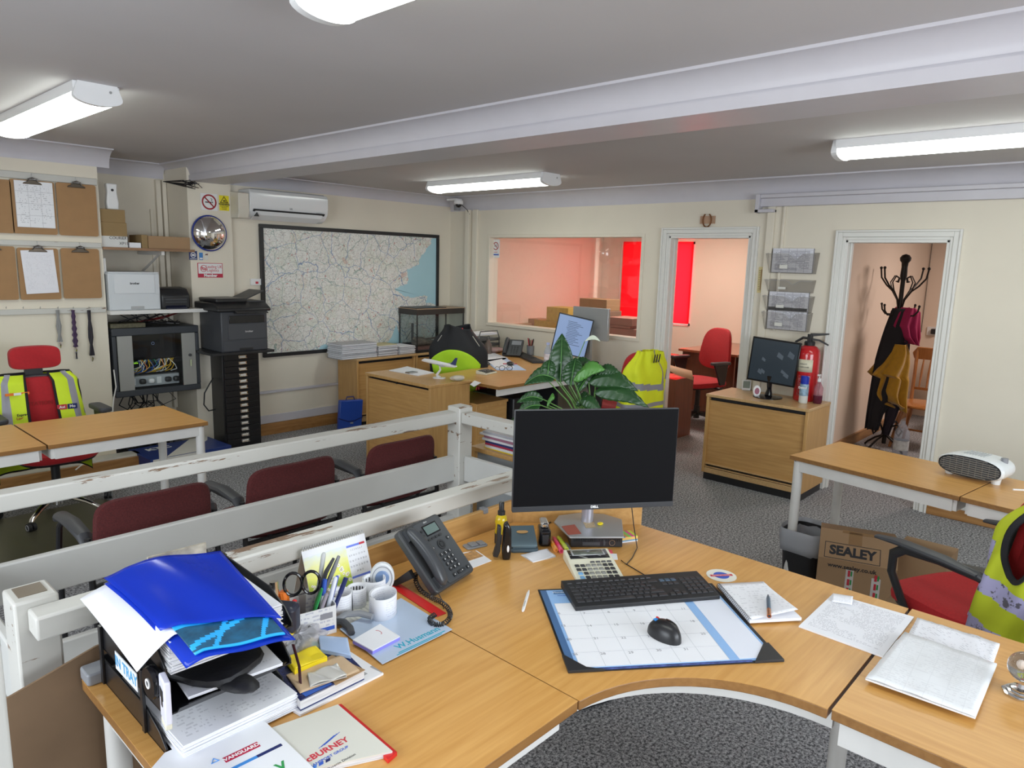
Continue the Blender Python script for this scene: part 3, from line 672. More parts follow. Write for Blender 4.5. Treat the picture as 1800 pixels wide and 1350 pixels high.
def office_chair(label, x, y, rz, sz=.47, fab=redf, bm=black_pl, w=.48, bz0=.58, bz1=1.05, bw0=.42, bw1=.30, head=None, arms='t', loopback=False, a0=.3, col=None, rings=False, R=.30):
    """sits facing local +y"""
    t = thing('office_chair', label, 'chair', (x, y, 0), rz)
    star_base(t, bm, a0=a0, rings=rings, R=R)
    B().cyl((0, 0, .12), (0, 0, sz-.13), .026).cyl((0, 0, sz-.16), (0, 0, sz-.09), .017).cyl((0, 0, .12), (0, 0, .2), .034).build('gas_column', col or black_pl, t)
    B().box((0, 0, sz-.085), (.20, .24, .035)).tube([(.08, .03, sz-.08), (.25, .05, sz-.085)], .006).build('seat_mechanism', black_pl, t, bevel=.006)
    seat_pad(B(), w, w*.96, sz, .075).build('seat', fab, t)
    seat_pad(B(), w*.94, w*.90, sz-.055, .03).build('seat_shell', black_pl, t)
    yb = -.24
    B().tube([(0, -.05, sz-.09), (0, yb-.02, sz-.08), (0, yb-.06, sz+.02), (0, yb-.06-.05, bz0+.22)], [.03, .028, .026, .02], 8, flat=.5).build('back_bar', black_pl, t)
    b = B(); back_pad(b, bw0, bw1, bz0, bz1, yb, .05); b.build('backrest', fab, t)
    if loopback:
        pts = []
        for i in range(28):
            a = 2*PI*i/28; q = .55; sx = math.copysign(abs(math.cos(a))**q, math.cos(a)); s2 = math.copysign(abs(math.sin(a))**q, math.sin(a))
            zz = bz0+(bz1-bz0)*(s2+1)/2; ww = bw0+(bw1-bw0)*(s2+1)/2
            pts.append((ww/2*sx*1.03, yb-.01-.12*(zz-bz0)+.05*sx*sx, zz))
        B().tube(pts, .014, 8, True).build('back_frame', dark_pl, t)
    if head:
        hz = head
        back_pad(B(), .295, .295, hz, hz+.15, yb-.04, .07, lean=.05, curve=.03, p=.5).build('headrest', fab, t)
        B().tube([(0, yb-.085, bz1-.05), (0, yb-.10, hz+.07)], .028, 8, flat=.4).bx(-.05, .05, yb-.09, yb-.06, bz1-.01, hz+.02).build('headrest_bracket', black_pl, t)
    if arms == 't':
        for s in (-1, 1):
            ar_ = B().prism([(-.07, sz-.03), (.0, sz-.03), (.10, sz+.19), (-.10, sz+.19)], s*(w/2+.045)-.012, s*(w/2+.045)+.012, ax='x').bx(min(s*.1, s*(w/2+.05)), max(s*.1, s*(w/2+.05)), -.05, -.0, sz-.085, sz-.06).build('arm', black_pl, t, bevel=.006)
            B().rbox(s*(w/2+.045)-.04, s*(w/2+.045)+.04, -.12, .13, sz+.185, sz+.215, .03).build('arm_pad', dark_pl, ar_, bevel=.008)
    if arms == 'loop':
        for s in (-1, 1):
            X = s*(w/2+.03)
            pts = [(X*.62, .05, sz-.085), (X*.95, .06, sz-.07), (X, .08, sz-.02), (X+s*.02, .12, sz+.08), (X+s*.02, .12, sz+.15), (X+s*.02, .07, sz+.19), (X+s*.01, -.06, sz+.2), (X+s*.0, -.2, sz+.195), (X-s*.03, -.26, sz+.16)]
            pts2 = [(X+s*.02, .20, sz+.19), (X+s*.02, .1, sz+.205), (X+s*.015, -.08, sz+.21), (X+s*.005, -.2, sz+.2)]
            a_ = B().tube(pts, [.02, .022, .024, .024, .024, .022, .02, .018, .012], 10, flat=.6).build('arm', black_pl, t)
            B().tube(pts2, [.018, .03, .03, .016], 10, flat=.45).build('arm_pad', dark_pl, a_)
    return t
# chair mat + left chair
p1_, p2_ = PZ(0, 1000, .0), PZ(178, 892, .0)
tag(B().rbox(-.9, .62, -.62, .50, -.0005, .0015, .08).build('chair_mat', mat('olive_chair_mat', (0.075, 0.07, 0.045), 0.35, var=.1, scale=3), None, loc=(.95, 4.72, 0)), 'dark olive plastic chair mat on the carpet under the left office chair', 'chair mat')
ch1 = office_chair('red office chair with headrest and chrome base behind the left tables', 1.26, 5.12, PI, sz=.46, bz0=.47, bz1=.86, bw0=.44, bw1=.42, head=.912, arms='t', bm=chrome, loopback=True, a0=R_(50), rings=True, R=.33)
office_chair('red office chair with black arms standing inside the first doorway', 6.98, 3.64, R_(72), sz=.50, w=.52, bz0=.59, bz1=1.04, bw0=.50, bw1=.36, arms='t', a0=R_(40), R=.32)
office_chair('red office chair behind the peace lily, hi-vis jacket on its back', 5.13, 3.46, R_(-4), sz=.50, bz0=.60, bz1=.98, bw0=.44, bw1=.38, arms='t', a0=.1)
office_chair('office chair at the far desk, hidden under a black and lime jacket', 4.65, 4.92, R_(-50), sz=.47, bz0=.56, bz1=.98, bw0=.44, bw1=.38, arms='none', a0=.1)
# visitor chairs
def visitor_chair(label, x, y, rz=0.0):
    t = thing('visitor_chair', label, 'chair', (x, y, 0), rz, 'maroon visitor chairs along the far railing')
    b = B(); back_pad(b, .47, .45, .42, .75, 0, .035, lean=.10, curve=.035, p=.36); b.build('backrest', maroon, t)
    seat_pad(B(), .46, .45, .45, .06, y0=.25).build('seat', maroon, t)
    for s in (-1, 1):
        X = s*.245
        f = B().tube([(X, .44, .0), (X, .42, .42), (X, .38, .55), (X, .33, .59), (X, .05, .59)], .012, 8).build('side_frame', black_pl, t)
        B().tube([(X, -.08, 0), (X, -.01, .30), (X, .02, .60)], .012, 8).build('leg', black_pl, t)
        B().tube([(X, .40, .575), (X, .35, .605), (X, .2, .615), (X, .06, .600), (X, .03, .565)], [.018, .030, .032, .030, .018], 10, flat=.6).build('arm_pad', dark_pl, f)
    B().tube([(-.245, .02, .40), (.245, .02, .40)], .011, 8).build('crossbar', black_pl, t)
    B().tube([(-.245, .43, .40), (.245, .43, .40)], .011, 8).build('crossbar', black_pl, t)
    for s in (-1, 1): B().tube([(s*.12, .02, .38), (s*.12, -.015, .6)], .011, 8).build('back_bracket', black_pl, t)
    return t
visitor_chair('maroon woven visitor chair with black arms, nearest the left end of the railing', 1.045, 2.88)
visitor_chair('maroon woven visitor chair with black arms, the middle one along the railing', 1.66, 2.88)
visitor_chair('maroon woven visitor chair with black arms, nearest the white corner post', 2.30, 2.88)

# ================================================================== ON THE FRONT DESK
ZD = ZT+.0003
# big monitor, its stand standing on a mini computer
MC = Vector((0, 0, HC)) + _ray(1048.5, 808)*(2.27/F_PX)
t = thing('monitor', 'large black desk monitor in the foreground, screen off, on a silver stand', 'monitor', (MC.x, MC.y, ZD), R_(-36.5))
mz = MC.z-ZD; W2, H2 = .272, .166
B().bx(-W2, W2, 0, .012, mz-H2, mz+H2).bx(-W2*.8, W2*.8, .012, .04, mz-H2*.7, mz+H2*.6).build('casing', dark_pl, t, bevel=.003)
B().bx(-W2+.003, W2-.003, -.0015, 0, mz-H2+.018, mz+H2-.003).build('screen', mat('switched_off_screen', (0.005, 0.005, 0.006), 0.6, var=0, spec=.08), t)
B().bx(-W2+.001, W2-.001, -.003, 0, mz-H2, mz-H2+.0175).build('lower_bezel', mat('dark_bezel', (0.03, 0.032, 0.037), 0.35, var=0), t, bevel=.001)
text('DELL', .0105, inkwhite, t, (.0, -.0034, mz-H2+.009), (PI/2, 0, 0), bold=.0004, sx=1.1)
tb = [(1.815, 1.378), (1.950, 1.251), (2.087, 1.352), (2.085, 1.43), (2.03, 1.50), (1.95, 1.535), (1.885, 1.505)]
o2 = Vector((MC.x, MC.y))
tl_ = [loc2(p, o2, R_(-36.5)) for p in tb]
B().prism(tl_, .0375, .0435).build('stand_base', alu, t, bevel=.0015)
nk = PZ(1032, 916, .774); nl = loc2((nk.x, nk.y), o2, R_(-36.5))
B().cyl((nl[0], nl[1], .043), (nl[0], nl[1], mz), .021, n=24).cyl((nl[0], nl[1]-.0, mz-.02), (0, .035, mz-.02), .025).build('stand_neck', mat('pale_silver_neck', (0.50, 0.49, 0.56), 0.3, .6, var=0), t)
t = thing('mini_computer', 'flat black mini computer lying under the silver monitor stand', 'computer', (1.827, 1.382, ZD), R_(-43.6))
B().bx(0, .178, .0, .178, .002, .036).build('case', black_pl, t, bevel=.002)
b = B()
for i in range(26): b.box((.012+i*.0062, -.0006, .028), (.003, .001, .010))
b.build('vent_grille', blackg, t)
B().tube([(.142+.0095*math.cos(a), -.001, .018+.0095*math.sin(a)) for a in [2*PI*i/24 for i in range(24)]], .0008, 5, True).build('round_badge', mat('bronze_ring', (0.6, 0.45, 0.35), .3, 1, var=0), t)
B().bx(.112, .119, -.001, 0, .008, .028).bx(.04, .10, -.001, 0, .008, .02).build('port_panel', dark_pl, t)
pt = pxs([(987, 925), (1010, 922), (1022, 938), (999, 940)], ZD+.0445)
tag(sheet('business_card', 'red-brown and white card lying on the silver monitor base', 'card', pt, ZD+.0442, .0006, mat('red_brown_card', (0.38, 0.08, 0.05), .5)), 'red-brown and white card lying on the silver monitor base', 'card')
pt = pxs([(1025, 918), (1043, 917), (1048, 927), (1030, 928)], ZD+.0445)
sheet('gift_tag', 'small beige patterned card beside the yellow tab on the monitor base', 'card', pt, ZD+.0442, .0006, mat('beige_patterned_card', (0.5, 0.38, 0.22), .5, var=.4, scale=150))
p = PZ(1055, 922, ZD+.044)
tag(B().ell((0, 0, .004), (.013, .010, .005)).build('earplug', yellow_m, None, loc=(p.x, p.y, ZD+.0435)), 'small yellow plastic tab on the silver monitor base', 'tab')
# sticky note block
pt = pxs([(1094, 945), (1133, 940), (1119, 929), (1095, 934)], ZD+.02)
t = thing('sticky_notes', 'block of rainbow page markers and yellow notes beside the monitor base', 'sticky notes', (pt[0].x, pt[0].y, ZD), az(pt[0], pt[1]))
sw = .062; sd = .055
for i, (z0, z1, c) in enumerate(((0, .004, paper_m), (.004, .009, mat('blue_notes', (.15, .35, .55), .6)), (.009, .018, mat('orange_yellow_notes', (.85, .55, .15), .6)))):
    B().bx(0, sw, 0, sd, z0, z1).build('note_pad', c, t)
for i, c in enumerate(((.02, .35, .75), (.9, .5, .15), (.35, .8, .15), (.9, .15, .35), (.75, .85, .1))):
    B().bx(i*sw/5, (i+1)*sw/5, 0, sd, .018, .0195).build('marker_strip', mat('marker_strip_%d' % i, c, .5, var=0), t)
# cable from behind the monitor down to the keyboard
q = lambda x, y, z=ZD+.002: tuple(PZ(x, y, z))
tag(B().tube([(1.99, 1.34, .98), (2.035, 1.335, .93), (2.06, 1.30, .86), (2.03, 1.265, .79), q(1120, 963), q(1111, 981), q(1101, 992), q(1092, 985), q(1100, 991), q(1130, 1009), q(1148, 1020)], .0017, 6).build('keyboard_cable', black_pl, None), 'thin black cable hanging from the monitor and looping to the keyboard', 'cable')
tag(B().tube([q(962, 922), q(985, 905), q(1010, 903), q(1035, 905)], .0025, 6).build('black_cable', black_pl, None), 'black cable lying behind the silver monitor base', 'cable')

# desk pad calendar
A0 = Vector((1.232, .921)); aw = az((1.232, .921), (1.648, .578)); PW, PD = .539, .428
t = thing('desk_pad', 'large month-view desk pad calendar with blue borders and black corners', 'desk pad', (A0.x, A0.y, ZD), aw)
B().bx(0, PW, 0, PD, 0, .003).build('backing', mat('black_pad_board', (.012, .012, .015), .5), t)
B().bx(.006, PW-.012, .006, PD-.012, .003, .0052).build('pages', [mat('pad_page_blue', (.28, .48, .80), .5, var=.01)], t)
B().bx(.004, .022, .03, PD-.012, .0052, .0056).build('border', mat('pad_dark_blue', (.06, .14, .30), .5), t)
B().bx(.03, .405, .012, PD-.095, .0052, .0058).build('month_grid', paper_m, t)
B().bx(.432, .520, .014, PD-.075, .0052, .0058).build('notes_panel', mat('notes_panel_paper', (.76, .79, .88), .55, var=.01), t)
B().bx(.06, .46, .002, .007, .003, .0058).build('page_edges', mat('navy_page_edges', (.05, .08, .25), .5, var=.5, scale=80), t)
b = B()
for i in range(7): b.bx(.03+i*.0625, .0307+i*.0625, .012, PD-.095, .0058, .0060)
for i in range(6): b.bx(.03, .405, .012+i*.064, .0126+i*.064, .0058, .0060)
b.build('grid_lines', mat('pale_grey_line', (.45, .47, .52), .6, var=0), t)
for pr_ in ([(-.002, -.002), (.088, -.002), (.045, .012), (.0, .072), (-.002, .072)], [(PW+.002, -.002), (PW-.075, -.002), (PW-.012, .078), (PW+.002, .078)]):
    B().prism(pr_, .0005, .0075).build('corner', mat('black_vinyl', (.02, .02, .022), .45), t, bevel=.001)
for s_, x, y in (('6', 983, 1078), ('7', 1027, 1078), ('8', 1070, 1076), ('9', 1115, 1073), ('10', 1158, 1072), ('11', 1201, 1070), ('13', 990, 1100), ('14', 1036, 1100), ('15', 1083, 1098), ('16', 1129, 1096), ('18', 1217, 1092), ('20', 1000, 1124), ('21', 1048, 1122), ('22', 1096, 1121), ('23', 1142, 1118), ('25', 1236, 1114), ('26', 1011, 1150), ('28', 1060, 1149), ('29', 1109, 1147), ('30', 1158, 1143), ('31', 1206, 1141)):
    g_ = PZ(x, y, ZD+.006); l = loc2((g_.x, g_.y), A0, aw)
    text(s_, .014, inkgrey, t, (l[0], l[1], .0060), depth=.0001)
text('Monday', .012, inkwhite, t, (.058, PD-.028, .0057), depth=.0001); text('Notes', .010, inkblue, t, (.062, PD-.048, .0057), depth=.0001)
b = B().bx(.04, .10, PD-.038, PD-.02, .0052, .0056); b.build('header', mat('pad_header_blue', (.08, .2, .42), .5), t)

# keyboard with separate keys
a_ = az((1.476, 1.087), (1.835, .837)); KW, KD = .437, .148
t = thing('keyboard', 'long black keyboard lying across the top of the desk pad', 'keyboard', (1.474, 1.088, ZD+.006), a_)
B().prism([(0, 0), (KD, .0), (KD, .022), (KD*.7, .020), (0, .012)], 0, KW, ax='x').build('case', mat('keyboard_black', (.015, .015, .017), .45, var=0), t, bevel=.002)
kp = mat('keycap_black', (.022, .022, .025), .38, var=0); kb_ = mat('keycap_slate', (.05, .09, .14), .4, var=0)
kmesh = {}
def key(parent, x, y, z, w, d, m, h=.004, name='key'):
    k_ = (round(w, 4), round(d, 4), m.name, h)
    if k_ not in kmesh:
        o = B().prism([(0, 0), (w, 0), (w, d), (0, d)], 0, h*.4).add([(0, 0, h*.4), (w, 0, h*.4), (w, d, h*.4), (0, d, h*.4), (w*.1, d*.12, h), (w*.9, d*.12, h), (w*.9, d*.92, h), (w*.1, d*.92, h)], [(4, 5, 6, 7), (0, 1, 5, 4), (1, 2, 6, 5), (2, 3, 7, 6), (3, 0, 4, 7)]).build(name, m, parent, angle=20); kmesh[k_] = o
    else:
        o = kmesh[k_].copy(); COL.objects.link(o); o.parent = parent
    o.location = (x, y, z); return o
ks = .0185
rows = [(.122, [(.012+i*ks*1.02+(i > 0)*.008+(i > 4)*.006+(i > 8)*.006, ks*.82) for i in range(13)]), (.098, [(.012+i*ks, ks*.86) for i in range(13)]+[(.012+13*ks, ks*1.8)]),
        (.079, [(.012, ks*1.3)]+[(.012+ks*1.45+i*ks, ks*.86) for i in range(12)]), (.060, [(.012, ks*1.6)]+[(.012+ks*1.75+i*ks, ks*.86) for i in range(12)]),
        (.041, [(.012, ks*1.1)]+[(.012+ks*1.25+i*ks, ks*.86) for i in range(11)]+[(.012+12.25*ks, ks*2.4)]), (.020, [(.012, ks*1.2), (.012+1.4*ks, ks), (.012+2.6*ks, ks), (.012+3.8*ks, ks*5.6), (.012+9.6*ks, ks), (.012+10.8*ks, ks), (.012+12*ks, ks), (.012+13.2*ks, ks*1.5)])]
for y, ks_ in rows:
    for x, w_ in ks_: key(t, x, y, .0118+.0085*(y/KD), w_, .0155 if y < .12 else .010, kp)
for i in range(3):
    key(t, .293+i*ks, .098, .0175, ks*.86, .0155, kb_); key(t, .293+i*ks, .079, .0165, ks*.86, .0155, kp); key(t, .293+i*ks, .020, .013, ks*.86, .0155, kp)
key(t, .293+ks, .039, .0142, ks*.86, .0155, kp)
for i in range(4):
    for y in (.098, .079, .060, .041, .020): key(t, .356+i*ks, y, .0118+.0085*(y/KD), ks*.86, .0155, kp)

# mouse
p = PZ(1168, 1118, ZD+.006)
t = thing('mouse', 'rounded black ergonomic mouse with a blue button on the desk pad', 'mouse', (p.x, p.y, ZD+.0062), aw+R_(24))
def msh(u, v):
    a = 2*PI*u; th = v*PI/2; x = .034*math.cos(a)*math.cos(th)**.8; y = .052*math.sin(a)*math.cos(th)**.8
    return (x*(1+.1*math.sin(a)), y, .042*math.sin(th)**.9*(1-.0*x)+(-.1*y*math.sin(th)))
B().grid(msh, 28, 10).build('shell', mat('soft_black_plastic', (.014, .014, .016), .35, var=0), t)
def msh2(u, v): q_ = msh(.92+u*.16, .12+v*.8); return (q_[0]*1.02, q_[1]*1.01, q_[2]*1.02+.0008)
B().grid(msh2, 10, 8).build('gloss_panel', blackg, t)
B().box((-.008, .026, .036), (.012, .010, .003)).build('blue_button', mat('bright_blue', (.02, .25, .7), .4, var=0), t, bevel=.001)
B().ell((.006, .034, .0325), (.003, .007, .004)).build('scroll_wheel', red_pl, t)

# calculator
ca = [(1.617, 1.191), (1.736, 1.098), (1.872, 1.225), (1.750, 1.329)]
a_ = az(ca[0], ca[1])
t = thing('calculator', 'cream desktop calculator with black display panel behind the keyboard', 'calculator', (ca[0][0], ca[0][1], ZD), a_)
cream = mat('cream_plastic', (.72, .70, .56), .45, var=0); cw, cd = .150, .192
t.rotation_euler.z = a_
B().prism([(0, 0), (cd, 0), (cd, .032), (0, .012)], 0, cw, ax='x').build('case', cream, t, bevel=.003)
zc = lambda y: .012+.020*y/cd
def flatbit(name, x0, x1, y0, y1, m, e=.0006):
    return B().add([(x0, y0, zc(y0)+e), (x1, y0, zc(y0)+e), (x1, y1, zc(y1)+e), (x0, y1, zc(y1)+e)], [(0, 1, 2, 3)]).build(name, m, t, solid=.0008)
flatbit('display_panel', .01, cw-.01, .130, .185, blackg); flatbit('display_frame', .02, cw-.02, .148, .182, alu, .0012); flatbit('display', .026, cw-.026, .152, .178, mat('lcd_green_grey', (.10, .11, .09), .2, var=0), .0018)
gk = mat('key_grey', (.22, .22, .20), .45, var=0); bk = mat('key_blue', (.15, .35, .60), .45, var=0)
for r_ in range(5):
    for c_ in range(7):
        if r_ == 4 and c_ < 3: continue
        m_ = gk if c_ in (2, 3, 4) and r_ < 4 else (bk if c_ == 0 and r_ in (0, 1) else kp)
        key(t, .013+c_*.0182, .012+r_*.0225, zc(.012+r_*.0225), .0145, .014 if r_ < 4 else .006, m_)
for s_, pts_, lab, mm in (('index_card', [(1004, 972), (1084, 974), (1086, 984), (1003, 983)], 'white index card with pink and rainbow tabs under the calculator', paper_m),):
    o = sheet(s_, lab, 'card', pxs(pts_, ZD), ZD, .0015, mm)
    B().bx(.095, .14, .0, .03, .0015, .002).build('pink_tab', mat('pink_tab', (.85, .1, .15), .5, var=0), o)

# white pen, sticker, highlighters
def pen(name, label, p0, p1, r, m, cat='pen', tip=None, group=None, z=None):
    z = ZD+r if z is None else z
    a = PZ(p0[0], p0[1], z); c = PZ(p1[0], p1[1], z); d = (c-a); L = d.length
    t = thing(name, label, cat, (a.x, a.y, z-r), math.atan2(d.y, d.x), group)
    B().tube([(0, 0, r), (L*.06, 0, r), (L*.8, 0, r), (L*.96, 0, r), (L, 0, r)], [r*.7, r, r, r*.45, r*.12], 12).build('barrel', m, t)
    if tip is not None: B().tube([(L*.0, 0, r), (L*.28, 0, r)], [r*1.08, r*1.12], 12).build('cap', tip, t)
    return t
t = pen('pen', 'white ballpoint pen lying alone on the desk left of the desk pad', (919, 1074), (930, 1037), .0045, white_pl)
B().bx(.02, .05, -.001, .001, .0088, .0105).build('clip', alu, t)
for i, (x0, y0, x1, y1, c, n_) in enumerate(((977, 967, 968, 950, (.95, .35, .02), 'orange'), (987, 969, 972, 943, (.95, .05, .18), 'pink'), (996, 966, 980, 942, (.65, .80, .05), 'lime green'))):
    t = pen('highlighter', n_+' highlighter lying beside the mini computer', (x0, y0), (x1, y1), .0075, mat(n_.split()[0]+'_highlighter', c, .3, var=0), 'highlighter', mat('cap_'+n_.split()[0], [min(1, k*.9+.08) for k in c], .25, var=0), 'highlighters in a row')
pen('pen', 'silver-grey pen lying against the mini computer beside the highlighters', (1005, 972), (994, 953), .005, alu)
p = PZ(1268, 1012, ZD)
t = thing('sticker', 'round cream sticker with a blue globe and red band behind the keyboard', 'sticker', (p.x, p.y, ZD), aw)
B().lathe([(.0, 0), (.046, 0), (.046, .0012), (0, .0012)], n=40, cap=False).build('disc', mat('cream_sticker', (.78, .78, .70), .4, var=0), t)
B().lathe([(0, .0012), (.024, .0012), (.024, .0016), (0, .0016)], n=28, cap=False).build('globe_print', inkblue, t)
B().bx(-.036, .036, -.006, .006, .0016, .002).build('red_band', inkred, t)
text('INTERNATIONAL', .0085, inkwhite, t, (0, 0, .002), depth=.0001, sx=.9)

# spiral notebook with pen
nb = pxs([(1318, 1092), (1409, 1087), (1342, 1024), (1262, 1028)], ZD+.012)
a_ = az(nb[0], nb[1]); o_ = Vector((nb[0].x, nb[0].y)); L = [loc2((p.x, p.y), o_, a_) for p in nb]
t = thing('spiral_notebook', 'open spiral notebook with curling handwritten page, beside the desk pad', 'notebook', (o_.x, o_.y, ZD+.006), a_)
b = B(); b.prism(L, 0, .008); b.build('pages', paper_m, t)
def pg(u, v):
    p_ = [L[0][k]*(1-u)*(1-v)+L[1][k]*u*(1-v)+L[2][k]*u*v+L[3][k]*(1-u)*v for k in (0, 1)]
    return (p_[0], p_[1]+.02*u*(1-v), .0085+.001+.016*u*max(0, .8-v)**1.2)
B().grid(pg, 12, 12).build('top_page', printed('handwritten_page', lines=16, words=20, amount=.45, weight=.2, margin=.05), t, solid=.0004)
b = B()
for i in range(26):
    f_ = (i+.5)/26; cx, cy = L[0][0]*(1-f_)+L[3][0]*f_, L[0][1]*(1-f_)+L[3][1]*f_
    b.tube([(cx-.006*math.cos(s)+.0, cy-.001, .0045+.0085*math.sin(s)) for s in [2*PI*k/9 for k in range(9)]], .0009, 4, True)
b.build('wire_spiral', mat('dark_wire', (.06, .06, .07), .3, .8, var=0), t)
t = pen('pen', 'blue-grey and copper ballpoint pen lying on the open spiral notebook', (1352, 1083), (1350, 1045), .0055, mat('slate_pen', (.05, .10, .15), .3, var=0), 'pen', mat('copper', (.75, .35, .2), .2, 1, var=0), z=ZD+.027)
# printed sheets on the right
sheet('paper_stack', 'small stack of printed letters at the right, roll of paper slip on its far corner', 'paper', pxs([(1404, 1103), (1552, 1157), (1606, 1087), (1464, 1046)], ZD), ZD, .005, p_text, side=paper_m, jit=.002)
pt = pxs([(1462, 1054), (1498, 1062), (1503, 1050), (1464, 1043)], ZD+.012)
t_ = B(); 
tag(B().grid(lambda u, v: (pt[0].x*(1-u)+pt[1].x*u+(pt[3].x-pt[0].x)*v*1.2, pt[0].y*(1-u)+pt[1].y*u+(pt[3].y-pt[0].y)*v*1.2, ZD+.006+.008*math.sin(v*PI*.9)+.004*u), 10, 10).build('paper_slip', p_light, None, solid=.0005), 'curled white paper slip at the far corner of the printed letters', 'paper')
wr = lambda u, v: .004*math.sin(7*u+3*v)*math.sin(9*v+2*u)+.002*math.sin(23*u+13*v)
sheet('wrapped_paper', 'printed document in a crinkled clear sleeve, the lower one on the right desk end', 'paper', pxs([(1590, 1130), (1725, 1228), (1757, 1135), (1612, 1089)], ZD), ZD, .004, p_light, curl=lambda u, v: abs(wr(u, v))*.6+.0015)
sheet('wrapped_paper', 'printed form in a crinkled clear sleeve, topmost on the right desk end', 'paper', pxs([(1521, 1195), (1714, 1264), (1752, 1170), (1590, 1114)], ZD+.012), ZD+.012, .004, printed('faint_printed_form', paper=(.80, .82, .84), lines=30, words=30, amount=.5, weight=.12, grid=6), curl=lambda u, v: abs(wr(v, u))*.8+.0012)
# globe
p = PZ(1788, 1222, ZD)
t = thing('glass_globe', 'small clear glass globe on a stepped silver stand at the right edge of the photo', 'ornament', (p.x+.01, p.y-.005, ZD), 0)
B().lathe([(.038, 0), (.038, .004), (.030, .005), (.030, .010), (.023, .011), (.023, .016), (.012, .018), (.006, .026), (.006, .036), (.012, .040)], n=8).build('stand', chrome, t, angle=20)
gg = mat('smoky_crystal', (.75, .70, .68), .03, trans=.85, var=.5, scale=30)
B().ell((0, 0, .068), (.034, .034, .034), 28, 18).build('globe', gg, t)
b = B()
for a0, e0, s_ in ((200, 10, .012), (170, 30, .014), (230, -10, .010), (260, 20, .013)):
    c_ = Vector((math.cos(R_(a0))*math.cos(R_(e0)), math.sin(R_(a0))*math.cos(R_(e0)), math.sin(R_(e0))))*.0335
    b.ell((c_.x, c_.y, .068+c_.z), (s_*.7, s_*.7, s_*.8), 8, 5)
b.build('etched_continents', mat('frosted_tan', (.55, .48, .42), .6, var=.2), t)

# ---- left of the pad: stapler, hole punch, bottle, postcard, clips
sheet('postcard', 'postcard with an orange sunset picture and blank white strip beside the phone', 'postcard', pxs([(812, 972), (825, 1001), (864, 986), (838, 968)], ZD), ZD, .001, paper_m)
pt = pxs([(811, 975), (820, 988), (850, 978), (834, 968)], ZD)
o = B().prism([(p_.x-pt[0].x, p_.y-pt[0].y) for p_ in pt], 0, .0003).build('picture', mat('sunset_print', (.45, .25, .10), .4, var=.6, scale=60), None); o.parent = bpy.data.objects['postcard']
ro = bpy.data.objects['postcard']; v_ = loc2((pt[0].x, pt[0].y), (ro.location.x, ro.location.y), ro.rotation_euler.z); o.location = (v_[0], v_[1], .001); o.rotation_euler.z = -ro.rotation_euler.z
p = PZ(835, 960, ZD)
t = thing('desk_clip', 'flat grey plastic clip lying on the desk behind the postcard', 'clip', (p.x, p.y, ZD), R_(-15))
B().rbox(-.04, .04, -.022, .022, 0, .006, .01).build('plate', grey_pl, t, bevel=.002)
B().bx(-.022, .005, -.016, .016, .006, .012).build('tab', grey_pl, t, bevel=.002)
B().bx(.01, .034, -.016, .016, .006, .011).build('tab', grey_pl, t, bevel=.002)
p = PZ(885, 982, ZD)
t = thing('stapler', 'black stapler standing upright on its end in front of the spray bottle', 'stapler', (p.x, p.y, ZD), R_(-40))
B().prism([(-.004, 0), (.020, 0), (.024, .03), (.022, .105), (.010, .128), (-.002, .118), (-.008, .04)], -.016, .016, ax='y').build('body', blackg, t, bevel=.006)
B().prism([(-.036, .012), (-.020, .008), (-.012, .03), (-.010, .112), (-.022, .116), (-.026, .05)], -.012, .012, ax='y').build('arm', black_pl, t, bevel=.003)
B().ell((.012, -.017, .04), (.004, .002, .012)).build('badge', inkwhite, t)
p = PZ(880, 958, ZD)
t = thing('spray_bottle', 'small bottle of yellow liquid with a black spray cap behind the stapler', 'bottle', (p.x, p.y, ZD), 0)
gold = mat('yellow_oil_bottle', (.75, .55, .02), .1, trans=.35, var=0)
B().lathe([(.018, 0), (.021, .006), (.021, .05), (.019, .07), (.022, .085), (.018, .104), (.010, .112)], n=20).build('bottle', gold, t)
B().lathe([(.0215, .01), (.0215, .045), (.0215, .0451)], n=20, cap=False).build('label', inkm, t)
B().lathe([(.013, .108), (.013, .122), (.009, .124), (.009, .150), (.007, .154)], n=18).build('spray_cap', black_pl, t)
# two-hole punch
pt = pxs([(895, 972), (949, 973), (946, 935), (906, 933)], ZD)
a_ = R_(-40); p = PZ(922, 972, ZD)
t = thing('hole_punch', 'blue-grey metal hole punch with an oval opening in its handle', 'hole punch', (p.x, p.y, ZD), a_)
hp = mat('blue_grey_metal', (.11, .16, .185), .35, .3, var=0)
B().rbox(-.048, .048, .0, .10, 0, .012, .012).build('base', mat('dark_blue_grey', (.05, .08, .10), .4, var=0), t, bevel=.003)
pro = [(.004, .020), (.012, .030), (.03, .036), (.095, .060), (.098, .057), (.03, .030), (.010, .018)]
hb = B(); hb.prism(pro, -.044, .044, ax='x'); hb.build('handle', hp, t, bevel=.003)
B().at((0, .064, .0485), rx=R_(20)).lathe([(.0, 0), (1, 0), (1, .4), (0, .4)], n=24, cap=False).build('handle_opening', oakhx, t)
o = bpy.data.objects.get('handle_opening'); o.scale = (.020, .011, .004); o.location = (0, .064*(1-.011), .0485*(1-.004))
B().bx(-.040, .040, .010, .022, .008, .022).build('punch_bar', hp, t, bevel=.002)
p = PZ(958, 962, ZD)
t = thing('electric_stapler', 'black and silver electric stapler standing between the hole punch and the highlighters', 'stapler', (p.x, p.y, ZD), R_(-43))
B().rbox(-.020, .020, .0, .075, 0, .060, .012).build('body', blackg, t, bevel=.008)
B().rbox(-.015, .015, .02, .085, .058, .078, .012).build('silver_top', chrome, t, bevel=.006)
B().bx(-.011, .011, -.004, .0, .010, .045).build('front_slot', black_pl, t, bevel=.002)
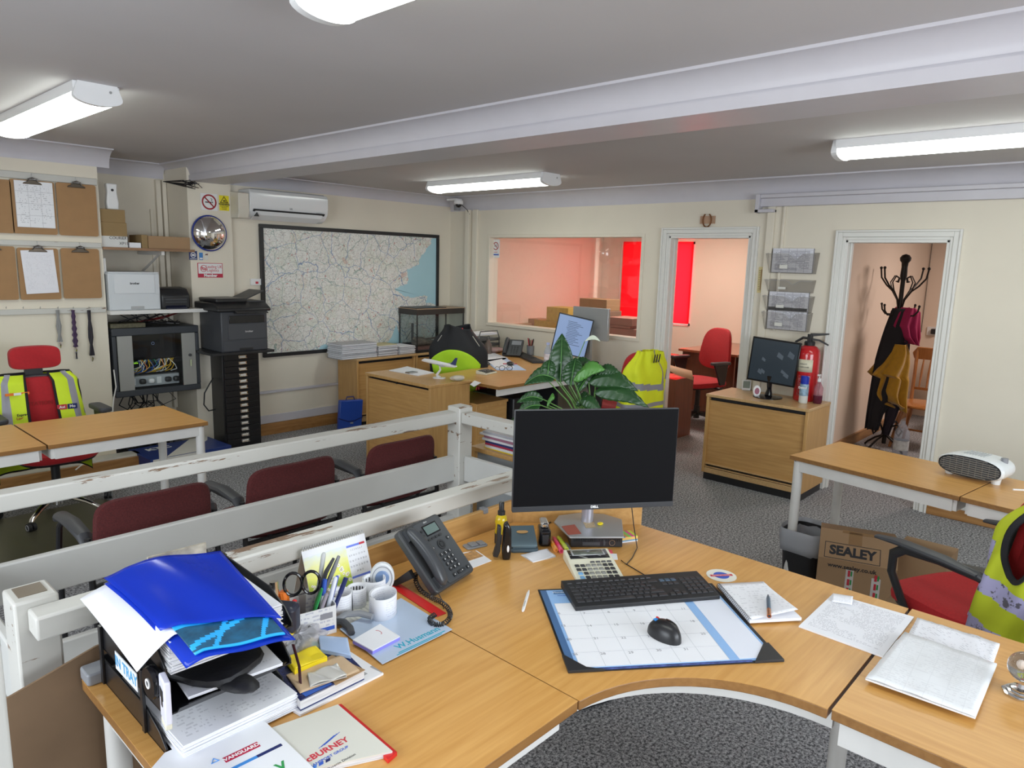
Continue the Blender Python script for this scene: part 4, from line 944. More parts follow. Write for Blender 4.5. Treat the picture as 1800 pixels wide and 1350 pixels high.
sheet('paper_scrap', 'small torn white paper scrap in front of the hole punch', 'paper', pxs([(915, 976), (937, 989), (977, 979), (962, 966)], ZD), ZD, .001, paper_m, curl=lambda u, v: .003*math.sin(3*u+2*v)**2)

# ---- desk phone
p0 = PZ(758, 1047, ZD)
t = thing('desk_phone', 'charcoal office phone on the front desk, tilted on its stand by the railing', 'telephone', (1.246, 1.425, ZD), R_(12))
TILT = Matrix.Translation((0, 0, .004)) @ Matrix.Rotation(R_(46), 4, 'X')
def tb_(): b = B(); b.T = TILT.copy(); return b
PWd, PHt = .192, .212
tb_().rbox(0, PWd, 0, PHt, 0, .024, .012).build('body', phone_m, t, bevel=.004)
tb_().rbox(.062, PWd-.006, .006, PHt-.006, .023, .027, .01).build('face_plate', mat('phone_face', (.055, .060, .066), .4, var=0), t, bevel=.001)
tb_().bx(.092, .158, .157, .192, .027, .0285).build('screen_frame', blackg, t)
tb_().bx(.096, .154, .161, .188, .0285, .029).build('screen', mat('grey_green_lcd', (.12, .17, .16), .2, var=0), t)
def hs(u, v):
    a = 2*PI*u; s_ = v; y = .008+.196*s_; k = .55+.45*math.sin(PI*min(1, max(0, s_)))**.35
    end = math.sin(PI*s_)**.25 if 0 < s_ < 1 else 0
    w_ = .024*(1-.18*math.sin(PI*s_))*end; h_ = .016*end
    lift = .038+.014*math.sin(PI*s_)
    return (.031+w_*math.copysign(abs(math.cos(a))**.7, math.cos(a)), y, lift+h_*math.copysign(abs(math.sin(a))**.7, math.sin(a)))
hb = tb_(); hb.grid(hs, 24, 24); hb.bx(.014, .048, .010, .045, .022, .036).bx(.014, .048, .168, .203, .022, .036)
hb.build('handset', mat('handset_plastic', (.05, .054, .060), .33, var=0), t)
key_m = mat('phone_key', (.028, .030, .033), .4, var=0); kw = mat('white_legend', (.7, .7, .7), .5, var=0)
def pkey(x, y, w_=.0125, d_=.010, lg=None):
    o = tb_().rbox(x-w_/2, x+w_/2, y-d_/2, y+d_/2, .027, .0305, .0025, 2).build('button', key_m, t)
    if lg:
        m_ = TILT @ Matrix.Translation((x, y, .0308))
        tx = text(lg, .0085, kw, o, m_.to_translation(), m_.to_euler(), depth=.0001, bold=.0002)
nums = ['1', '2', '3', '4', '5', '6', '7', '8', '9', '*', '0', '#']
for i in range(12): pkey(.100+(i % 3)*.0195, .090-(i//3)*.0165, lg=nums[i])
for i in range(4): pkey(.092+i*.0172, .146, .014, .006)
pkey(.082, .178, .010, .006); pkey(.080, .163, .010, .006); pkey(.084, .118, lg='<'); pkey(.166, .128, lg='o'); pkey(.100, .020, lg='<'); pkey(.168, .020, lg='x'); pkey(.134, .020, .036, .009, lg='-  +')
tb_().lathe([(.016, .027), (.016, .030), (.010, .030), (.010, .0275)], (.125, .118, 0), n=24, cap=False).build('navigation_ring', key_m, t)
tb_().lathe([(0, .027), (.008, .027), (.008, .0305), (0, .0305)], (.125, .118, 0), n=20, cap=False).build('button', key_m, t)
m_ = TILT @ Matrix.Translation((.118, .201, .0272)); text('cisco', .008, kw, t, m_.to_translation(), m_.to_euler(), depth=.0001)
B().prism([(.070, .045), (.085, .065), (.148, .012), (.158, 0), (.140, 0)], -.002, .012, ax='x').build('stand', black_pl, t)
B().prism([(.070, .045), (.085, .065), (.148, .012), (.158, 0), (.140, 0)], .165, .178, ax='x').build('stand', black_pl, t)
# coiled cord (world space)
path = [tuple(PZ(x, y, z)) for x, y, z in ((731, 1008, ZD+.03), (731, 1022, ZD+.015), (740, 1038, ZD+.01), (757, 1050, ZD+.01), (775, 1058, ZD+.01), (788, 1070, ZD+.01), (791, 1084, ZD+.01), (780, 1096, ZD+.01), (763, 1097, ZD+.01), (755, 1088, ZD+.013), (765, 1080, ZD+.017))]
pts = []; segs = 40*len(path); n_t = 46
pv = [Vector(p_) for p_ in path]
for i in range(segs+1):
    s_ = i/segs*(len(pv)-1); k = min(int(s_), len(pv)-2); f_ = s_-k
    P0, P1, P2, P3 = pv[max(k-1, 0)], pv[k], pv[k+1], pv[min(k+2, len(pv)-1)]
    c_ = .5*((2*P1)+(-P0+P2)*f_+(2*P0-5*P1+4*P2-P3)*f_*f_+(-P0+3*P1-3*P2+P3)*f_**3)
    tg = (P2-P1).normalized(); sd_ = tg.cross(Vector((0, 0, 1))).normalized(); u_ = sd_.cross(tg)
    a = 2*PI*n_t*i/segs
    pts.append(c_+sd_*.0058*math.cos(a)+u_*.0058*math.sin(a))
tag(B().tube(pts, .0016, 5).build('coiled_cord', black_pl, None), 'coiled black phone cord looping over the red ruler end', 'cord')
tag(B().tube([tuple(PZ(768, 1038, ZD+.02)), tuple(PZ(777, 1055, ZD+.006)), tuple(PZ(780, 1070, ZD+.003))], .0012, 5).build('phone_lead', dark_pl, None), 'thin grey lead running from the phone to its coiled cord', 'cord')
# red ruler
pa, pb2 = PZ(686, 1024, ZD), PZ(776, 1082, ZD); d = pb2-pa
t = thing('ruler', 'red plastic ruler lying under the coiled phone cord', 'ruler', (pa.x, pa.y, ZD), math.atan2(d.y, d.x))
B().bx(-.06, d.length, -.016, .016, 0, .003).build('blade', red_pl, t, bevel=.001)
b = B()
for i in range(40): b.bx(-.055+i*.007, -.0545+i*.007, .010, .0155, .003, .0032)
b.build('scale_marks', mat('dark_red_ink', (.25, .0, .0), .4, var=0), t)

# ---- clear folder, notepad, papers
def film_sheet(name, label, cat, pts, z, th, m, **k): return sheet(name, label, cat, pts, z, th, m, **k)
sheet('paper_stack', 'off-white printed form sheets under the label rolls and clear folder', 'paper', pxs([(584, 1078), (668, 1142), (735, 1080), (650, 1030)], ZD), ZD, .003, printed('off_white_form', paper=(.70, .69, .62), ink=(.25, .25, .25), lines=14, words=10, amount=.6, weight=.3))
o = sheet('clear_folder', 'clear blue-tinted document wallet with turquoise lettering, beside the red ruler', 'folder', pxs([(597, 1106), (672, 1168), (795, 1107), (705, 1052)], ZD+.0034), ZD+.0034, .0014, mat('blue_tinted_wallet', (.50, .60, .76), .18, var=.04, scale=5, coat=.4))
v0 = PZ(705, 1146, ZD); v1 = PZ(785, 1108, ZD); ra = az(v0, v1)-o.rotation_euler.z
def onthing(o, x, y, z=None):
    g_ = PZ(x, y, z if z else o.location.z); return loc2((g_.x, g_.y), (o.location.x, o.location.y), o.rotation_euler.z)
l = onthing(o, 735, 1122); text('W.Husmann', .030, inkcyan, o, (l[0], l[1], .0015), (0, 0, ra), depth=.0001, bold=.0006, sx=.9)
l = onthing(o, 742, 1128); b = B().at((l[0], l[1], .0015), ra).bx(-.075, .075, -.0035, .0, 0, .0002).bx(-.085, .06, -.009, -.006, 0, .0002); b.build('underline', inkcyan, o)
pt = pxs([(620, 1127), (655, 1146), (703, 1121), (668, 1099)], ZD+.012)
o = sheet('notepad', 'small white and violet notepad lying on the clear folder', 'notepad', [pt[0], pt[1], pt[2], pt[3]], ZD+.005, .011, paper_m, side=mat('violet_pad_edge', (.30, .28, .80), .5), jit=.001)
b = B(); l = onthing(o, 664, 1112, ZD+.016); b.tube([(l[0]+.012*math.cos(R_(a)), l[1]+.008*math.sin(R_(a)), .0112) for a in range(0, 170, 20)], .0006, 4).build('logo', inkred, o)
# label rolls
for i, (x, y, r1, h_, lab) in enumerate(((598, 1082, .033, .060, 'loose coil of white printed labels, nearest the pen box'), (628, 1068, .026, .055, 'narrow coil of white printed labels, squeezed between two wider ones'),
                                  (658, 1052, .034, .055, 'coil of white labels with black slots inside, against the tape dispenser'), (674, 1083, .038, .060, 'widest oval coil of white printed labels, nearest the clear folder'))):
    p = PZ(x, y-2, ZD)
    t = thing('label_roll', lab, 'label roll', (p.x, p.y, ZD+.0045), R_(25*i-40), 'label rolls by the desk calendar'); L_ = 60
    ex = 1.25 if i == 3 else 1.05
    def spi(u, v, r1=r1, h_=h_, ex=ex): a = 2*PI*1.45*u; r_ = r1*(1-.16*u); return (r_*ex*math.cos(a), r_*math.sin(a), h_*v)
    B().grid(spi, L_, 2).build('label_strip', p_label, t, solid=.0007)
    if i in (1, 2):
        b = B()
        for k in range(5):
            a = R_(30+k*22); r_ = r1*.985*.9; b.at((r_*ex*math.cos(a)*.93, r_*math.sin(a)*.93, h_*.72), a).box((0, 0, 0), (.001, .003, .012))
        b.build('slot_marks', inkm, t)
# tape dispenser
p = PZ(672, 1040, ZD)
t = thing('tape_dispenser', 'white oval tape dispenser with a pale blue hub beside the desk calendar', 'tape dispenser', (p.x, p.y, ZD), R_(-38))
fr_ = mat('frosted_white', (.72, .75, .78), .25, var=0)
b = B(); b.prism([(.035*math.cos(a), .045+.045*math.sin(a)) for a in [2*PI*i/32 for i in range(32)]], -.010, .010, ax='y').build('shell', fr_, t, bevel=.004)
b = B(); b.prism([(.020*math.cos(a)-.0, .047+.022*math.sin(a)) for a in [2*PI*i/28 for i in range(28)]], -.013, .013, ax='y').build('hub', mat('translucent_blue', (.20, .30, .50), .15, coat=.5, var=0), t, bevel=.002)
B().tube([(.028*math.cos(a), -.0105, .045+.036*math.sin(a)) for a in [2*PI*i/32 for i in range(32)]], .001, 5, True).build('ring_groove', grey_pl, t)

# desk calendar (tent)
cl, cr_ = Vector((.985, 1.632)), Vector((1.20, 1.628))
t = thing('desk_calendar', 'spiral desk calendar with a daisy meadow picture and month table', 'calendar', (.985, 1.630, ZD), az(cl, cr_))
Wc, Hc = .208, .150
CT = Matrix.Translation((0, 0, .001)) @ Matrix.Rotation(R_(70), 4, 'X')
def cb(): b = B(); b.T = CT.copy(); return b
cb().bx(0, Wc, 0, Hc, -.0015, 0).build('card', paper_m, t)
Bk = B(); Bk.T = Matrix.Translation((0, .10, .0005)) @ Matrix.Rotation(R_(109), 4, 'X'); Bk.bx(0, Wc, 0.002, Hc, 0, .0015).build('back_card', paperc, t)
m, nt, pb = new_mat('daisy_meadow_print')
tc = N(nt, 'ShaderNodeTexCoord'); sp = N(nt, 'ShaderNodeSeparateXYZ'); nt.links.new(tc.outputs['Generated'], sp.inputs[0])
rp = N(nt, 'ShaderNodeValToRGB'); e = rp.color_ramp.elements; e[0].position = 0; e[0].color = (.25, .45, .06, 1); e[1].position = 1; e[1].color = (.72, .78, .78, 1)
for ps, c_ in ((.28, (.45, .62, .06, 1)), (.5, (.75, .75, .10, 1)), (.75, (.80, .80, .35, 1))): k = e.new(ps); k.color = c_
nz = N(nt, 'ShaderNodeTexNoise'); setin(nz, Scale=6.0); ad = N(nt, 'ShaderNodeMath', operation='MULTIPLY_ADD'); ad.inputs[1].default_value = .35
nt.links.new(tc.outputs['Generated'], nz.inputs['Vector']); nt.links.new(nz.outputs[0], ad.inputs[0]); sb = N(nt, 'ShaderNodeMath', operation='SUBTRACT'); sb.inputs[1].default_value = .17
nt.links.new(sp.outputs[2], sb.inputs[0]); nt.links.new(sb.outputs[0], ad.inputs[2]); nt.links.new(ad.outputs[0], rp.inputs[0]); nt.links.new(rp.outputs[0], pb.inputs['Base Color']); setin(pb, Roughness=.4)
cb().bx(.0, Wc*.66, .0, Hc*.86, 0, .0004).build('picture', m, t)
b = B(); b.T = CT.copy(); rr = random.Random(3)
b2 = B(); b2.T = CT.copy()
for i in range(34):
    x_, y_ = rr.uniform(.01, Wc*.64), rr.uniform(.008, .055) if i < 28 else rr.uniform(.05, .085)
    if i >= 28: x_ = rr.uniform(.09, .13)
    r_ = rr.uniform(.003, .0055)
    b.lathe([(0, .0005), (r_, .0005), (r_, .0007), (0, .0007)], (x_, y_, 0), n=9, cap=False); b2.lathe([(0, .0008), (r_*.35, .0008), (r_*.35, .0009), (0, .0009)], (x_, y_, 0), n=7, cap=False)
b.build('daisies', inkwhite, t); b2.build('daisy_centres', yellow_m, t)
cb().bx(Wc*.67, Wc*.97, Hc*.80, Hc*.84, 0, .0004).build('weekday_bar', mat('calendar_blue', (.15, .22, .75), .5, var=0), t)
cb().bx(Wc*.88, Wc*.97, Hc*.80, Hc*.84, .0004, .0006).build('weekend_bar', inkred, t)
cb().bx(Wc*.67, Wc*.97, Hc*.20, Hc*.24, 0, .0004).build('weekday_bar', MATS['calendar_blue'], t)
for r_ in range(5):
    m_ = CT @ Matrix.Translation((Wc*.82, Hc*(.74-r_*.105), .0003)); text('  '.join(str(1+r_*7+k) for k in range(7)) if r_ < 4 else '29  30  31', .0075, inkgrey, t, m_.to_translation(), m_.to_euler(), depth=.0001, sx=.78)
b = B(); b.T = CT.copy()
for i in range(26): x_ = .006+i*.0079; b.tube([(x_, Hc+.003+.006*math.sin(s), .004*math.cos(s)-.001) for s in [2*PI*k/8 for k in range(8)]], .0008, 4, True)
b.build('wire_binding', alu, t)

# ================================================================== LETTER TRAYS AND THE CLUTTER AROUND THEM
TX, TY, TW, TD = .462, 1.295, .262, .355
tray_m = mat('black_tray_plastic', (.012, .012, .014), .28, var=0)
def letter_tray(label, z, dx=0, dy=0, rz=0):
    t = thing('letter_tray', label, 'letter tray', (TX+dx, TY+dy, z), rz, 'stacked black letter trays')
    B().bx(0, TW, 0, TD, 0, .003).build('tray_floor', tray_m, t)
    pr_ = [(0, 0), (TD, 0), (TD, .058), (.10, .058), (.03, .035), (0, .012)]
    for x in (0, TW-.004): B().prism(pr_, x, x+.004, ax='x').build('side_wall', tray_m, t, bevel=.001)
    B().bx(.004, TW-.004, TD-.004, TD, 0, .058).build('back_wall', tray_m, t)
    B().prism([(0, 0), (.004, 0), (-.012, .018), (-.016, .018)], .02, TW-.02, ax='x').build('front_lip', tray_m, t)
    return t
t1 = letter_tray('lowest black letter tray, full of loose white papers', ZD)
t2 = letter_tray('middle black letter tray, holding a black pouch and a few sheets', ZD+.085, 0, -.010)
t3 = letter_tray('top black letter tray under the blue folder', ZD+.17, .004, -.004, R_(-2))
for i, tt in enumerate((t2, t3)):
    for x in (-.006, TW):
        for y in (.10, TD-.02):
            B().bx(x, x+.006, y, y+.014, -.082, .055).build('riser', tray_m, tt, bevel=.001)
b = B().bx(-.0075, -.006, .12, .24, .0, .040); b.build('name_card', paper_m, t2)
text('IN TRAY', .032, mat('sky_blue_ink', (.10, .42, .75), .5, var=0), t2, (-.0078, .18, .020), (PI/2, 0, -PI/2), depth=.0001, bold=.0008)
def ts(name, label, x0, x1, y0, y1, z, th, m, rot=0, side=None, jit=0, curl=None, cat='paper', group=None):
    cx, cy = (x0+x1)/2, (y0+y1)/2; pts = []
    for x, y in ((x0, y0), (x1, y0), (x1, y1), (x0, y1)):
        dx, dy = x-cx, y-cy; pts.append(Vector((cx+dx*math.cos(rot)-dy*math.sin(rot), cy+dx*math.sin(rot)+dy*math.cos(rot), 0)))
    return sheet(name, label, cat, pts, z, th, m, group, side=side, jit=jit, curl=curl)
ts('paper_stack', 'thick stack of white papers sticking out of the lowest black letter tray', .475, .712, 1.245, 1.56, ZD+.0045, .035, p_light, R_(0), paper_m, .004)
ts('paper_stack', 'few printed sheets curving out of the middle black letter tray', .520, .708, 1.27, 1.60, ZD+.105, .006, p_light, R_(-6), paper_m, .002)
tag(B().at((.575, 1.39, ZD+.107), R_(20)).ell((0, 0, .014), (.085, .13, .014), 20, 10, p=.6).ell((-.03, -.12, .004), (.03, .06, .012), 14, 8).build('pouch', mat('black_nylon', (.01, .01, .012), .55, var=.1, bump=.2, bscale=60), None), 'soft black pouch stuffed into the middle letter tray', 'pouch')
ts('paper_stack', 'pile of papers and card folders in the top letter tray under the blue folder', .478, .700, 1.27, 1.61, ZD+.1745, .065, paper_m, R_(-2), paper_edge, .003)
ts('framed_card', 'card in a clear frame standing in the top letter tray behind the blue folder', .56, .69, 1.605, 1.612, ZD+.240, .034, mat('beige_frame_card', (.42, .38, .30), .25, var=.5, scale=30, coat=.6), R_(-2), cat='card')
# drooping white papers and the blue folder
def dro(u, v):   # u across, v towards the back
    x = .440+.07*u; y = 1.265+.31*v
    z = ZD+.252-.055*max(0, .7-u)**1.3*(1.3-.5*v)-.02*(1-v)**2*max(0, .7-u)
    return (x-.02*(1-u), y+.03*(1-u), z)
tag(B().grid(dro, 16, 14).build('paper', paper_m, None, solid=.0012), 'white papers drooping over the left side of the top letter tray', 'paper')
def fold(u, v):
    A_ = Vector((.470, 1.20)); Bq = Vector((.632, 1.105)); Cq = Vector((.690, 1.53)); Dq = Vector((.462, 1.585))
    p_ = A_*(1-u)*(1-v)+Bq*u*(1-v)+Cq*u*v+Dq*(1-u)*v
    z = ZD+.274+.012*math.sin(PI*u)*(.4+.6*v)-.034*(1-v)**2.2*(1-.6*u)-.008*max(0, .18-u)/.18+.003*math.sin(9*u+4*v)
    return (p_.x, p_.y, z)
t = thing('document_folder', 'translucent blue plastic folder lying across the top of the letter trays', 'folder', (0, 0, 0))
B().grid(lambda u, v: (fold(u, v)[0], fold(u, v)[1], fold(u, v)[2]-.012+.0), 24, 24).build('back_sheet', bluefilm, t, solid=.0008)
B().grid(lambda u, v: (fold(u, .27-.12*u+(.73+.12*u)*v)[0], fold(u, .27-.12*u+(.73+.12*u)*v)[1], fold(u, .27-.12*u+(.73+.12*u)*v)[2]+.001), 24, 24).build('front_sheet', bluefilm, t, solid=.0008)
def bro(u, v): q_ = fold(.10+u*.82, .02+.85*v); return (q_[0], q_[1], q_[2]-.004)
def brm(u, v):
    if v > .40: return 1
    if abs((u-.30)-1.3*(v-.06)) < .03 or abs((u-.80)-1.1*(v-.05)) < .03 or abs(v-.05-.25*u) < .02: return 0
    if v < .02 or (v > .25): return 0
    return 2
tb = B(); tb.grid(bro, 60, 60, mf=brm)
tag(tb.build('brochure', [mat('cyan_brochure_print', (.02, .38, .85), .35, var=0), paper_m, mat('dark_teal_photo_print', (.01, .08, .16), .35, var=.5, scale=40)], None, solid=.003), 'brochure with cyan bands and dark photographs inside the blue folder', 'brochure')
# sellotape core and white gadget on the trays' left side
p = PZ(232, 1128, ZD+.16)
t = thing('tape_reel', 'black reel of tape leaning on the left side of the letter trays', 'tape reel', (.452, 1.315, ZD+.115), 0)
B().at((0, 0, .035), ry=R_(90)).lathe([(.012, -.008), (.030, -.008), (.032, -.004), (.032, .004), (.030, .008), (.012, .008)], n=28).build('reel', blackg, t)
B().at((-.0085, 0, .035), ry=R_(90)).lathe([(.006, -.001), (.010, -.001), (.010, .001), (.006, .001), (.006, -.001)], n=20, cap=False).build('hub', inkwhite, t)
t = thing('label_gadget', 'small white plastic gadget wedged beside the black tape reel', 'gadget', (.447, 1.258, ZD+.10), R_(-10))
B().bx(0, .012, -.022, .022, 0, .085).build('body', mat('lilac_white_plastic', (.72, .72, .82), .35, var=0), t, bevel=.003)
B().bx(-.001, .0, -.012, .012, .045, .065).bx(-.001, 0, -.005, .005, .03, .05).build('slot', black_pl, t)
B().bx(0, .012, -.018, .018, -.012, .0).build('foot', cream, t, bevel=.002)
p = PZ(173, 1190, ZD)
tag(B().rbox(-.02, .045, -.02, .035, 0, .028, .008).build('desk_clip', grey_pl, None, loc=(p.x-.01, p.y-.01, ZD), bevel=.004), 'grey plastic clip on the far left corner of the front desk', 'clip')

# pen box with its contents
p = PZ(560, 1118, ZD); bx_, by_ = p.x, p.y
t = thing('pen_box', 'white printed carton used as a pen box between the trays and the label rolls', 'pen holder', (bx_-.055, by_+.005, ZD), R_(-12))
cm_ = printed('carton_print', paper=(.74, .74, .74), ink=(.1, .12, .3), lines=8, words=12, amount=.5, weight=.35, axis=2)
b = B(); b.bx(0, .10, 0, .002, 0, .075).bx(0, .10, .078, .08, 0, .085).bx(0, .002, .002, .078, 0, .08).bx(.098, .10, .002, .078, 0, .08).bx(.002, .098, .002, .078, 0, .002)
b.build('carton', cm_, t)
B().bx(.055, .095, -.0012, 0, .012, .022).build('blue_stripe', inkblue, t); B().bx(.058, .09, -.0012, 0, .045, .06).build('barcode', inkgrey, t)
def stick(name, label, base, top, r, m, extra=None, cat='pen'):
    """a pen-like thing standing in the box; base/top are (x, y, z) local to the box"""
    Bv = Vector(base); Tv = Vector(top); M = Matrix.Translation((bx_-.055, by_+.005, ZD)) @ Matrix.Rotation(R_(-12), 4, 'Z')
    a = M @ Bv; c = M @ Tv; d = c-a; L = d.length
    t_ = thing(name, label, cat, tuple(a)); t_.rotation_euler = d.to_track_quat('Z', 'Y').to_euler()
    B().tube([(0, 0, 0), (0, 0, L*.1), (0, 0, L*.97), (0, 0, L)], [r*.4, r, r, r*.6], 10).build('barrel', m, t_)
    if extra: B().tube([(0, 0, L*.70), (0, 0, L*1.001)], [r*1.15, r*1.1], 10).bx(r, r*1.5, -.0015, .0015, L*.72, L*.97).build('cap', extra, t_)
    return t_
stick('pen', 'white-barrelled pen with a blue cap in the pen box', (.06, .02, .004), (.085, .035, .135), .0055, mat('ice_white', (.72, .75, .85), .3, var=0), inkblue)
stick('pen', 'thick white retractable pen leaning right in the pen box', (.07, .02, .004), (.112, .03, .137), .006, mat('ice_white', (.72, .75, .85), .3, var=0))
stick('pen', 'navy pen leaning furthest right in the pen box', (.08, .02, .004), (.140, .03, .128), .0055, navy, navy)
stick('pen', 'bright blue pen between the navy and white ones in the pen box', (.08, .035, .004), (.122, .045, .132), .0050, mat('royal_blue', (.05, .10, .6), .3, var=0))
stick('pen', 'mauve-grey pen at the front of the pen box', (.04, .012, .004), (.078, .006, .110), .0055, mat('mauve_grey', (.28, .25, .30), .4, var=0))
stick('marker_pen', 'light grey marker standing tallest, behind the scissors', (.06, .06, .004), (.098, .075, .190), .006, mat('pale_grey', (.55, .57, .57), .4, var=0), None, 'marker')
stick('spray_tube', 'small silver-capped tube standing left of the scissors', (-.035, .055, .004), (-.035, .07, .145), .010, mat('navy_white_label', (.25, .28, .45), .4, var=.5, scale=60), chrome, 'tube')
stick('cutter', 'orange cutter handle behind the tape measure', (.0, .06, .004), (-.012, .07, .115), .012, orange_m, None, 'cutter')
stick('screwdriver', 'small tool with a red handle behind the tape measure', (.015, .035, .004), (.004, .035, .100), .0065, red_pl, None, 'screwdriver')
M = Matrix.Translation((bx_-.055, by_+.005, ZD)) @ Matrix.Rotation(R_(-12), 4, 'Z')
t = thing('scissors', 'scissors with black loop handles standing handle-up in the pen box', 'scissors', tuple(M @ Vector((.03, .05, .01)))); t.rotation_euler = (0, 0, R_(-30))
for s_ in (-1, 1):
    B().tube([(s_*.022+.022*math.cos(a), 0, .122+.030*math.sin(a)) for a in [2*PI*i/20 for i in range(20)]], .005, 8, True, flat=.8).build('handle', blackg, t)
B().prism([(-.005, 0), (.005, 0), (.009, .09), (-.009, .09)], -.001, .001, ax='y').build('blades', steel, t)
t = thing('garden_shears', 'grey-handled pliers rising above the pen box', 'pliers', tuple(M @ Vector((.06, .045, .01)))); t.rotation_euler = (R_(-6), R_(14), R_(-25))
B().tube([(0, 0, 0), (.004, 0, .09), (.016, 0, .15), (.022, 0, .185)], [.006, .009, .010, .007], 8, flat=.6).build('handle', grey_pl, t)
B().tube([(0, 0, 0), (-.006, 0, .09), (-.002, 0, .14), (.01, 0, .178)], [.006, .009, .010, .006], 8, flat=.6).build('handle', dark_pl, t)
t = thing('craft_knife', 'green-handled cutter between the scissors and the pens', 'cutter', tuple(M @ Vector((.035, .02, .01)))); t.rotation_euler = (0, R_(14), R_(-25))
B().tube([(0, 0, 0), (0, 0, .05), (.002, 0, .09), (.006, 0, .118)], [.004, .009, .012, .006], 10, flat=.5).build('handle', green_m, t)
t = thing('black_pouch', 'crinkled black plastic bag behind the tape measure', 'bag', (.735, 1.60, ZD))
B().ell((0, 0, .05), (.045, .035, .055), 16, 10, p=.8).build('bag', mat('shiny_black_bag', (.012, .012, .013), .2, var=0, bump=.9, bscale=40), t)
# tape measure hooked on the tray, lanyard below
p = PZ(492, 1062, ZD+.15)
t = thing('tape_measure', 'chunky black and yellow tape measure resting on the right wall of the trays', 'tape measure', (.733, 1.335, ZD+.140), R_(35))
B().rbox(-.022, .022, -.036, .036, .0, .062, .014).build('case', mat('navy_black_plastic', (.015, .018, .035), .35, var=0), t, bevel=.009)
B().rbox(-.0235, .0235, -.030, .037, -.003, .012, .012).build('yellow_base', yellow_m, t, bevel=.003)
tag(B().tube([(.737, 1.300, ZD+.118), (.742, 1.285, ZD+.07), (.738, 1.275, ZD+.03), (.722, 1.262, ZD+.006)], [.006]*4, 8, flat=.3).build('lanyard', mat('dark_maroon_ribbon', (.06, .008, .015), .6), None), 'dark maroon ribbon hanging from the tape measure to the desk', 'ribbon')
B_ = B()
# long-arm grey tool in front of the label rolls
zz = ZD+.012
t = thing('hand_punch', 'grey-handled hand tool lying open in front of the label rolls', 'hand tool', (0, 0, 0))
h1 = [PZ(570, 1097, zz), PZ(590, 1092, zz), PZ(608, 1080, zz+.012), PZ(632, 1078, zz+.012), PZ(655, 1084, zz+.010)]
h2 = [PZ(568, 1098, zz), PZ(588, 1092, zz), PZ(604, 1094, zz+.002), PZ(615, 1104, zz), PZ(618, 1113, zz)]
B().tube(h1, [.010, .011, .010, .010, .009], 10, flat=.8).build('handle', grey_pl, t); B().tube(h2, [.011, .012, .011, .010, .009], 10, flat=.8).build('handle', dark_pl, t)
B().tube([PZ(570, 1097, zz), PZ(548, 1092, zz+.01), PZ(537, 1100, zz)], [.010, .008, .004], 8, flat=.5).build('jaw', mat('brown_steel', (.16, .12, .09), .3, .8), t)
tag(B().prism([(0, 0), (.03, .0), (.034, .05), (.012, .075), (-.004, .05)], -.008, .008, ax='y').build('twine_bag', mat('taupe_plastic_bag', (.28, .24, .20), .25, var=.2, bump=.5, bscale=60), None, loc=tuple(PZ(568, 1085, ZD))), 'small taupe plastic bag between the carton and the nearest label coil', 'bag')

# books, packets and envelopes in front of the pen box
sheet('magazine', 'white and black magazine in a clear sleeve under the navy box', 'magazine', pxs([(500, 1243), (528, 1260), (674, 1187), (586, 1130)], ZD), ZD, .006, printed('magazine_cover', paper=(.80, .80, .82), ink=(.05, .05, .06), lines=6, words=6, amount=.35, weight=.6, margin=.02), jit=.001, side=paper_m)
pt = pxs([(528, 1232), (640, 1178), (596, 1134), (478, 1172)], ZD+.03)
o_ = Vector((pt[0].x, pt[0].y)); a_ = az(pt[0], pt[1]); L = [loc2((q_.x, q_.y), o_, a_) for q_ in pt]
t = thing('boxed_book', 'navy boxed calendar with white page block lying on the magazine', 'book', (o_.x, o_.y, ZD+.0065), a_)
B().prism(L, .003, .022).build('pages', paper_edge, t)
B().prism(L, .022, .0245).build('cover', mat('navy_starry_cover', (.012, .02, .09), .2, var=.6, scale=60, coat=.5), t, bevel=.001)
B().prism(L, 0, .003).build('back_cover', navy, t)
B().bx(.015, .08, .004, .03, .0245, .025).build('blue_band', mat('cover_blue', (.03, .12, .5), .3), t)
sheet('envelope', 'large brown paper envelope on the navy boxed book', 'envelope', pxs([(527, 1219), (632, 1180), (600, 1152), (503, 1187)], ZD+.033), ZD+.033, .0012, mat('buff_envelope', (.60, .43, .27), .7), curl=lambda u, v: .002*math.sin(4*u+3*v)**2)
sheet('envelope', 'darker brown envelope half under the buff one', 'envelope', pxs([(590, 1205), (642, 1178), (584, 1152), (560, 1165)], ZD+.0315), ZD+.0315, .0012, mat('kraft_envelope', (.38, .24, .12), .7))
sheet('clear_packet', 'small clear cellophane packet on the buff envelope', 'packet', pxs([(545, 1208), (610, 1190), (592, 1168), (540, 1186)], ZD+.037), ZD+.037, .001, mat('cloudy_cellophane', (.62, .60, .56), .15, var=.15, coat=.5), curl=lambda u, v: .005*abs(math.sin(5*u+2*v)))
pt = pxs([(518, 1178), (575, 1155), (555, 1137), (500, 1156)], ZD+.045)
sheet('duster', 'folded bright yellow cloth packet on the navy book', 'packet', pt, ZD+.033, .014, mat('bright_yellow_cloth', (.85, .66, .01), .45, var=.04), curl=lambda u, v: .003*math.sin(6*u)*math.sin(5*v))
sheet('blue_packet', 'pale blue plastic pouch beside the yellow packet', 'packet', pxs([(563, 1149), (617, 1160), (611, 1128), (560, 1124)], ZD+.03), ZD+.0326, .008, mat('pale_blue_pouch', (.42, .55, .80), .25, var=.03, coat=.3), curl=lambda u, v: .004*math.sin(3*u)*math.sin(3*v))
def bagf(u, v):
    a = 2*PI*u; th = PI*v-PI/2; k = 1+.10*math.sin(7*a+5*th)+.07*math.sin(13*a-9*th)
    return (.085*math.cos(th)*math.cos(a)*k, .055*math.cos(th)*math.sin(a)*k, .026+.026*math.sin(th)*k)
p = PZ(525, 1135, ZD+.03)
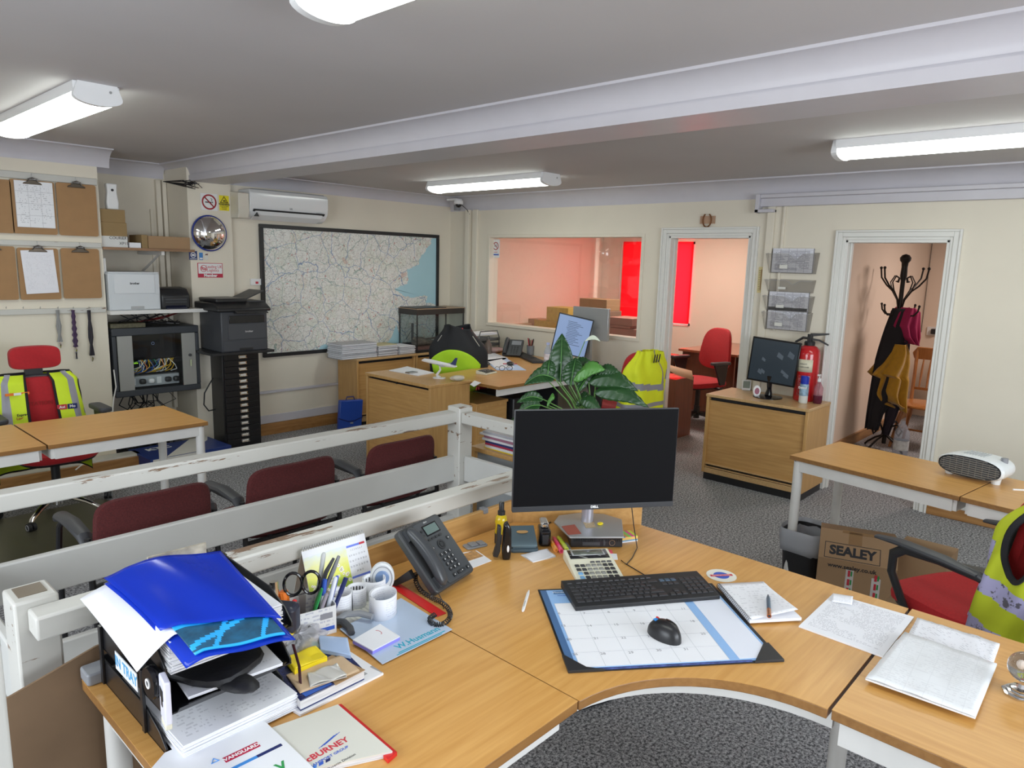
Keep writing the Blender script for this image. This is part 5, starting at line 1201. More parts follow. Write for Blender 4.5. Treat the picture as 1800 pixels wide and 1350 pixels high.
t = thing('clear_bag', 'crinkled clear plastic bag holding dark and yellow pieces beside the trays', 'bag', (p.x+.005, p.y+.01, ZD+.001), R_(30))
B().grid(bagf, 48, 24).build('bag', film('glossy_cellophane', (.75, .75, .8), (.88, .88, .9), .35, .06), t)
B().tube([(-.05, 0, .02), (0, .01, .025), (.06, .0, .028)], [.016, .020, .016], 10).build('dark_content', dark_pl, t)
B().tube([(-.03, -.02, .018), (.03, -.02, .02)], .012, 8).build('yellow_content', mat('mustard', (.5, .36, .03), .5), t)
sheet('swatch', 'small green card edge showing beside the pale blue pouch', 'card', pxs([(548, 1140), (566, 1142), (566, 1128), (548, 1126)], ZD+.03), ZD+.0258, .003, green_m)

# folder with company print and brochure at the bottom
o = sheet('ring_folder', 'off-white folder with red edge and company lettering at the front edge of the desk', 'folder', pxs([(505, 1372), (640, 1372), (688, 1332), (596, 1245), (484, 1293)], ZD)[0:1]+pxs([(690, 1330), (594, 1247), (440, 1302)], ZD), ZD, .012, mat('off_white_card', (.66, .65, .58), .4, var=.02), side=paper_edge, jit=.0005)
l = onthing(o, 569, 1321, ZD+.012); ra = az(PZ(520, 1345, ZD), PZ(605, 1300, ZD))-o.rotation_euler.z
text('McBURNEY', .0215, inkred, o, (l[0], l[1], .0122), (0, 0, ra), depth=.0001, bold=.0006)
l = onthing(o, 577, 1331, ZD+.012); text('TRANSPORT GROUP', .0095, inkblue, o, (l[0], l[1], .0122), (0, 0, ra), depth=.0001, bold=.0002)
l = onthing(o, 600, 1337, ZD+.012); text('Phoenix Division', .009, inkm, o, (l[0]+.0, l[1]-.003, .0122), (0, 0, ra), depth=.0001)
for k, c in enumerate((mat('bright_blue_bar', (.05, .22, .7), .4, var=0), inkblue, navy)):
    l = onthing(o, 552+k*12, 1349-k*6, ZD+.012); B().at((l[0], l[1], .0121), ra).prism([(-.006, -.003), (.004, -.003), (.008, .004), (-.002, .004)], 0, .0002).build('logo_bar', c, o)
b = B()
for k in range(3): l = onthing(o, 560+k*5, 1316-k*3, ZD+.012); b.at((l[0], l[1], .0121), ra+.3).bx(0, .045, -.0006, .0006, 0, .0002)
b.at(); b.build('logo_lines', inkblue, o)
pt = pxs([(688, 1333), (695, 1328), (604, 1243), (596, 1245)], ZD)
sheet('red_folder', 'thin red folder sticking out under the off-white folder', 'folder', pxs([(470, 1385), (696, 1330), (600, 1245), (450, 1320)], ZD), ZD-.0002, .001, red_pl) if False else None
B().prism([onthing(o, 682, 1342), onthing(o, 698, 1328), onthing(o, 600, 1243), onthing(o, 590, 1246)], -.0002, .008).build('red_spine', red_pl, o)
o = sheet('brochure', 'printed brochure with a red nameplate and blue bands at the bottom edge of the photo', 'brochure', pxs([(260, 1365), (560, 1365), (452, 1261), (290, 1330)], ZD+.006), ZD+.0125, .002, mat('white_gloss_brochure', (.80, .81, .84), .3, var=0))
ra = az(PZ(400, 1333, ZD), PZ(450, 1309, ZD))-o.rotation_euler.z
l = onthing(o, 425, 1322, ZD+.0145); B().at((l[0], l[1], .0021), ra).bx(-.034, .034, -.0085, .0085, 0, .0002).build('red_plate', mat('crimson_print', (.45, .01, .05), .4, var=0), o)
text('VANGUARD', .0125, inkwhite, o, (l[0], l[1], .0024), (0, 0, ra), depth=.0001, bold=.0004)
l = onthing(o, 452, 1330, ZD+.0145); B().at((l[0], l[1], .0021), ra).bx(-.06, .0, -.004, .004, 0, .0002).build('blue_band', mat('azure_print', (.05, .25, .65), .4, var=0), o)
B().at((l[0], l[1], .0021), ra).bx(-.0, .05, -.004, .004, 0, .00025).build('navy_band', navy, o)
l = onthing(o, 372, 1343, ZD+.0145); B().at((l[0], l[1], .0021), ra).tube([(0, 0, 0), (.008, .012, 0), (.014, 0, 0)], .0012, 5, True).build('blue_mark', mat('azure_print', (.05, .25, .65), .4, var=0), o)
l = onthing(o, 495, 1347, ZD+.0145); text('V', .03, green_m, o, (l[0], l[1], .0023), (0, 0, ra), depth=.0001, bold=.001)

# ================================================================== CLIPBOARD WALL
def wbox(b, x0, x1, z0, z1, Y, d, m=0): return b.bx(x0, x1, Y-d, Y, z0, z1, m)
for i, (ya, yb, lab) in enumerate(((312, 327, 'top white hanging strip on the clipboard wall'), (424, 436, 'middle white hanging strip on the clipboard wall'), (537, 549, 'lowest white strip with hooks and lanyards on the clipboard wall'))):
    z1 = PY(172, ya+3, YB).z; z0 = PY(178, yb, YB).z
    t = thing('hanging_strip', lab, 'wall strip', (0, YB, 0), 0, 'white strips on the clipboard wall')
    wbox(B(), X0+.3, 1.895, z0, z1, 0, .018).build('strip', rail_m, t, bevel=.003)
    if i == 2:
        for px in (10, 40, 70, 101, 128, 155):
            q_ = PY(px, 541, YB-.02); B().tube([(q_.x, -.018, q_.z), (q_.x, -.035, q_.z-.004), (q_.x, -.038, q_.z+.010)], .0018, 6).build('hook', steel, t)
clipsteel = mat('clip_steel', (.35, .34, .33), .25, 1, var=.1, scale=40)
def clipboard(label, xl, xr, yt, yb_, xl2, xr2):
    a = PY(xl, yt, YB-.03); b_ = PY(xr, yt+4, YB-.03); c_ = PY(xr2, yb_, YB-.03)
    x0, x1, z1, z0 = a.x, b_.x, (a.z+b_.z)/2, c_.z
    t = thing('clipboard', label, 'clipboard', ((x0+x1)/2, YB-.024, z0), 0, 'hardboard clipboards on the wall')
    w_, h_ = x1-x0, z1-z0
    pts = []
    for cx, cy, a0 in ((w_/2-.015, h_-.015, 0), (-w_/2+.015, h_-.015, 90), (-w_/2+.015, .015, 180), (w_/2-.015, .015, 270)):
        for k in range(5): an = R_(a0+22.5*k); pts.append((cx+.015*math.cos(an), cy+.015*math.sin(an)))
    B().prism(pts, -.0015, .0015, ax='y').build('board', hard_m, t)
    c = B().prism([(-.06, -.028), (.06, -.028), (.052, -.016), (.03, -.008), (.018, .012), (-.018, .012), (-.03, -.008), (-.052, -.016)], -.012, -.005, ax='y')
    c.T = Matrix.Identity(4); c.v = [(v[0], v[1], v[2]+h_) for v in c.v]; cl_ = c.build('clip', mat('dark_clip_steel', (.10, .08, .06), .3, .8, var=.05), t, bevel=.003)
    B().cyl((-.028, -.014, h_+.006), (.028, -.014, h_+.006), .0075).tube([(-.034, -.016, h_-.012), (-.02, -.02, h_+.010), (0, -.022, h_+.018), (.02, -.02, h_+.010), (.034, -.016, h_-.012)], .004, 6).build('spring', clipsteel, cl_)
    B().tube([(.0, -.01, h_+.012), (0, -.01, h_+.04), (0, .0, h_+.045)], .0015, 5).build('hanging_hook', steel, t)
    return t, (x0+x1)/2, z0, w_, h_
cb1_ = clipboard('hardboard clipboard cut off by the left edge of the photo, upper row', -62, 18, 311, 410, -50, 20)
cb2_ = clipboard('hardboard clipboard in the upper row holding a printed form in a sleeve', 16, 95, 315, 413, 26, 98)
cb3_ = clipboard('empty hardboard clipboard at the right end of the upper row', 98, 168, 321, 416, 104, 172)
cb4_ = clipboard('hardboard clipboard cut off by the left edge of the photo, lower row', -60, 26, 430, 527, -50, 30)
cb5_ = clipboard('hardboard clipboard in the lower row holding a tilted letter', 29, 102, 434, 526, 36, 108)
cb6_ = clipboard('empty hardboard clipboard at the right end of the lower row', 106, 174, 435, 524, 113, 178)
def wpaper(label, cx, z0, w_, h_, m, dx=0, tilt=0, Y=YB-.032, name='paper'):
    o = B().bx(-w_/2, w_/2, -.001, 0, 0, h_).build(name, m, None, loc=(cx+dx, Y, z0)); o.rotation_euler = (0, R_(tilt), 0); return tag(o, label, 'paper')
wpaper('printed form in a punched clear sleeve held by an upper-row clipboard', cb2_[1], cb2_[2]+.045, cb2_[3]*.86, cb2_[4]*.86, p_formz, .005)
wpaper('white letter hanging tilted from a lower-row clipboard', cb5_[1], cb5_[2]+.045, cb5_[3]*.80, cb5_[4]*.84, p_letterz, .010, -3)
for px, col, z1_, lab, n_ in ((101, mat('grey_strap', (.25, .25, .25), .6), 601, 'plain grey lanyard, leftmost on the hook strip', 4), (128, mat('purple_strap', (.05, .02, .07), .6), 610, 'twisted dark purple lanyard with a bunch of keys', 12), (156, mat('black_strap', (.015, .012, .02), .6), 625, 'long black lanyard with a silver clip, rightmost on the hook strip', 5)):
    a = PY(px, 545, YB-.036); e = PY(px+2, z1_, YB-.03); L_ = a.z-e.z
    t = thing('lanyard', lab, 'lanyard', (a.x, YB-.038, a.z), 0, 'lanyards on the hook strip')
    for s_ in (-1, 1):
        B().tube([(s_*.010*math.cos(k/n_*PI*(2 if n_ < 9 else 6))*min(1, .35+k/n_), .002*s_, -L_*k/n_) for k in range(n_+1)], .003, 8, flat=3.2).build('strap', col, t)
    B().tube([(0, 0, -L_), (.003, 0, -L_-.02), (.0, 0, -L_-.045)], [.004, .007, .003], 8).build('clasp', chrome, t)
    if n_ == 12:
        for k in (-1, 0, 1): B().bx(-.004, .004, -.001, .001, -.055, 0).build('key', steel, t, loc=(k*.006, -.004, -L_-.035), rz=0).rotation_euler = (0, R_(12*k), 0)
# ================================================================== ALCOVE
S1z = 1.715; S2z = 1.232
tag(B().bx(1.907, 2.60, 5.99, 6.54, S1z-.02, S1z).build('shelf', wood('brown_shelf', (.36, .20, .10), (.22, .12, .06), 0), None), 'thin brown wooden shelf in the alcove carrying cartons', 'shelf')
tag(B().bx(1.907, 2.66, 5.93, 6.08, S2z-.03, S2z).bx(1.907, 2.60, 6.08, 6.54, S2z-.03, S2z).build('shelf', white_metal, None, bevel=.003), 'white shelf in the alcove under the white printer', 'shelf')
def carton(name, label, x0, x1, y0, y1, z0, z1, m, **k): return tag(B().bx(0, x1-x0, 0, y1-y0, 0, z1-z0).build(name, m, None, loc=(x0, y0, z0), bevel=.002, **k), label, 'box')
def xpy(px, py, Y): return PY(px, py, Y)
ya = 6.03
zb = lambda py: PY(200, py, ya).z
wc_ = carton('carton', 'flat white carton with handwriting on the upper alcove shelf', 1.91, xpy(225, 430, ya).x, ya, 6.35, S1z, zb(415), mat('white_carton', (.68, .68, .66), .6))
text('COURIER', .030, inkm, wc_, (.12, -.001, .07), (PI/2, 0, 0), name='handwriting'); text('XP15', .030, inkm, wc_, (.16, -.001, .03), (PI/2, 0, 0), name='handwriting')
carton('carton', 'brown carton resting directly on the white one', 1.91, xpy(223, 400, ya).x, ya, 6.35, zb(415), zb(391), cardd)
carton('carton', 'brown carton on top of the pile, under the air freshener', 1.91, xpy(220, 380, ya).x, ya, 6.35, zb(391), zb(368), cardd)
q_ = PY(200, 346, 6.10)
t = thing('air_freshener', 'white air freshener dispenser standing on the top brown carton', 'air freshener', (PY(199, 360, 6.06).x, 6.09, zb(368)), 0)
b = B(); b.prism([(-.040, 0), (.040, 0), (.044, .05), (.034, .13), (.038, .195), (-.038, .195), (-.034, .13), (-.044, .05)], -.03, .03, ax='y'); b.build('case', white_pl, t, bevel=.010, seg=3)
B().cyl((.0, -.029, .145), (.0, -.033, .145), .010).build('nozzle', black_pl, t)
carton('open_carton', 'long brown carton with clear tape at the right end of the upper alcove shelf', xpy(262, 432, ya).x, 2.585, ya+.01, 6.3, S1z, PY(300, 416, ya).z, cardm)
carton('carton', 'low brown carton behind the taped one on the alcove shelf', xpy(255, 432, ya).x-.02, xpy(262, 432, ya).x-.004, ya+.01, 6.3, S1z, PY(260, 413, ya).z, cardd)
carton('paper_stack', 'small stack of violet and white papers on the upper alcove shelf', xpy(228, 432, ya).x, xpy(255, 432, ya).x-.03, ya, 6.25, S1z, PY(250, 427, ya).z, paper_m)
tag(B().tube([(2.15, 6.3, S1z-.02), (2.15, 6.05, S1z-.021)], .01, 6).bx(2.40, 2.42, 6.05, 6.54, S1z-.06, S1z-.02).build('shelf_bracket', white_metal, None), 'white bracket under the upper alcove shelf', 'bracket') if False else None
tag(B().bx(-.012, .012, 0, .5, -.03, 0).prism([(.0, 0), (.03, 0), (.5, -.18), (.5, -.2)], -.006, .006, ax='x').build('shelf_bracket', white_metal, None, loc=(2.36, 6.03, S1z-.021)), 'white metal bracket under the upper alcove shelf', 'bracket')
tag(B().bx(0, .03, 0, .07, 0, .12).build('switch_box', white_pl, None, loc=(1.905, 6.03, PY(185, 481, 6.05).z), bevel=.006), 'white switch box on the side of the chimney breast', 'switch')
struct('trim_12', B().bx(2.47, 2.495, 6.53, 6.55, S2z, 2.05).bx(2.52, 2.56, 6.51, 6.55, S2z-.3, ZN-.13).bx(2.57, 2.603, 6.50, 6.55, .3, ZN-.13), wall_m, bevel=.003)
# laser printer
x0, x1 = PY(190, 500, 5.97).x, PY(281, 500, 5.97).x; pz1 = PY(235, 478, 5.97).z
t = thing('printer', 'white desktop laser printer on the alcove shelf', 'printer', (x0, 5.97, S2z), 0)
pw, ph = x1-x0, pz1-S2z; pw_m = mat('pale_grey_printer', (.62, .65, .68), .4, var=0)
B().bx(0, pw, 0, .36, 0, ph-.012).build('body', pw_m, t, bevel=.008)
B().bx(.004, pw-.004, -.002, .35, ph-.014, ph).build('top_cover', pw_m, t, bevel=.004)
B().bx(.012, pw-.012, -.004, 0, .006, ph*.42).build('paper_drawer', pw_m, t, bevel=.002)
B().bx(pw*.4, pw*.66, -.006, -.003, .008, .030).build('drawer_grip', alu, t, bevel=.002)
B().bx(.04, pw-.04, -.004, 0, ph*.44, ph-.02).build('front_flap', mat('paler_grey_printer', (.68, .71, .74), .4, var=0), t, bevel=.002)
text('brother', .022, inkm, t, (pw*.5, -.0045, ph*.70), (PI/2, 0, 0), bold=.0008)
# label printer
x0, x1 = PY(282, 510, 5.98).x, PY(333, 510, 5.98).x
t = thing('label_printer', 'black desktop label printer beside the white printer on the alcove shelf', 'printer', (x0, 5.97, S2z), 0); pw = x1-x0
B().prism([(0, 0), (.22, 0), (.22, .15), (.16, .175), (.05, .165), (0, .11)], 0, pw, ax='x').build('case', black_pl, t, bevel=.014)
B().bx(.03, pw-.03, -.004, .0, .07, .085).bx(.03, pw-.03, -.004, 0, .05, .062).build('exit_slot', dark_pl, t, bevel=.002)
B().prism([(-.03, 0), (0, 0), (0, .03), (-.028, .012)], .03, pw-.04, ax='x').build('front_tray', mat('dark_navy_plastic', (.01, .012, .03), .3), t, bevel=.002)
# network cabinet
NY = 5.99; q0 = PY(196, 690, NY); nx0, nx1 = 1.925, PY(352, 640, NY).x; nz0, nz1 = PY(350, 684, NY).z, PY(340, 572, NY).z
t = thing('network_cabinet', 'dark wall-mounted network cabinet with a glazed door and cables in the alcove', 'network cabinet', (nx0, NY, nz0), 0)
nw, nh = nx1-nx0, nz1-nz0; ncm = mat('charcoal_enamel', (.035, .04, .048), .45, var=.02)
B().bx(0, nw, .01, .50, 0, .035).bx(0, nw, .01, .50, nh-.035, nh).bx(0, .02, .01, .50, .035, nh-.035).bx(nw-.02, nw, .01, .50, .035, nh-.035).bx(.02, nw-.02, .48, .50, .035, nh-.035).build('case', ncm, t, bevel=.01)
B().bx(0, nw, 0, .02, 0, .05).bx(0, nw, 0, .02, nh-.06, nh).bx(0, .03, 0, .02, .05, nh-.06).bx(nw-.03, nw, 0, .02, .05, nh-.06).build('door_frame', ncm, t, bevel=.006)
B().bx(.035, .145, -.003, .012, .05, nh-.06).build('grey_panel', mat('pewter_panel', (.34, .34, .32), .4, .3, var=0), t, bevel=.001)
B().bx(nw-.145, nw-.035, -.003, .012, .05, nh-.06).build('grey_panel', MATS['pewter_panel'], t, bevel=.001)
B().bx(.145, nw-.145, .004, .007, .05, nh-.06).build('door_glass', tank_m, t)
B().bx(.15, nw-.15, .10, .14, nh*.50, nh*.95).build('modem', blackg, t, bevel=.01)
B().tube([(nw*.5+.011*math.cos(a), .098, nh*.74+.011*math.sin(a)) for a in [2*PI*i/20 for i in range(20)]], .0015, 5, True).build('logo_ring', mat('pale_blue_ring', (.3, .4, .7), .4, var=0), t)
B().bx(.08, nw-.08, .16, .40, nh*.42, nh*.48).build('network_switch', black_pl, t, bevel=.002)
b = B()
for i in range(14): b.box((.165+(i % 7)*.011, .1585, nh*.44+(i//7)*.010), (.006, .002, .004))
b.build('status_lights', mat('lit_green_led', (.3, .9, .05), .5, var=0, emis=(.45, 1, .05), es=1.5), t)
B().bx(.14, nw-.14, .10, .16, nh*.10, nh*.26).build('socket_strip', mat('grey_strip', (.42, .44, .46), .4, var=0), t, bevel=.003)
for i, c in enumerate((white_pl, black_pl, white_pl, white_pl, black_pl, black_pl)):
    x_ = .17+i*(nw-.34)/5.0
    if i in (0, 3): B().bx(x_-.018, x_+.018, .097, .10, nh*.13, nh*.23).build('socket', c, t, bevel=.001)
    else: B().ell((x_, .085, nh*.18), (.025, .022, .022), 14, 8, p=.6).build('plug', c, t)
rr = random.Random(11)
cabc = [mat('cable_yellow', (.75, .45, .02), .4, var=0), mat('cable_white', (.75, .77, .78), .4, var=0), mat('cable_blue', (.03, .12, .45), .4, var=0), mat('cable_orange', (.75, .22, .03), .4, var=0), mat('cable_green', (.02, .3, .15), .4, var=0)]
for i in range(26):
    x_ = nw*.30+rr.random()*nw*.42; c = cabc[rr.choice((0, 0, 1, 1, 1, 2, 2, 3, 4))]; z_ = nh*.46; dx = rr.uniform(-.16, .06)
    B().tube([(x_, .155, z_), (x_+.01, .10, z_+.02), (x_+dx*.4+.02, .06+rr.random()*.03, z_-.03), (x_+dx, .07, nh*.33+rr.random()*.02), (x_+dx-.03, .12, nh*.30)], .0032, 5).build('patch_cable', c, t)
B().bx(.0, .0, 0, 0, 0, 0) if False else None
B().cyl((nw-.085, -.004, nh*.55), (nw-.085, -.016, nh*.55), .012).build('lock', dark_pl, t)
B().bx(nw-.09, nw-.078, -.018, -.014, nh*.38, nh*.48).build('key_tag', mat('pale_green_tag', (.5, .55, .35), .5, var=0), t)
# loose gear and cables on and under the cabinet
tag(B().bx(0, .26, 0, .18, 0, .035).build('router', mat('dark_olive_board', (.10, .09, .05), .5, var=.5, scale=60), None, loc=(1.93, 6.02, nz1+.0005), bevel=.003), 'flat open circuit box lying on the network cabinet', 'router')
def wirebundle(name, label, n, f, mm, r=.004, seed=1):
    rr = random.Random(seed); b = B()
    for i in range(n): b.tube(f(rr), r, 5)
    return tag(b.build(name, mm, None), label, 'cables', kind='stuff')
wirebundle('cable_tangle', 'tangle of black cables between the printer shelf and the network cabinet', 14, lambda r: [(r.uniform(1.95, 2.5), r.uniform(6.1, 6.4), S2z-.035), (r.uniform(1.95, 2.5), r.uniform(6.05, 6.3), nz1+.03), (r.uniform(2.0, 2.5), r.uniform(6.05, 6.3), nz1+.012), (r.uniform(2.2, 2.58), r.uniform(6.1, 6.4), nz1+.02)], black_pl, .004, 2)
wirebundle('cable_tangle', 'few dark red cables trailing over the network cabinet', 4, lambda r: [(2.0+r.random()*.1, 6.2, nz1+.02), (2.2, 6.15, nz1+.035), (2.4, 6.2, nz1+.05+r.random()*.02), (2.58, 6.3, nz1+.09)], mat('dark_red_cable', (.15, .01, .01), .5), .004, 3)
wirebundle('cable_tangle', 'black cables hanging below the network cabinet to the floor', 16, lambda r: (lambda x: [(x, r.uniform(6.2, 6.45), nz0-.001), (x+r.uniform(-.05, .08), 6.3, nz0-.12), (x+r.uniform(-.1, .2), 6.35, nz0-.17+r.uniform(-.06, .05)), (x+r.uniform(.0, .1), 6.4, .3), (x+r.uniform(-.1, .1), 6.35, .02)])(r.uniform(2.05, 2.45)), black_pl, .0045, 4)
wirebundle('cable_tangle', 'black cables heaped on the floor behind the blue box', 12, lambda r: [(r.uniform(1.95, 2.55), r.uniform(6.25, 6.5), r.uniform(.01, .1)) for _ in range(6)], black_pl, .006, 5)
tag(B().tube([(2.72, 6.02, .62), (2.68, 6.0, .58), (2.63, 6.0, .50), (2.62, 6.0, .40), (2.66, 6.0, .34), (2.72, 6.0, .345)], .006, 6).build('cable_loop', black_pl, None), 'loop of black cable hanging between pillar and black drawer cabinet', 'cable')
tag(B().tube([PY(200, 650, YB-.02), PY(204, 680, YB-.02), PY(200, 700, YB-.03), PY(198, 720, YB-.03), (1.78, 5.84, .20), (1.62, 5.80, .12), (1.55, 5.78, .08)], .005, 6).build('white_cable', white_pl, None), 'white cable hanging down the corner of the chimney breast', 'cable')
t = thing('wall_socket', 'white double socket low in the alcove under the network cabinet', 'socket', (2.0, 6.52, .50), 0)
B().bx(-.07, .07, 0, .03, 0, .09).build('plate', white_pl, t, bevel=.004); B().bx(-.05, -.03, -.002, 0, .06, .07).bx(.03, .05, -.002, 0, .06, .07).build('switches', white_pl, t)
# blue box on the floor
pA, pB_, pC = PZ(258, 822, .0), PZ(392, 795, .0), PZ(222, 782, .10)
t = thing('shipping_box', 'flat blue and white cardboard box lying on the floor under the left table', 'box', (2.02, 5.62, .0), R_(2))
B().bx(0, .66, 0, .42, 0, .10).build('carton', mat('royal_navy_card', (.015, .04, .20), .4, var=.02), t, bevel=.003)
B().bx(.02, .36, -.0015, 0, .004, .096).build('white_side', paperc, t)
B().bx(.10, .36, -.003, -.0015, .02, .075).build('blue_side_label', mat('azure_card', (.02, .18, .60), .4), t)
B().prism([(.12, 0), (.50, .42), (.66, .42), (.60, .30), (.46, .16), (.40, 0)], .1002, .1012).build('white_swoosh', paperc, t)
text('KTC', .10, inkwhite, t, (.19, .30, .1015), (0, 0, R_(2)), bold=.004)
# pillar corner cables
wirebundle('cable_tangle', 'frayed black cables sprouting from the top corner of the pillar', 12, lambda r: [(2.50, 6.30, 2.27), (2.58+r.uniform(-.02, .02), 6.12, 2.25+r.uniform(-.02, .03)), (2.60+r.uniform(-.02, .08), 6.06, 2.26+r.uniform(-.05, .04)), (2.62+r.uniform(0, .12), 6.07, 2.25+r.uniform(-.05, .03))], black_pl, .003, 6)

# ================================================================== MULTI-FUNCTION PRINTER ON THE DRAWERS
QY = 5.72
t = thing('printer', 'dark grey multi-function printer on top of the black drawer cabinet', 'printer', (2.60, 5.70, .857), 0)
mf = mat('slate_printer', (.052, .056, .066), .45, var=0)
B().bx(-.03, .52, -.02, .44, 0, .022).build('base_board', black_pl, t, bevel=.003)
B().prism([(0, .02), (.40, .02), (.40, .36), (0, .36)], .06, .47, ax='x').build('body', mf, t, bevel=.010)
B().bx(.075, .455, -.004, 0, .03, .115).build('paper_drawer', mf, t, bevel=.004)
B().bx(.21, .33, -.006, -.002, .032, .052).build('drawer_grip', black_pl, t, bevel=.002)
B().bx(.12, .455, -.005, 0, .125, .255).build('front_flap', mat('slate_printer_flap', (.062, .066, .076), .45, var=0), t, bevel=.004)
B().bx(.13, .44, -.006, .02, .262, .325).build('output_slot', blackg, t, bevel=.002)
text('brother', .022, mat('silver_ink', (.5, .5, .5), .4, var=0), t, (.30, -.0055, .19), (PI/2, 0, 0), bold=.0006)
B().prism([(-.035, .36), (.40, .36), (.40, .43), (.05, .43), (-.035, .385)], .02, .49, ax='x').build('scanner', black_pl, t, bevel=.010)
B().prism([(-.03, .372), (-.085, .352), (-.085, .345), (-.03, .345)], .16, .44, ax='x').build('control_panel', black_pl, t, bevel=.004)
b = B(); b.prism([(.30, .435), (.30, .445), (.50, .530), (.505, .522)], .10, .36, ax='y'); b.build('feeder_tray', dark_pl, t, bevel=.003)
B().bx(.05, .32, .05, .38, .43, .465).build('document_feeder', black_pl, t, bevel=.012)
B().bx(.31, .50, .08, .34, .431, .440).build('paper_rest', dark_pl, t, bevel=.002)

# ================================================================== SIGNS ON THE PILLAR
def plate(name, label, x0, y0, x1, y1, m, Y=YPL, th=.003, cat='sign', group=None):
    a = PY(x0, y0, Y-th); c = PY(x1, y1, Y-th); cx = (a.x+c.x)/2
    t = thing(name, label, cat, (cx, Y-.0005, c.z), 0, group); w_, h_ = c.x-a.x, a.z-c.z
    B().bx(-w_/2, w_/2, -th, 0, 0, h_).build('plate', m, t, bevel=.0008); return t, w_, h_
def disc(b, cx, cz, r0, r1, y, n=28, a0=0, a1=360):
    vs = []; k = n+1
    for i in range(k):
        a = R_(a0+(a1-a0)*i/n); vs += [(cx+r0*math.cos(a), y, cz+r0*math.sin(a)), (cx+r1*math.cos(a), y, cz+r1*math.sin(a))]
    return b.add(vs, [(2*i, 2*i+1, 2*i+3, 2*i+2) for i in range(n)])
def nosmoke(t, w_, h_, cz, r, y=-.0035):
    disc(B(), 0, cz, r*.80, r, y).build('red_ring', mat('sign_maroon', (.38, .02, .03), .4, var=0), t, solid=.0006)
    B().at((0, y-.0002, cz), ry=R_(-0)).add([(-r*.62, 0, r*.50), (-r*.50, 0, r*.62), (r*.62, 0, -r*.50), (r*.50, 0, -r*.62)], [(0, 1, 2, 3)]).build('red_bar', MATS['sign_maroon'], t, solid=.0006)
    B().bx(-r*.55, r*.30, y, y+.0004, cz-r*.10, cz+r*.04).bx(r*.36, r*.5, y, y+.0004, cz-r*.10, cz+r*.04).build('cigarette', inkm, t)
    B().tube([(r*.42, y, cz+r*.1), (r*.30, y, cz+r*.25), (r*.42, y, cz+r*.38), (r*.2, y, cz+r*.5)], r*.04, 5).build('smoke_mark', inkm, t)
t, w_, h_ = plate('no_smoking_sign', 'square white no-smoking sign on the pillar', 352, 339, 383, 371, white_pl); nosmoke(t, w_, h_, h_/2, w_*.44)
t, w_, h_ = plate('warning_sign', 'yellow camera warning sign beside the no-smoking sign on the pillar', 385, 343, 403, 371, mat('sign_yellow', (.85, .72, .02), .4, var=0))
B().add([(-w_*.45, -.0036, h_*.5), (w_*.45, -.0036, h_*.5), (0, -.0036, h_*.97)], [(0, 1, 2)]).build('black_triangle', inkm, t, solid=.0005)
B().add([(-w_*.33, -.0042, h_*.545), (w_*.33, -.0042, h_*.545), (0, -.0042, h_*.90)], [(0, 1, 2)]).build('yellow_triangle', MATS['sign_yellow'], t, solid=.0005)
B().bx(-w_*.14, w_*.14, -.005, -.0045, h_*.6, h_*.68).build('camera_mark', inkm, t)
text('WARNING', .022, inkm, t, (0, -.0036, h_*.41), (PI/2, 0, 0), bold=.0008, sx=.9)
for k in range(3): text('IMAGES ARE BEING' if k == 0 else ('RECORDED' if k == 1 else '24 HOURS'), .010, inkm, t, (0, -.0036, h_*(.29-.10*k)), (PI/2, 0, 0), sx=.9)
# convex mirror
a = PY(341, 410, YPL-.05); c = PY(400, 410, YPL-.05); mzc = PY(370, 410, YPL-.05).z; mr = (c.x-a.x)/2
t = thing('convex_mirror', 'round convex mirror with a blue rim on the pillar', 'mirror', ((a.x+c.x)/2, YPL-.001, mzc), 0)
b = B().at((0, 0, 0), rx=R_(90)); b.lathe([(mr*math.sin(R_(k)), .012+mr*.9*(math.cos(R_(k))-math.cos(R_(40)))/ (math.sin(R_(40)))*.55) if k <= 40 else (0, 0) for k in range(0, 41, 4)][1:], n=40, cap=False)
b = B(); b.T = Matrix.Rotation(R_(90), 4, 'X')
prm = [(mr*.97*k/10, .015+.065*math.sqrt(max(0, 1-(k/10*.98)**2))) for k in range(0, 11)]
b.lathe(prm, n=48, cap=False).build('mirror', mat('mirror_surface', (.85, .85, .86), .02, 1, var=0), t)
B().tube([(mr*math.cos(q), -.018, mr*math.sin(q)) for q in [2*PI*i/40 for i in range(40)]], .008, 8, True).build('rim', mat('blue_rim', (.02, .04, .25), .35, var=0), t)
b = B(); b.T = Matrix.Rotation(R_(90), 4, 'X'); b.lathe([(mr*.98, 0), (mr, .02), (0.001, .016)], n=40, cap=False).build('back', dark_pl, t)
t, w_, h_ = plate('sticker', 'dark blue square sticker with a round emblem under the mirror', 332, 441, 347, 457, mat('sticker_navy', (.02, .04, .16), .4, var=0)); disc(B(), 0, h_*.55, w_*.26, w_*.34, -.0036).build('emblem_ring', inkwhite, t, solid=.0004); B().bx(-w_*.18, w_*.18, -.004, -.0032, h_*.45, h_*.65).bx(-w_*.4, w_*.4, -.004, -.0032, h_*.1, h_*.15).build('emblem_bars', inkwhite, t)
t, w_, h_ = plate('sticker', 'small light blue sticker under the mirror', 350, 444, 357, 457, mat('sticker_blue', (.05, .22, .55), .4, var=0)); B().bx(-w_*.4, w_*.4, -.004, -.0032, h_*.1, h_*.3).build('white_line', inkwhite, t)
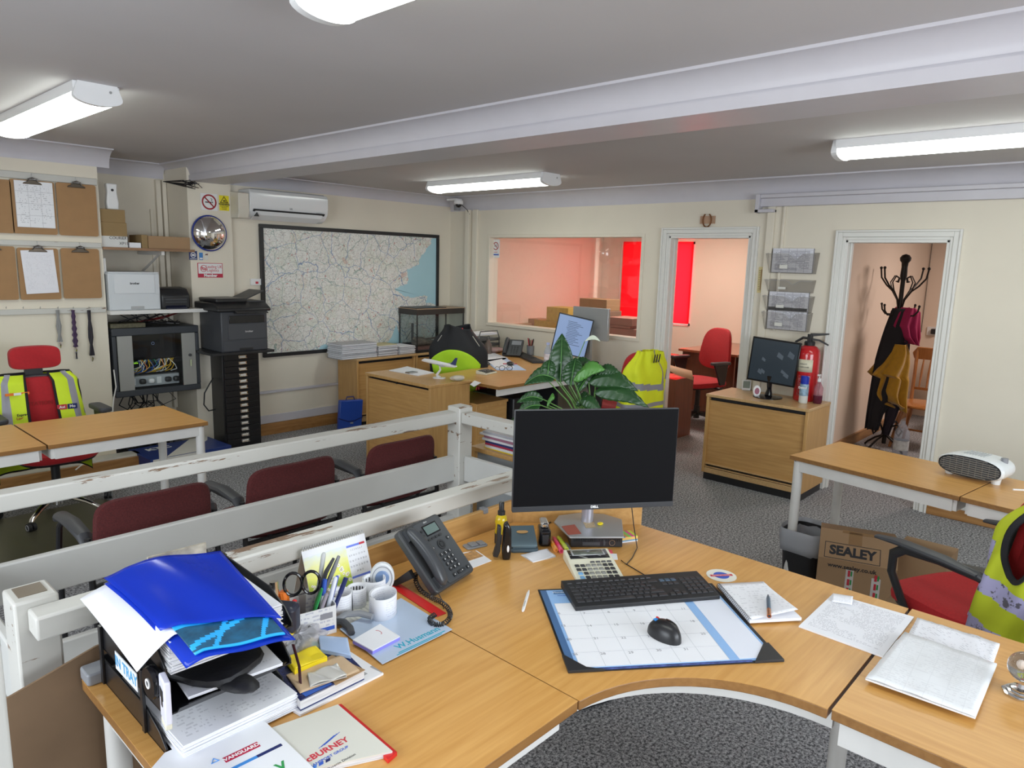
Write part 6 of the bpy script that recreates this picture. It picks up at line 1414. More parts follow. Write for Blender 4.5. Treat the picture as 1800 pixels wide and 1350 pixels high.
t, w_, h_ = plate('sticker', 'small black zigzag and cream sticker under the mirror', 359, 444, 366, 457, paperc); B().prism([(-w_*.45, h_*.65), (w_*.45, h_*.65), (w_*.45, h_*.95), (w_*.2, h_*.75), (0, h_*.9), (-w_*.2, h_*.75)], -.004, -.0032, ax='y').build('zigzag', mat('brown_ink', (.12, .03, .02), .5, var=0), t)
t, w_, h_ = plate('member_sign', 'white and red membership sign on the pillar', 347, 462, 392, 488, mat('sign_crimson', (.50, .02, .06), .4, var=0))
B().bx(-w_*.475, w_*.475, -.004, -.003, h_*.27, h_*.96).build('white_panel', white_pl, t)
disc(B(), -w_*.27, h_*.62, h_*.20, h_*.235, -.0044).build('ring', inkred, t, solid=.0004)
text('fta', .042, inkred, t, (-w_*.27, -.0045, h_*.62), (PI/2, 0, 0), bold=.001); text('Leading UK', .036, inkred, t, (w_*.15, -.0045, h_*.74), (PI/2, 0, 0), sx=.85); text('Logistics', .036, inkred, t, (w_*.10, -.0045, h_*.50), (PI/2, 0, 0), sx=.85)
text('Member', .034, inkwhite, t, (0, -.0036, h_*.14), (PI/2, 0, 0), bold=.0015)
# thermostat, air conditioner
t, w_, h_ = plate('thermostat', 'small white wall control with a red display beside the map', 441, 490, 459, 501, white_pl, YW, .02, 'thermostat')
B().bx(-w_*.05, w_*.22, -.0215, -.02, h_*.2, h_*.55).build('red_display', inkred, t)
aY = YW-.21
ax0, ax1, az0, az1 = PY(440, 370, aY).x, PY(577, 370, aY).x, PY(505, 388, aY).z, PY(505, 338, aY).z
t = thing('air_conditioner', 'white wall-mounted air conditioner above the map', 'air conditioner', (ax0, YW-.001, az0), 0); aw_, ah = ax1-ax0, az1-az0
acm = mat('glossy_white_plastic', (.78, .79, .80), .15, var=0, coat=.3)
pro = [(0, 0), (-.10, .0), (-.165, .03), (-.20, .075), (-.212, .13), (-.212, ah-.03), (-.19, ah), (0, ah)]
B().prism(pro, 0, aw_, ax='x').build('casing', acm, t, bevel=.006)
B().prism([(-.10, -.006), (-.19, .035), (-.205, .068), (-.198, .070), (-.18, .038), (-.10, .0)], .05, aw_-.06, ax='x').build('louvre', acm, t, bevel=.002)
B().prism([(-.198, .062), (-.2135, .080), (-.2135, .083), (-.196, .070)], .03, aw_-.04, ax='x').build('dark_slot', black_pl, t)
b = B()
for i in range(12): b.bx(.03, aw_-.03, -.185+i*.013, -.180+i*.013, ah, ah+.006)
b.build('top_grille', grey_pl, t)
B().prism([(ax_, z_) for ax_, z_ in ((.03, .0+.02), (.08, .02), (.06, .055))], -.2145, -.205, ax='y').build('corner_gap', black_pl, t)
text('LG', .022, inkgrey, t, (aw_*.5, -.2132, ah*.42), (PI/2, 0, 0), bold=.0005); text('INVERTER V', .014, inkgrey, t, (aw_*.88, -.2132, ah*.34), (PI/2, 0, 0))
B().prism([(0, 0), (-.18, 0), (-.20, .05), (-.20, ah-.04), (0, ah-.02)], -.10, -.002, ax='x').build('pipe_cover', mat('cream_pipe_cover', (.68, .64, .55), .4), t, bevel=.006)

# ================================================================== THE MAP
mY = YW-.03
a = PY(456.5, 391, mY); c = PY(772.6, 415, mY); e = PY(464, 629, mY)
mx0, mx1, mz1, mz0 = a.x, c.x, (a.z+c.z)/2, e.z
mw, mh = mx1-mx0, mz1-mz0
t = thing('wall_map', 'huge framed road map with a blue sea on its right, on the left wall', 'map', (mx0, YW-.001, mz0), 0)
g = .035
B().bx(0, mw, -.03, 0, mh-g, mh).bx(0, mw, -.03, 0, 0, g).bx(0, g, -.03, 0, g, mh-g).bx(mw-g, mw, -.03, 0, g, mh-g).build('frame', black_pl, t, bevel=.003)
m, nt, pb = new_mat('road_map_print')
tc = N(nt, 'ShaderNodeTexCoord'); 
def vor(scale, feat='DISTANCE_TO_EDGE', rnd=1.0, off=0, dist=0.0):
    mp = N(nt, 'ShaderNodeMapping'); mp.inputs['Location'].default_value = (off, off*1.3, off*.7)
    nt.links.new(tc.outputs['Object'], mp.inputs[0]); src = mp.outputs[0]
    if dist:
        nz = N(nt, 'ShaderNodeTexNoise'); setin(nz, Scale=scale*1.5, Detail=3.0); nt.links.new(src, nz.inputs['Vector'])
        vm = N(nt, 'ShaderNodeVectorMath', operation='SCALE'); vm.inputs['Scale'].default_value = dist; nt.links.new(nz.outputs['Color'], vm.inputs[0])
        va = N(nt, 'ShaderNodeVectorMath', operation='ADD'); nt.links.new(src, va.inputs[0]); nt.links.new(vm.outputs[0], va.inputs[1]); src = va.outputs[0]
    v = N(nt, 'ShaderNodeTexVoronoi', feature=feat); v.inputs['Scale'].default_value = scale; nt.links.new(src, v.inputs['Vector'])
    return v.outputs['Distance']
cur = None
def layer(colr, mask, k=1.0):
    global cur
    mm = N(nt, 'ShaderNodeMath', operation='MULTIPLY'); mm.inputs[1].default_value = k; nt.links.new(mask, mm.inputs[0])
    mx = N(nt, 'ShaderNodeMix', data_type='RGBA'); nt.links.new(mm.outputs[0], mx.inputs[0]); mx.inputs[7].default_value = c4(colr)
    if cur is None: mx.inputs[6].default_value = (.84, .84, .80, 1)
    else: nt.links.new(cur, mx.inputs[6])
    cur = mx.outputs[2]
def less(s_, v): n = N(nt, 'ShaderNodeMath', operation='LESS_THAN'); n.inputs[1].default_value = v; nt.links.new(s_, n.inputs[0]); return n.outputs[0]
def great(s_, v): n = N(nt, 'ShaderNodeMath', operation='GREATER_THAN'); n.inputs[1].default_value = v; nt.links.new(s_, n.inputs[0]); return n.outputs[0]
def nois(scale, det=3.0, off=0):
    mp = N(nt, 'ShaderNodeMapping'); mp.inputs['Location'].default_value = (off, off, off); nt.links.new(tc.outputs['Object'], mp.inputs[0])
    nz = N(nt, 'ShaderNodeTexNoise'); setin(nz, Scale=scale, Detail=det); nt.links.new(mp.outputs[0], nz.inputs['Vector']); return nz.outputs[0]
layer((.66, .72, .58), great(nois(6), .55), .3); layer((.76, .66, .54), great(nois(5, off=7), .62), .3)
layer((.50, .36, .30), less(vor(30, dist=.03), .028), .4); layer((.30, .30, .28), less(vor(15, off=5, dist=.06), .018), .55); layer((.22, .20, .20), great(nois(130, 3.0), .60), .38); layer((.50, .12, .10), great(nois(34, 5.0, 3), .67), .7)
layer((.22, .34, .30), less(vor(6.5, off=3, dist=.09), .013), .7); layer((.16, .27, .46), less(vor(3.6, off=9, dist=.14), .0085), .8)
layer((.55, .20, .10), great(nois(7, 4.0, 21), .68), .35)
nt.links.new(cur, pb.inputs['Base Color']); setin(pb, Roughness=.35)
B().bx(g, mw-g, -.012, -.008, g, mh-g).build('map_sheet', m, t)
def mpx(x, y): q_ = PY(x, y, YW-.013); return (q_.x-mx0, q_.z-mz0)
def jag(pts, n=5, amp=.008, seed=5):
    rr = random.Random(seed); out = []
    for i in range(len(pts)-1):
        for k in range(n): f_ = k/n; out.append((pts[i][0]*(1-f_)+pts[i+1][0]*f_+rr.uniform(-amp, amp), pts[i][1]*(1-f_)+pts[i+1][1]*f_+rr.uniform(-amp, amp)))
    out.append(pts[-1]); return out
coast = [mpx(x, y) for x, y in ((758, 420), (757, 428), (748, 440), (738, 455), (736, 464), (724, 471), (716, 473), (718, 490), (716, 500), (700, 505), (693, 508), (710, 520), (725, 524), (740, 520), (752, 520), (748, 532), (762, 534))]
seam_ = mat('map_sea_blue', (.42, .66, .74), .35, var=.02)
pl = jag(coast)+[(mw-g, mpx(762, 536)[1]), (mw-g, mh-g)]
B().prism([(p_[0], p_[1]) for p_ in pl], -.0132, -.0122, ax='y').build('sea', seam_, t)
co2 = [mpx(x, y) for x, y in ((556, 618), (562, 610), (570, 605), (580, 608), (590, 606), (600, 612), (640, 608), (684, 600), (690, 590), (696, 570))]
pl = [(p_[0], max(p_[1], g+.002)) for p_ in jag(co2, 4, .006, 8)]; pl = pl+[(mw*.76, g+.001), (pl[0][0], g+.001)]
B().prism(pl, -.0132, -.0122, ax='y').build('sea', seam_, t)
# dome camera in the corner
q_ = PY(806, 352, 5.95)
t = thing('dome_camera', 'small white dome security camera under the ceiling in the far corner', 'camera', (PZ(805, 350, ZF-.03).x, PZ(805, 350, ZF-.03).y, ZF), 0)
cp_ = PY(806, 360, 5.85); t.location = (cp_.x, 5.85, cp_.z+.045)
B().lathe([(.05, 0), (.052, -.03), (.045, -.04), (.03, -.042)][::-1], n=24).bx(-.05, .05, 0, .14, -.0, .02).build('mount', white_pl, t)
B().ell((0, 0, -.045), (.034, .034, .030), 20, 10).build('dome', blackg, t)
B().bx(.02, .08, .05, .10, -.10, -.04).build('junction_box', grey_pl, t, bevel=.004)
B().tube([(.03, .05, .0), (.06, .0, -.05), (.10, -.03, -.09), (.12, -.05, -.14)], .004, 6).build('cable', black_pl, t)

# ================================================================== FAR DESK
t = thing('curved_desk', 'far oak veneer desk with a scooped inner edge, in front of the interior window', 'desk', (0, 0, 0))
poly = [(3.915, 3.72), (5.45, 3.72), (5.56, 3.85), (5.56, 5.62), (4.93, 5.62), (4.90, 4.95)] + arc(4.56, 4.90, .34, 0, -90, 12) + [(4.35, 4.52), (3.915, 4.48)]
desk_top(t, poly, wood('far_desk_veneer', (0.66, 0.37, 0.13), (0.50, 0.25, 0.07), 0))
B().bx(3.94, 5.42, 3.76, 3.775, ZT-TH-.06, ZT-TH-.001).bx(5.50, 5.515, 3.9, 5.58, ZT-TH-.06, ZT-TH-.001).build('frame', white_metal, t)
for x, y in ((5.40, 3.80), (5.0, 5.55)): b = B(); round_leg(b, x, y); b.build('leg', white_metal, t)
B().bx(4.78, 4.80, 3.84, 4.40, .02, ZT-TH-.062).build('modesty_panel', black_pl, t)
t = thing('drawer_unit', 'low oak drawer unit under the far desk, right of the white post', 'drawer unit', (3.93, 3.98, 0))
B().bx(0, .36, .0, .50, .04, .53).build('carcass', oakz, t, bevel=.003); B().bx(-.005, .365, -.01, .505, .53, .552).build('top', oakhx, t, bevel=.002)
B().bx(.01, .35, .01, .49, 0, .04).build('plinth', black_pl, t); B().bx(.02, .34, -.006, 0, .29, .51).build('drawer', oakhx, t, bevel=.002); B().bx(.02, .34, -.006, 0, .06, .28).build('drawer', oakhx, t, bevel=.002)
tag(B().bx(0, .22, 0, .5, 0, .55).build('computer_tower', black_pl, None, loc=(4.34, 3.95, 0), bevel=.01), 'black computer tower in the dark under the far desk', 'computer')
FZ = ZT+.0003
def fpx(x, y, z=FZ): return PZ(x, y, z)
def fsheet(name, label, pts, m, th=.002, cat='paper', z=FZ, **k): return sheet(name, label, cat, pxs(pts, z), z, th, m, **k)
fsheet('paper', 'two white sheets on the far desk left of the second phone', [(838, 634), (862, 641), (893, 630), (865, 619)], p_light, .003)
fsheet('desk_blotter', 'blue-edged blotter covered with papers on the far desk', [(852, 634), (873, 651), (925, 651), (888, 629)], mat('pale_blue_blotter', (.50, .62, .85), .5), .003)
fsheet('paper', 'white papers lying on the blue-edged blotter', [(858, 636), (873, 648), (905, 646), (882, 631)], p_light, .002, z=FZ+.0035)
p = fpx(884, 640, FZ+.006); tag(B().tube([(0, 0, .004), (.10, -.09, .004)], .004, 8).build('pen', inkred, None, loc=(p.x, p.y, FZ+.0055)), 'red pen lying on the far blotter', 'pen')
def small_kb(label, p0, p1, z=FZ):
    a = fpx(*p0); c = fpx(*p1); d = c-a
    t = thing('keyboard', label, 'keyboard', (a.x, a.y, z), math.atan2(d.y, d.x))
    B().bx(0, d.length, 0, .14, 0, .016).build('case', kp, t, bevel=.003)
    b = B()
    for r_ in range(5):
        b.bx(.01, d.length*.66, .012+r_*.025, .031+r_*.025, .016, .0195); b.bx(d.length*.72, d.length-.01, .012+r_*.025, .031+r_*.025, .016, .0195)
    b.build('key_rows', mat('key_row_black', (.03, .03, .032), .4, var=0), t)
small_kb('black keyboard on the far desk under the rotated screen', (896, 621), (936, 639))
p = fpx(897, 641, FZ+.008)
t = thing('mouse', 'black mouse on the far blotter', 'mouse', (p.x, p.y, FZ+.0055), R_(-40)); B().ell((0, 0, .014), (.035, .055, .019), 16, 8).build('shell', black_pl, t)
# second phone
p = fpx(914, 629)
t = thing('desk_phone', 'dark office phone on the far desk below the interior window', 'telephone', (p.x-.02, p.y+.10, FZ), R_(-62))
T2 = Matrix.Translation((0, 0, .004)) @ Matrix.Rotation(R_(48), 4, 'X')
def t2(): b = B(); b.T = T2.copy(); return b
t2().rbox(-.10, .10, 0, .20, 0, .025, .01).build('body', phone_m, t, bevel=.004)
t2().tube([(-.07, .01, .04), (-.07, .05, .055), (-.07, .15, .055), (-.07, .19, .04)], [.022, .02, .02, .022], 10).build('handset', phone_m, t)
t2().bx(-.02, .08, .13, .18, .025, .028).build('screen', grey_pl, t)
for r_ in range(4):
    for c_ in range(3): t2().bx(-.015+c_*.03, .003+c_*.03, .02+r_*.025, .035+r_*.025, .025, .028).build('button', black_pl, t)
B().prism([(.09, .06), (.11, .08), (.19, 0), (.17, 0)], -.08, .08, ax='x').build('stand', black_pl, t)
# calculator, glasses, slip
p = fpx(858, 657)
t = thing('calculator', 'cream calculator lying on the far desk', 'calculator', (p.x-.07, p.y-.05, FZ), R_(12))
B().prism([(0, 0), (.11, 0), (.11, .03), (0, .012)], 0, .17, ax='x').build('case', cream, t, bevel=.003)
B().add([(.01, .07, .0245), (.16, .07, .0245), (.16, .10, .029), (.01, .10, .029)], [(0, 1, 2, 3)]).build('display_panel', dark_pl, t, solid=.001)
for i in range(3):
    for k in range(5): B().box((.02+k*.032, .015+i*.018, .0185+.0035*i), (.02, .011, .004)).build('key', dark_pl, t)
p = fpx(889, 652)
t = thing('spectacles', 'black-rimmed spectacles lying open on the far desk', 'glasses', (p.x, p.y, FZ), R_(-30))
for s_ in (-1, 1): B().tube([(s_*.035+.026*math.cos(a), 0, .026+.022*math.sin(a)) for a in [2*PI*i/18 for i in range(18)]], .0025, 6, True).build('rim', black_pl, t); B().tube([(s_*.062, 0, .035), (s_*.066, .07, .03), (s_*.062, .14, .004)], .0022, 6).build('temple', black_pl, t)
B().tube([(-.010, 0, .03), (.010, 0, .03)], .002, 6).build('bridge', black_pl, t)
fsheet('paper', 'small white slip at the front left edge of the far desk', [(826, 676), (833, 680), (846, 673), (834, 669)], p_light, .001)
# trays and odds
p = fpx(862, 612)
t = thing('letter_tray', 'dark mesh letter trays under a grey wire arch on the far desk', 'letter tray', (5.13, 5.22, FZ), R_(0), None)
for k in range(3):
    tr = B().bx(0, .36, 0, .26, .02+k*.055, .024+k*.055).bx(0, .36, 0, .006, .02+k*.055, .05+k*.055).bx(0, .006, 0, .26, .02+k*.055, .05+k*.055).build('tray', mat('smoked_tray', (.10, .10, .10), .3, var=0), t)
    B().bx(.015, .34, .01, .24, .026+k*.055, .044+k*.055).build('papers', paper_edge, tr)
B().tube([(.02, -.012, 0), (.03, -.012, .17), (.05, -.012, .235), (.30, -.012, .235), (.33, -.012, .17), (.34, -.012, 0)], .006, 8).build('wire_arch', mat('grey_wire', (.2, .21, .22), .3, .7, var=0), t)
B().bx(.02, .35, .02, .24, .19, .21).build('loose_papers', paper_m, t)
def pbox(name, label, px, py, sx, sy, sz, m, cat='box', rz=0, z=FZ, z_extra=0):
    p = PZ(px, py, z); return tag(B().bx(-sx/2, sx/2, -sy/2, sy/2, 0, sz).build(name, m, None, loc=(p.x, p.y, z+z_extra), rz=rz, bevel=min(sx, sy, sz)*.08), label, cat)
pbox('purple_box', 'small purple box beside the far letter trays', 844, 620, .07, .07, .05, mat('purple', (.12, .03, .25), .5), rz=.5)
p = fpx(858, 622); t = thing('bottle_rack', 'small brown bottle with a ring handle beside the far trays', 'bottle', (p.x, p.y, FZ)); B().lathe([(.035, 0), (.04, .02), (.038, .10), (.018, .13), (.016, .15)], n=14).build('bottle', mat('taupe_glass', (.16, .12, .10), .3), t); B().tube([(.02*math.cos(a), 0, .17+.02*math.sin(a)) for a in [2*PI*i/12 for i in range(12)]], .004, 6, True).build('ring_handle', dark_pl, t)
p = fpx(872, 620); tag(B().ell((0, 0, .03), (.10, .06, .03), 14, 8).build('tissue', mat('pinkish_tissue', (.62, .42, .40), .7, var=.2, scale=15, bump=.6, bscale=40), None, loc=(p.x, p.y, FZ)), 'crumpled pinkish papers in front of the far trays', 'papers')
pbox('file_box', 'flat teal folder under the far window sill', 893, 610, .26, .12, .05, mat('teal_folder', (.10, .28, .25), .5), 'folder', rz=-.6)
pbox('card_box', 'cream card box between the far phone and the pen pot', 918, 617, .12, .10, .05, cardl, rz=-.5)
p = fpx(932, 624)
t = thing('pen_pot', 'grey mesh pen pot with red and black pens on the far desk', 'pen holder', (p.x, p.y, FZ)); B().lathe([(.035, 0), (.04, .10), (.037, .10), (.032, .004)], n=16).build('pot', grey_pl, t)
for i, c in enumerate((inkred, black_pl, inkred, mat('brown_pen', (.3, .12, .05), .5), black_pl)): B().tube([(0, 0, .01), (.03*math.cos(i*1.3), .03*math.sin(i*1.3), .16+.01*(i % 3))], .005, 6).build('pen', c, t)
p = fpx(962, 648)
t = thing('water_bottle', 'clear ribbed water bottle on the far desk, left of the peace lily leaf', 'bottle', (p.x, p.y, FZ))
B().lathe([(.032, 0), (.035, .01), (.034, .04), (.036, .06), (.033, .08), (.036, .10), (.034, .16), (.014, .215), (.014, .225)], n=18).build('bottle', bottle_m, t); B().lathe([(.016, .222), (.016, .24), (.002, .242)], n=14).build('cap', mat('lilac_cap', (.45, .5, .8), .4, var=0), t)
B().lathe([(.0365, .085), (.0365, .14), (.0365, .1401)], n=18, cap=False).build('label', mat('pink_white_label', (.75, .6, .68), .4, var=.3, scale=40), t)
# rotated screen and the silver monitor back behind it
def panel(name, label, cx, cy, z0, W_, H_, rz, face, back, tilt=0, roll=0):
    t = thing(name, label, 'monitor', (cx, cy, z0), rz)
    T_ = Matrix.Translation((0, 0, 0)) @ Matrix.Rotation(roll, 4, 'Y') @ Matrix.Rotation(tilt, 4, 'X')
    b = B(); b.T = T_.copy(); b.bx(-W_/2, W_/2, 0, .03, 0, H_).build('casing', back, t, bevel=.004)
    b = B(); b.T = T_.copy(); b.bx(-W_/2+.010, W_/2-.010, -.0015, 0, .012, H_-.010).build('screen', face, t)
    return t, T_
scr = mat('lit_screen_blue', (.05, .05, .06), .3, var=0, emis=(.20, .30, .52), es=.9)
a, c, d_ = PX(985, 548, 5.15), PX(1031, 558, 5.15), PX(970, 607, 5.15)
t, T_ = panel('monitor', 'tall far-desk screen showing a blue-white document', 5.19, 4.06, FZ+.115, .33, .37, R_(-57), scr, black_pl, 0, R_(11))
b = B(); b.T = T_.copy(); rr = random.Random(2)
for i in range(15): b.bx(-.07+rr.random()*.02, .02+rr.random()*.07, -.0022, -.0016, .10+i*.015, .105+i*.015)
b.build('document_text', mat('screen_text', (.1, .15, .25), .5, var=0), t)
B().bx(-.02, .02, .02, .05, -.10, .2).build('stand_neck', black_pl, t); B().rbox(-.11, .11, -.08, .12, -.113, -.10, .04).build('stand_base', black_pl, t)
t, T_ = panel('monitor', 'far-desk monitor seen from behind, pale silver casing', 5.40, 3.95, FZ+.26, .42, .30, R_(95), blackg, alu, 0, 0)
t.rotation_euler.z = R_(88)
B().bx(-.03, .03, .015, .05, -.25, .15).build('stand_neck', alu, t); B().rbox(-.12, .12, -.06, .10, -.258, -.25, .03).build('stand_base', alu, t)
p = fpx(1015, 640)
pbox('tissue_box', 'small red and white box on the far desk beside the lily', 1022, 640, .09, .07, .04, mat('red_white_box', (.55, .15, .18), .5, var=.4, scale=20), rz=.3)
pbox('note_block', 'pale cream card standing behind the water bottle', 982, 630, .10, .02, .14, paperc, 'card', rz=-.8)
p = fpx(1028, 636); t = thing('pump_bottle', 'small clear bottle with a white nozzle on the far desk', 'bottle', (p.x+.05, p.y, FZ)); B().lathe([(.025, 0), (.027, .07), (.012, .09), (.010, .11)], n=14).build('bottle', bottle_m, t); B().lathe([(.010, .10), (.012, .12), (.006, .14), (.003, .15)], n=10).build('nozzle', white_pl, t)
p = fpx(1052, 640); tag(B().tube([(-.1, .05, .012), (0, 0, .02), (.06, -.06, .012), (.1, -.12, .015)], .018, 8, flat=.6).build('glasses_case', black_pl, None, loc=(p.x-.05, p.y+.05, FZ)), 'small black cases at the right end of the far desk', 'case')

# on the wood-fronted cupboard: clipboard, toy plane, crumpled bag
AZ = .7425
o = sheet('clipboard', 'blue-edged clipboard with white papers on the oak cupboard', 'clipboard', pxs([(684, 652), (735, 661), (763, 656), (716, 645)], AZ), AZ, .006, paper_m, side=dark_pl)
B().bx(.20, .26, .0, .09, .006, .016).build('clip', steel, o, bevel=.002)
p = PZ(772, 665, AZ)
t = thing('model_airplane', 'white model airliner with a navy tail on a curved stand', 'model', (p.x, p.y, AZ), R_(-62))
B().at((0, 0, .125), ry=R_(0)).tube([(-.15, 0, .012), (-.13, 0, .016), (-.08, 0, .010), (.06, 0, -.012), (.13, 0, -.020), (.15, 0, -.018)], [.006, .014, .017, .017, .010, .004], 14).build('fuselage', white_pl, t)
B().at((0, 0, .125)).prism([(.02, 0), (.09, .12), (.06, .12), (-.03, 0)], -.012, -.008).prism([(.02, 0), (.09, -.12), (.06, -.12), (-.03, 0)], -.012, -.008).build('wings', alu, t)
B().at((0, 0, .125)).prism([(.09, -.01), (.14, -.012), (.155, .05), (.135, .05)], -.002, .002, ax='y').build('tail_fin', navy, t)
B().tube([(0, 0, .115), (.01, 0, .07), (-.02, 0, .03), (.0, 0, .005)], [.006, .008, .012, .018], 8).rbox(-.05, .05, -.03, .03, 0, .008, .02).build('stand', white_pl, t)
p = PZ(777, 667, AZ); tag(B().grid(lambda u, v: (.065*math.cos(PI*(v-.5))*math.cos(2*PI*u)*(1+.12*math.sin(9*u*PI+7*v)), .05*math.cos(PI*(v-.5))*math.sin(2*PI*u)*(1+.12*math.sin(11*u*PI)), .022+.022*math.sin(PI*(v-.5))), 30, 12).build('crumpled_bag', film('cloudy_bag', (.75, .72, .66), (.9, .88, .84), .6, .2), None, loc=(p.x+.06, p.y-.12, AZ)), 'crumpled clear bag beside the model airliner', 'bag')

# fish tank and paper stacks on the wall cabinets
CZ = .7005
t = thing('aquarium', 'empty glass fish tank with black lid and gravel on the shutter cabinet', 'aquarium', (4.84, 5.82, CZ))
aw2, ad2, ah2 = .68, .30, .47
B().bx(0, aw2, 0, ad2, 0, .03).build('base', black_pl, t, bevel=.003)
B().bx(-.005, aw2+.005, -.005, ad2+.005, ah2-.065, ah2).build('lid', mat('dark_brown_lid', (.03, .025, .022), .4), t, bevel=.003)
B().bx(-.007, aw2+.007, -.007, ad2+.007, ah2-.006, ah2+.002).build('gold_trim', mat('tan_trim', (.40, .28, .18), .4), t)
B().bx(0, aw2*.62, .01, ad2-.01, ah2+.002, ah2+.010).build('lid_flap', black_pl, t)
B().bx(0, aw2, 0, .004, .03, ah2-.065).build('front_glass', tank_m, t); B().bx(0, aw2, ad2-.004, ad2, .03, ah2-.065).build('back_glass', tank_m, t)
B().bx(0, .004, .004, ad2-.004, .03, ah2-.065).build('side_glass', tank_m, t); B().bx(aw2-.004, aw2, .004, ad2-.004, .03, ah2-.065).build('side_glass', tank_m, t)
for x, y in ((0, 0), (aw2-.008, 0), (0, ad2-.008), (aw2-.008, ad2-.008)): B().bx(x-.001, x+.009, y-.001, y+.009, .03, ah2-.065).build('corner_seal', black_pl, t)
B().bx(.01, aw2-.01, .01, ad2-.01, .03, .055).build('gravel', mat('brown_gravel', (.16, .08, .07), .9, var=.5, scale=120), t)
B().ell((.16, .15, .10), (.10, .07, .055), 14, 8).ell((.30, .16, .08), (.12, .05, .03), 12, 6).tube([(.12, .15, .1), (.08, .14, .15), (.05, .13, .13)], .014, 7).tube([(.2, .15, .12), (.38, .16, .13), (.50, .15, .10)], .012, 7).build('driftwood', mat('grey_driftwood', (.13, .11, .09), .9, var=.4, scale=30, bump=.6, bscale=40), t)
B().tube([(.05, .25, .12), (.12, .24, .22), (.22, .24, .14), (.4, .24, .1), (.52, .25, .28)], .003, 5).build('cable', black_pl, t)
B().bx(.10, .12, .20, .22, .055, .30).build('heater_rod', dark_pl, t)
def pstack(label, x0, x1, y0, y1, z, h, seed):
    rr = random.Random(seed); t = None; b = B(); z_ = 0; n = int(h/.006)
    for i in range(n):
        dx, dy = rr.uniform(-.007, .007), rr.uniform(-.012, .012); hh = h/n
        b.bx(dx, x1-x0+dx, dy, y1-y0+dy, z_, z_+hh*.86, 0 if i % 3 else 1); z_ += hh
    o = b.build('paper_stack', [paper_m, mat('grey_paper_edge', (.45, .45, .47), .7, var=.2, scale=60)], None, loc=(x0, y0, z)); return tag(o, label, 'paper stack', 'paper stacks on the shutter cabinet')
x_a, x_b, x_c, x_d = PY(597, 620, 5.84).x, PY(664, 622, 5.84).x, PY(700, 616, 5.84).x, PY(733, 612, 5.84).x
pstack('tallest stack of paper wallets, left end of the wall cabinet', x_a+.02, x_b-.02, 5.83, 6.08, CZ, .150, 1)
pstack('middle stack of papers with a buff file on it, on the wall cabinet', x_b+.01, x_c-.01, 5.84, 6.08, CZ, .105, 2)
tag(B().bx(0, x_c-x_b-.0, 0, .2, 0, .006).build('file', mat('buff_file', (.55, .50, .28), .6), None, loc=(x_b, 5.86, CZ+.106)), 'buff file on the middle paper stack', 'file')
pstack('lowest stack of papers beside the fish tank', x_c+.01, min(x_d, 4.82), 5.83, 6.08, CZ, .085, 3)
q0_, q1_ = PZ(570, 750, 0), PZ(606, 756, 0)
t = thing('file_case', 'royal blue plastic file case with a handle, on the floor by the shutter cabinet', 'file case', (3.84, 5.80, 0), R_(-12))
B().prism([(0, 0), (.24, 0), (.26, .30), (.02, .31)], .0, .06, ax='y').build('case', mat('royal_blue_plastic', (.02, .07, .38), .3, var=.02), t, bevel=.01)
B().prism([(.0, .14), (.10, .10), (.16, .10), (.25, .13), (.25, .12), (.16, .09), (.10, .09), (0, .13)], -.003, 0, ax='y').build('flap_edge', navy, t)
B().tube([(.09, .03, .30), (.10, .03, .335), (.17, .03, .335), (.18, .03, .30)], .007, 8).build('handle', mat('muted_navy', (.05, .05, .15), .4), t)
B().bx(.12, .15, -.004, 0, .07, .085).build('clasp', alu, t)

# tray unit with magazines beside the post, peace lily
t = thing('magazine_unit', 'grey-sided wooden-edged unit behind the railing, carrying magazines and the lily', 'cabinet', (2.73, 2.02, 0))
B().bx(0, .42, 0, .75, 0, .63).build('body', mat('grey_laminate', (.36, .38, .39), .5), t, bevel=.003)
B().bx(-.02, .44, -.01, .77, .63, .655).bx(-.006, 0, .725, .755, 0, .63).build('wood_edge', oakhx, t, bevel=.003)
rr = random.Random(9); UZ = .6555; z_ = UZ
for i, (c, h_) in enumerate(((yellow_m, .004), (mat('white_cover', (.7, .7, .72), .4), .016), (mat('crimson_cover', (.4, .03, .07), .4), .012), (mat('navy_cover', (.03, .04, .15), .4), .014), (mat('white_cover', (.7, .7, .72), .4), .014), (mat('mauve_cover', (.35, .15, .22), .4), .014), (mat('white_cover', (.7, .7, .72), .4), .012), (mat('grey_cover', (.4, .4, .44), .4), .012))):
    dx, dy = rr.uniform(-.012, .012), rr.uniform(-.02, .02)
    labs = ['yellow pad at the bottom of the magazine pile', 'thick white magazine just above the yellow pad', 'crimson magazine low in the pile by the post', 'navy magazine in the middle of the pile by the post', 'white magazine lying on the navy one by the post', 'mauve magazine near the top of the pile by the post', 'white magazine second from the top of the pile', 'grey magazine on top of the pile by the white post']
    o = B().bx(0, .24, 0, .32, 0, h_*.92).build('magazine', [c], None, loc=(2.735+dx, 2.40+dy, z_), rz=rr.uniform(-.05, .05)); tag(o, labs[i], 'magazine', 'magazines piled by the post'); z_ += h_
leaf_m, nt, pb = new_mat('glossy_dark_leaf')
tc = N(nt, 'ShaderNodeTexCoord'); nz = N(nt, 'ShaderNodeTexNoise'); setin(nz, Scale=9.0, Detail=4.0); nt.links.new(tc.outputs['Object'], nz.inputs['Vector'])
mx = N(nt, 'ShaderNodeMix', data_type='RGBA'); mx.inputs[6].default_value = (.008, .036, .012, 1); mx.inputs[7].default_value = (.03, .10, .025, 1); nt.links.new(nz.outputs[0], mx.inputs[0]); nt.links.new(mx.outputs[2], pb.inputs['Base Color']); setin(pb, Roughness=.32)
leafl = mat('fresh_leaf_green', (.09, .26, .05), .35, var=.15, scale=10); stem_m = mat('green_stem', (.10, .22, .05), .5)
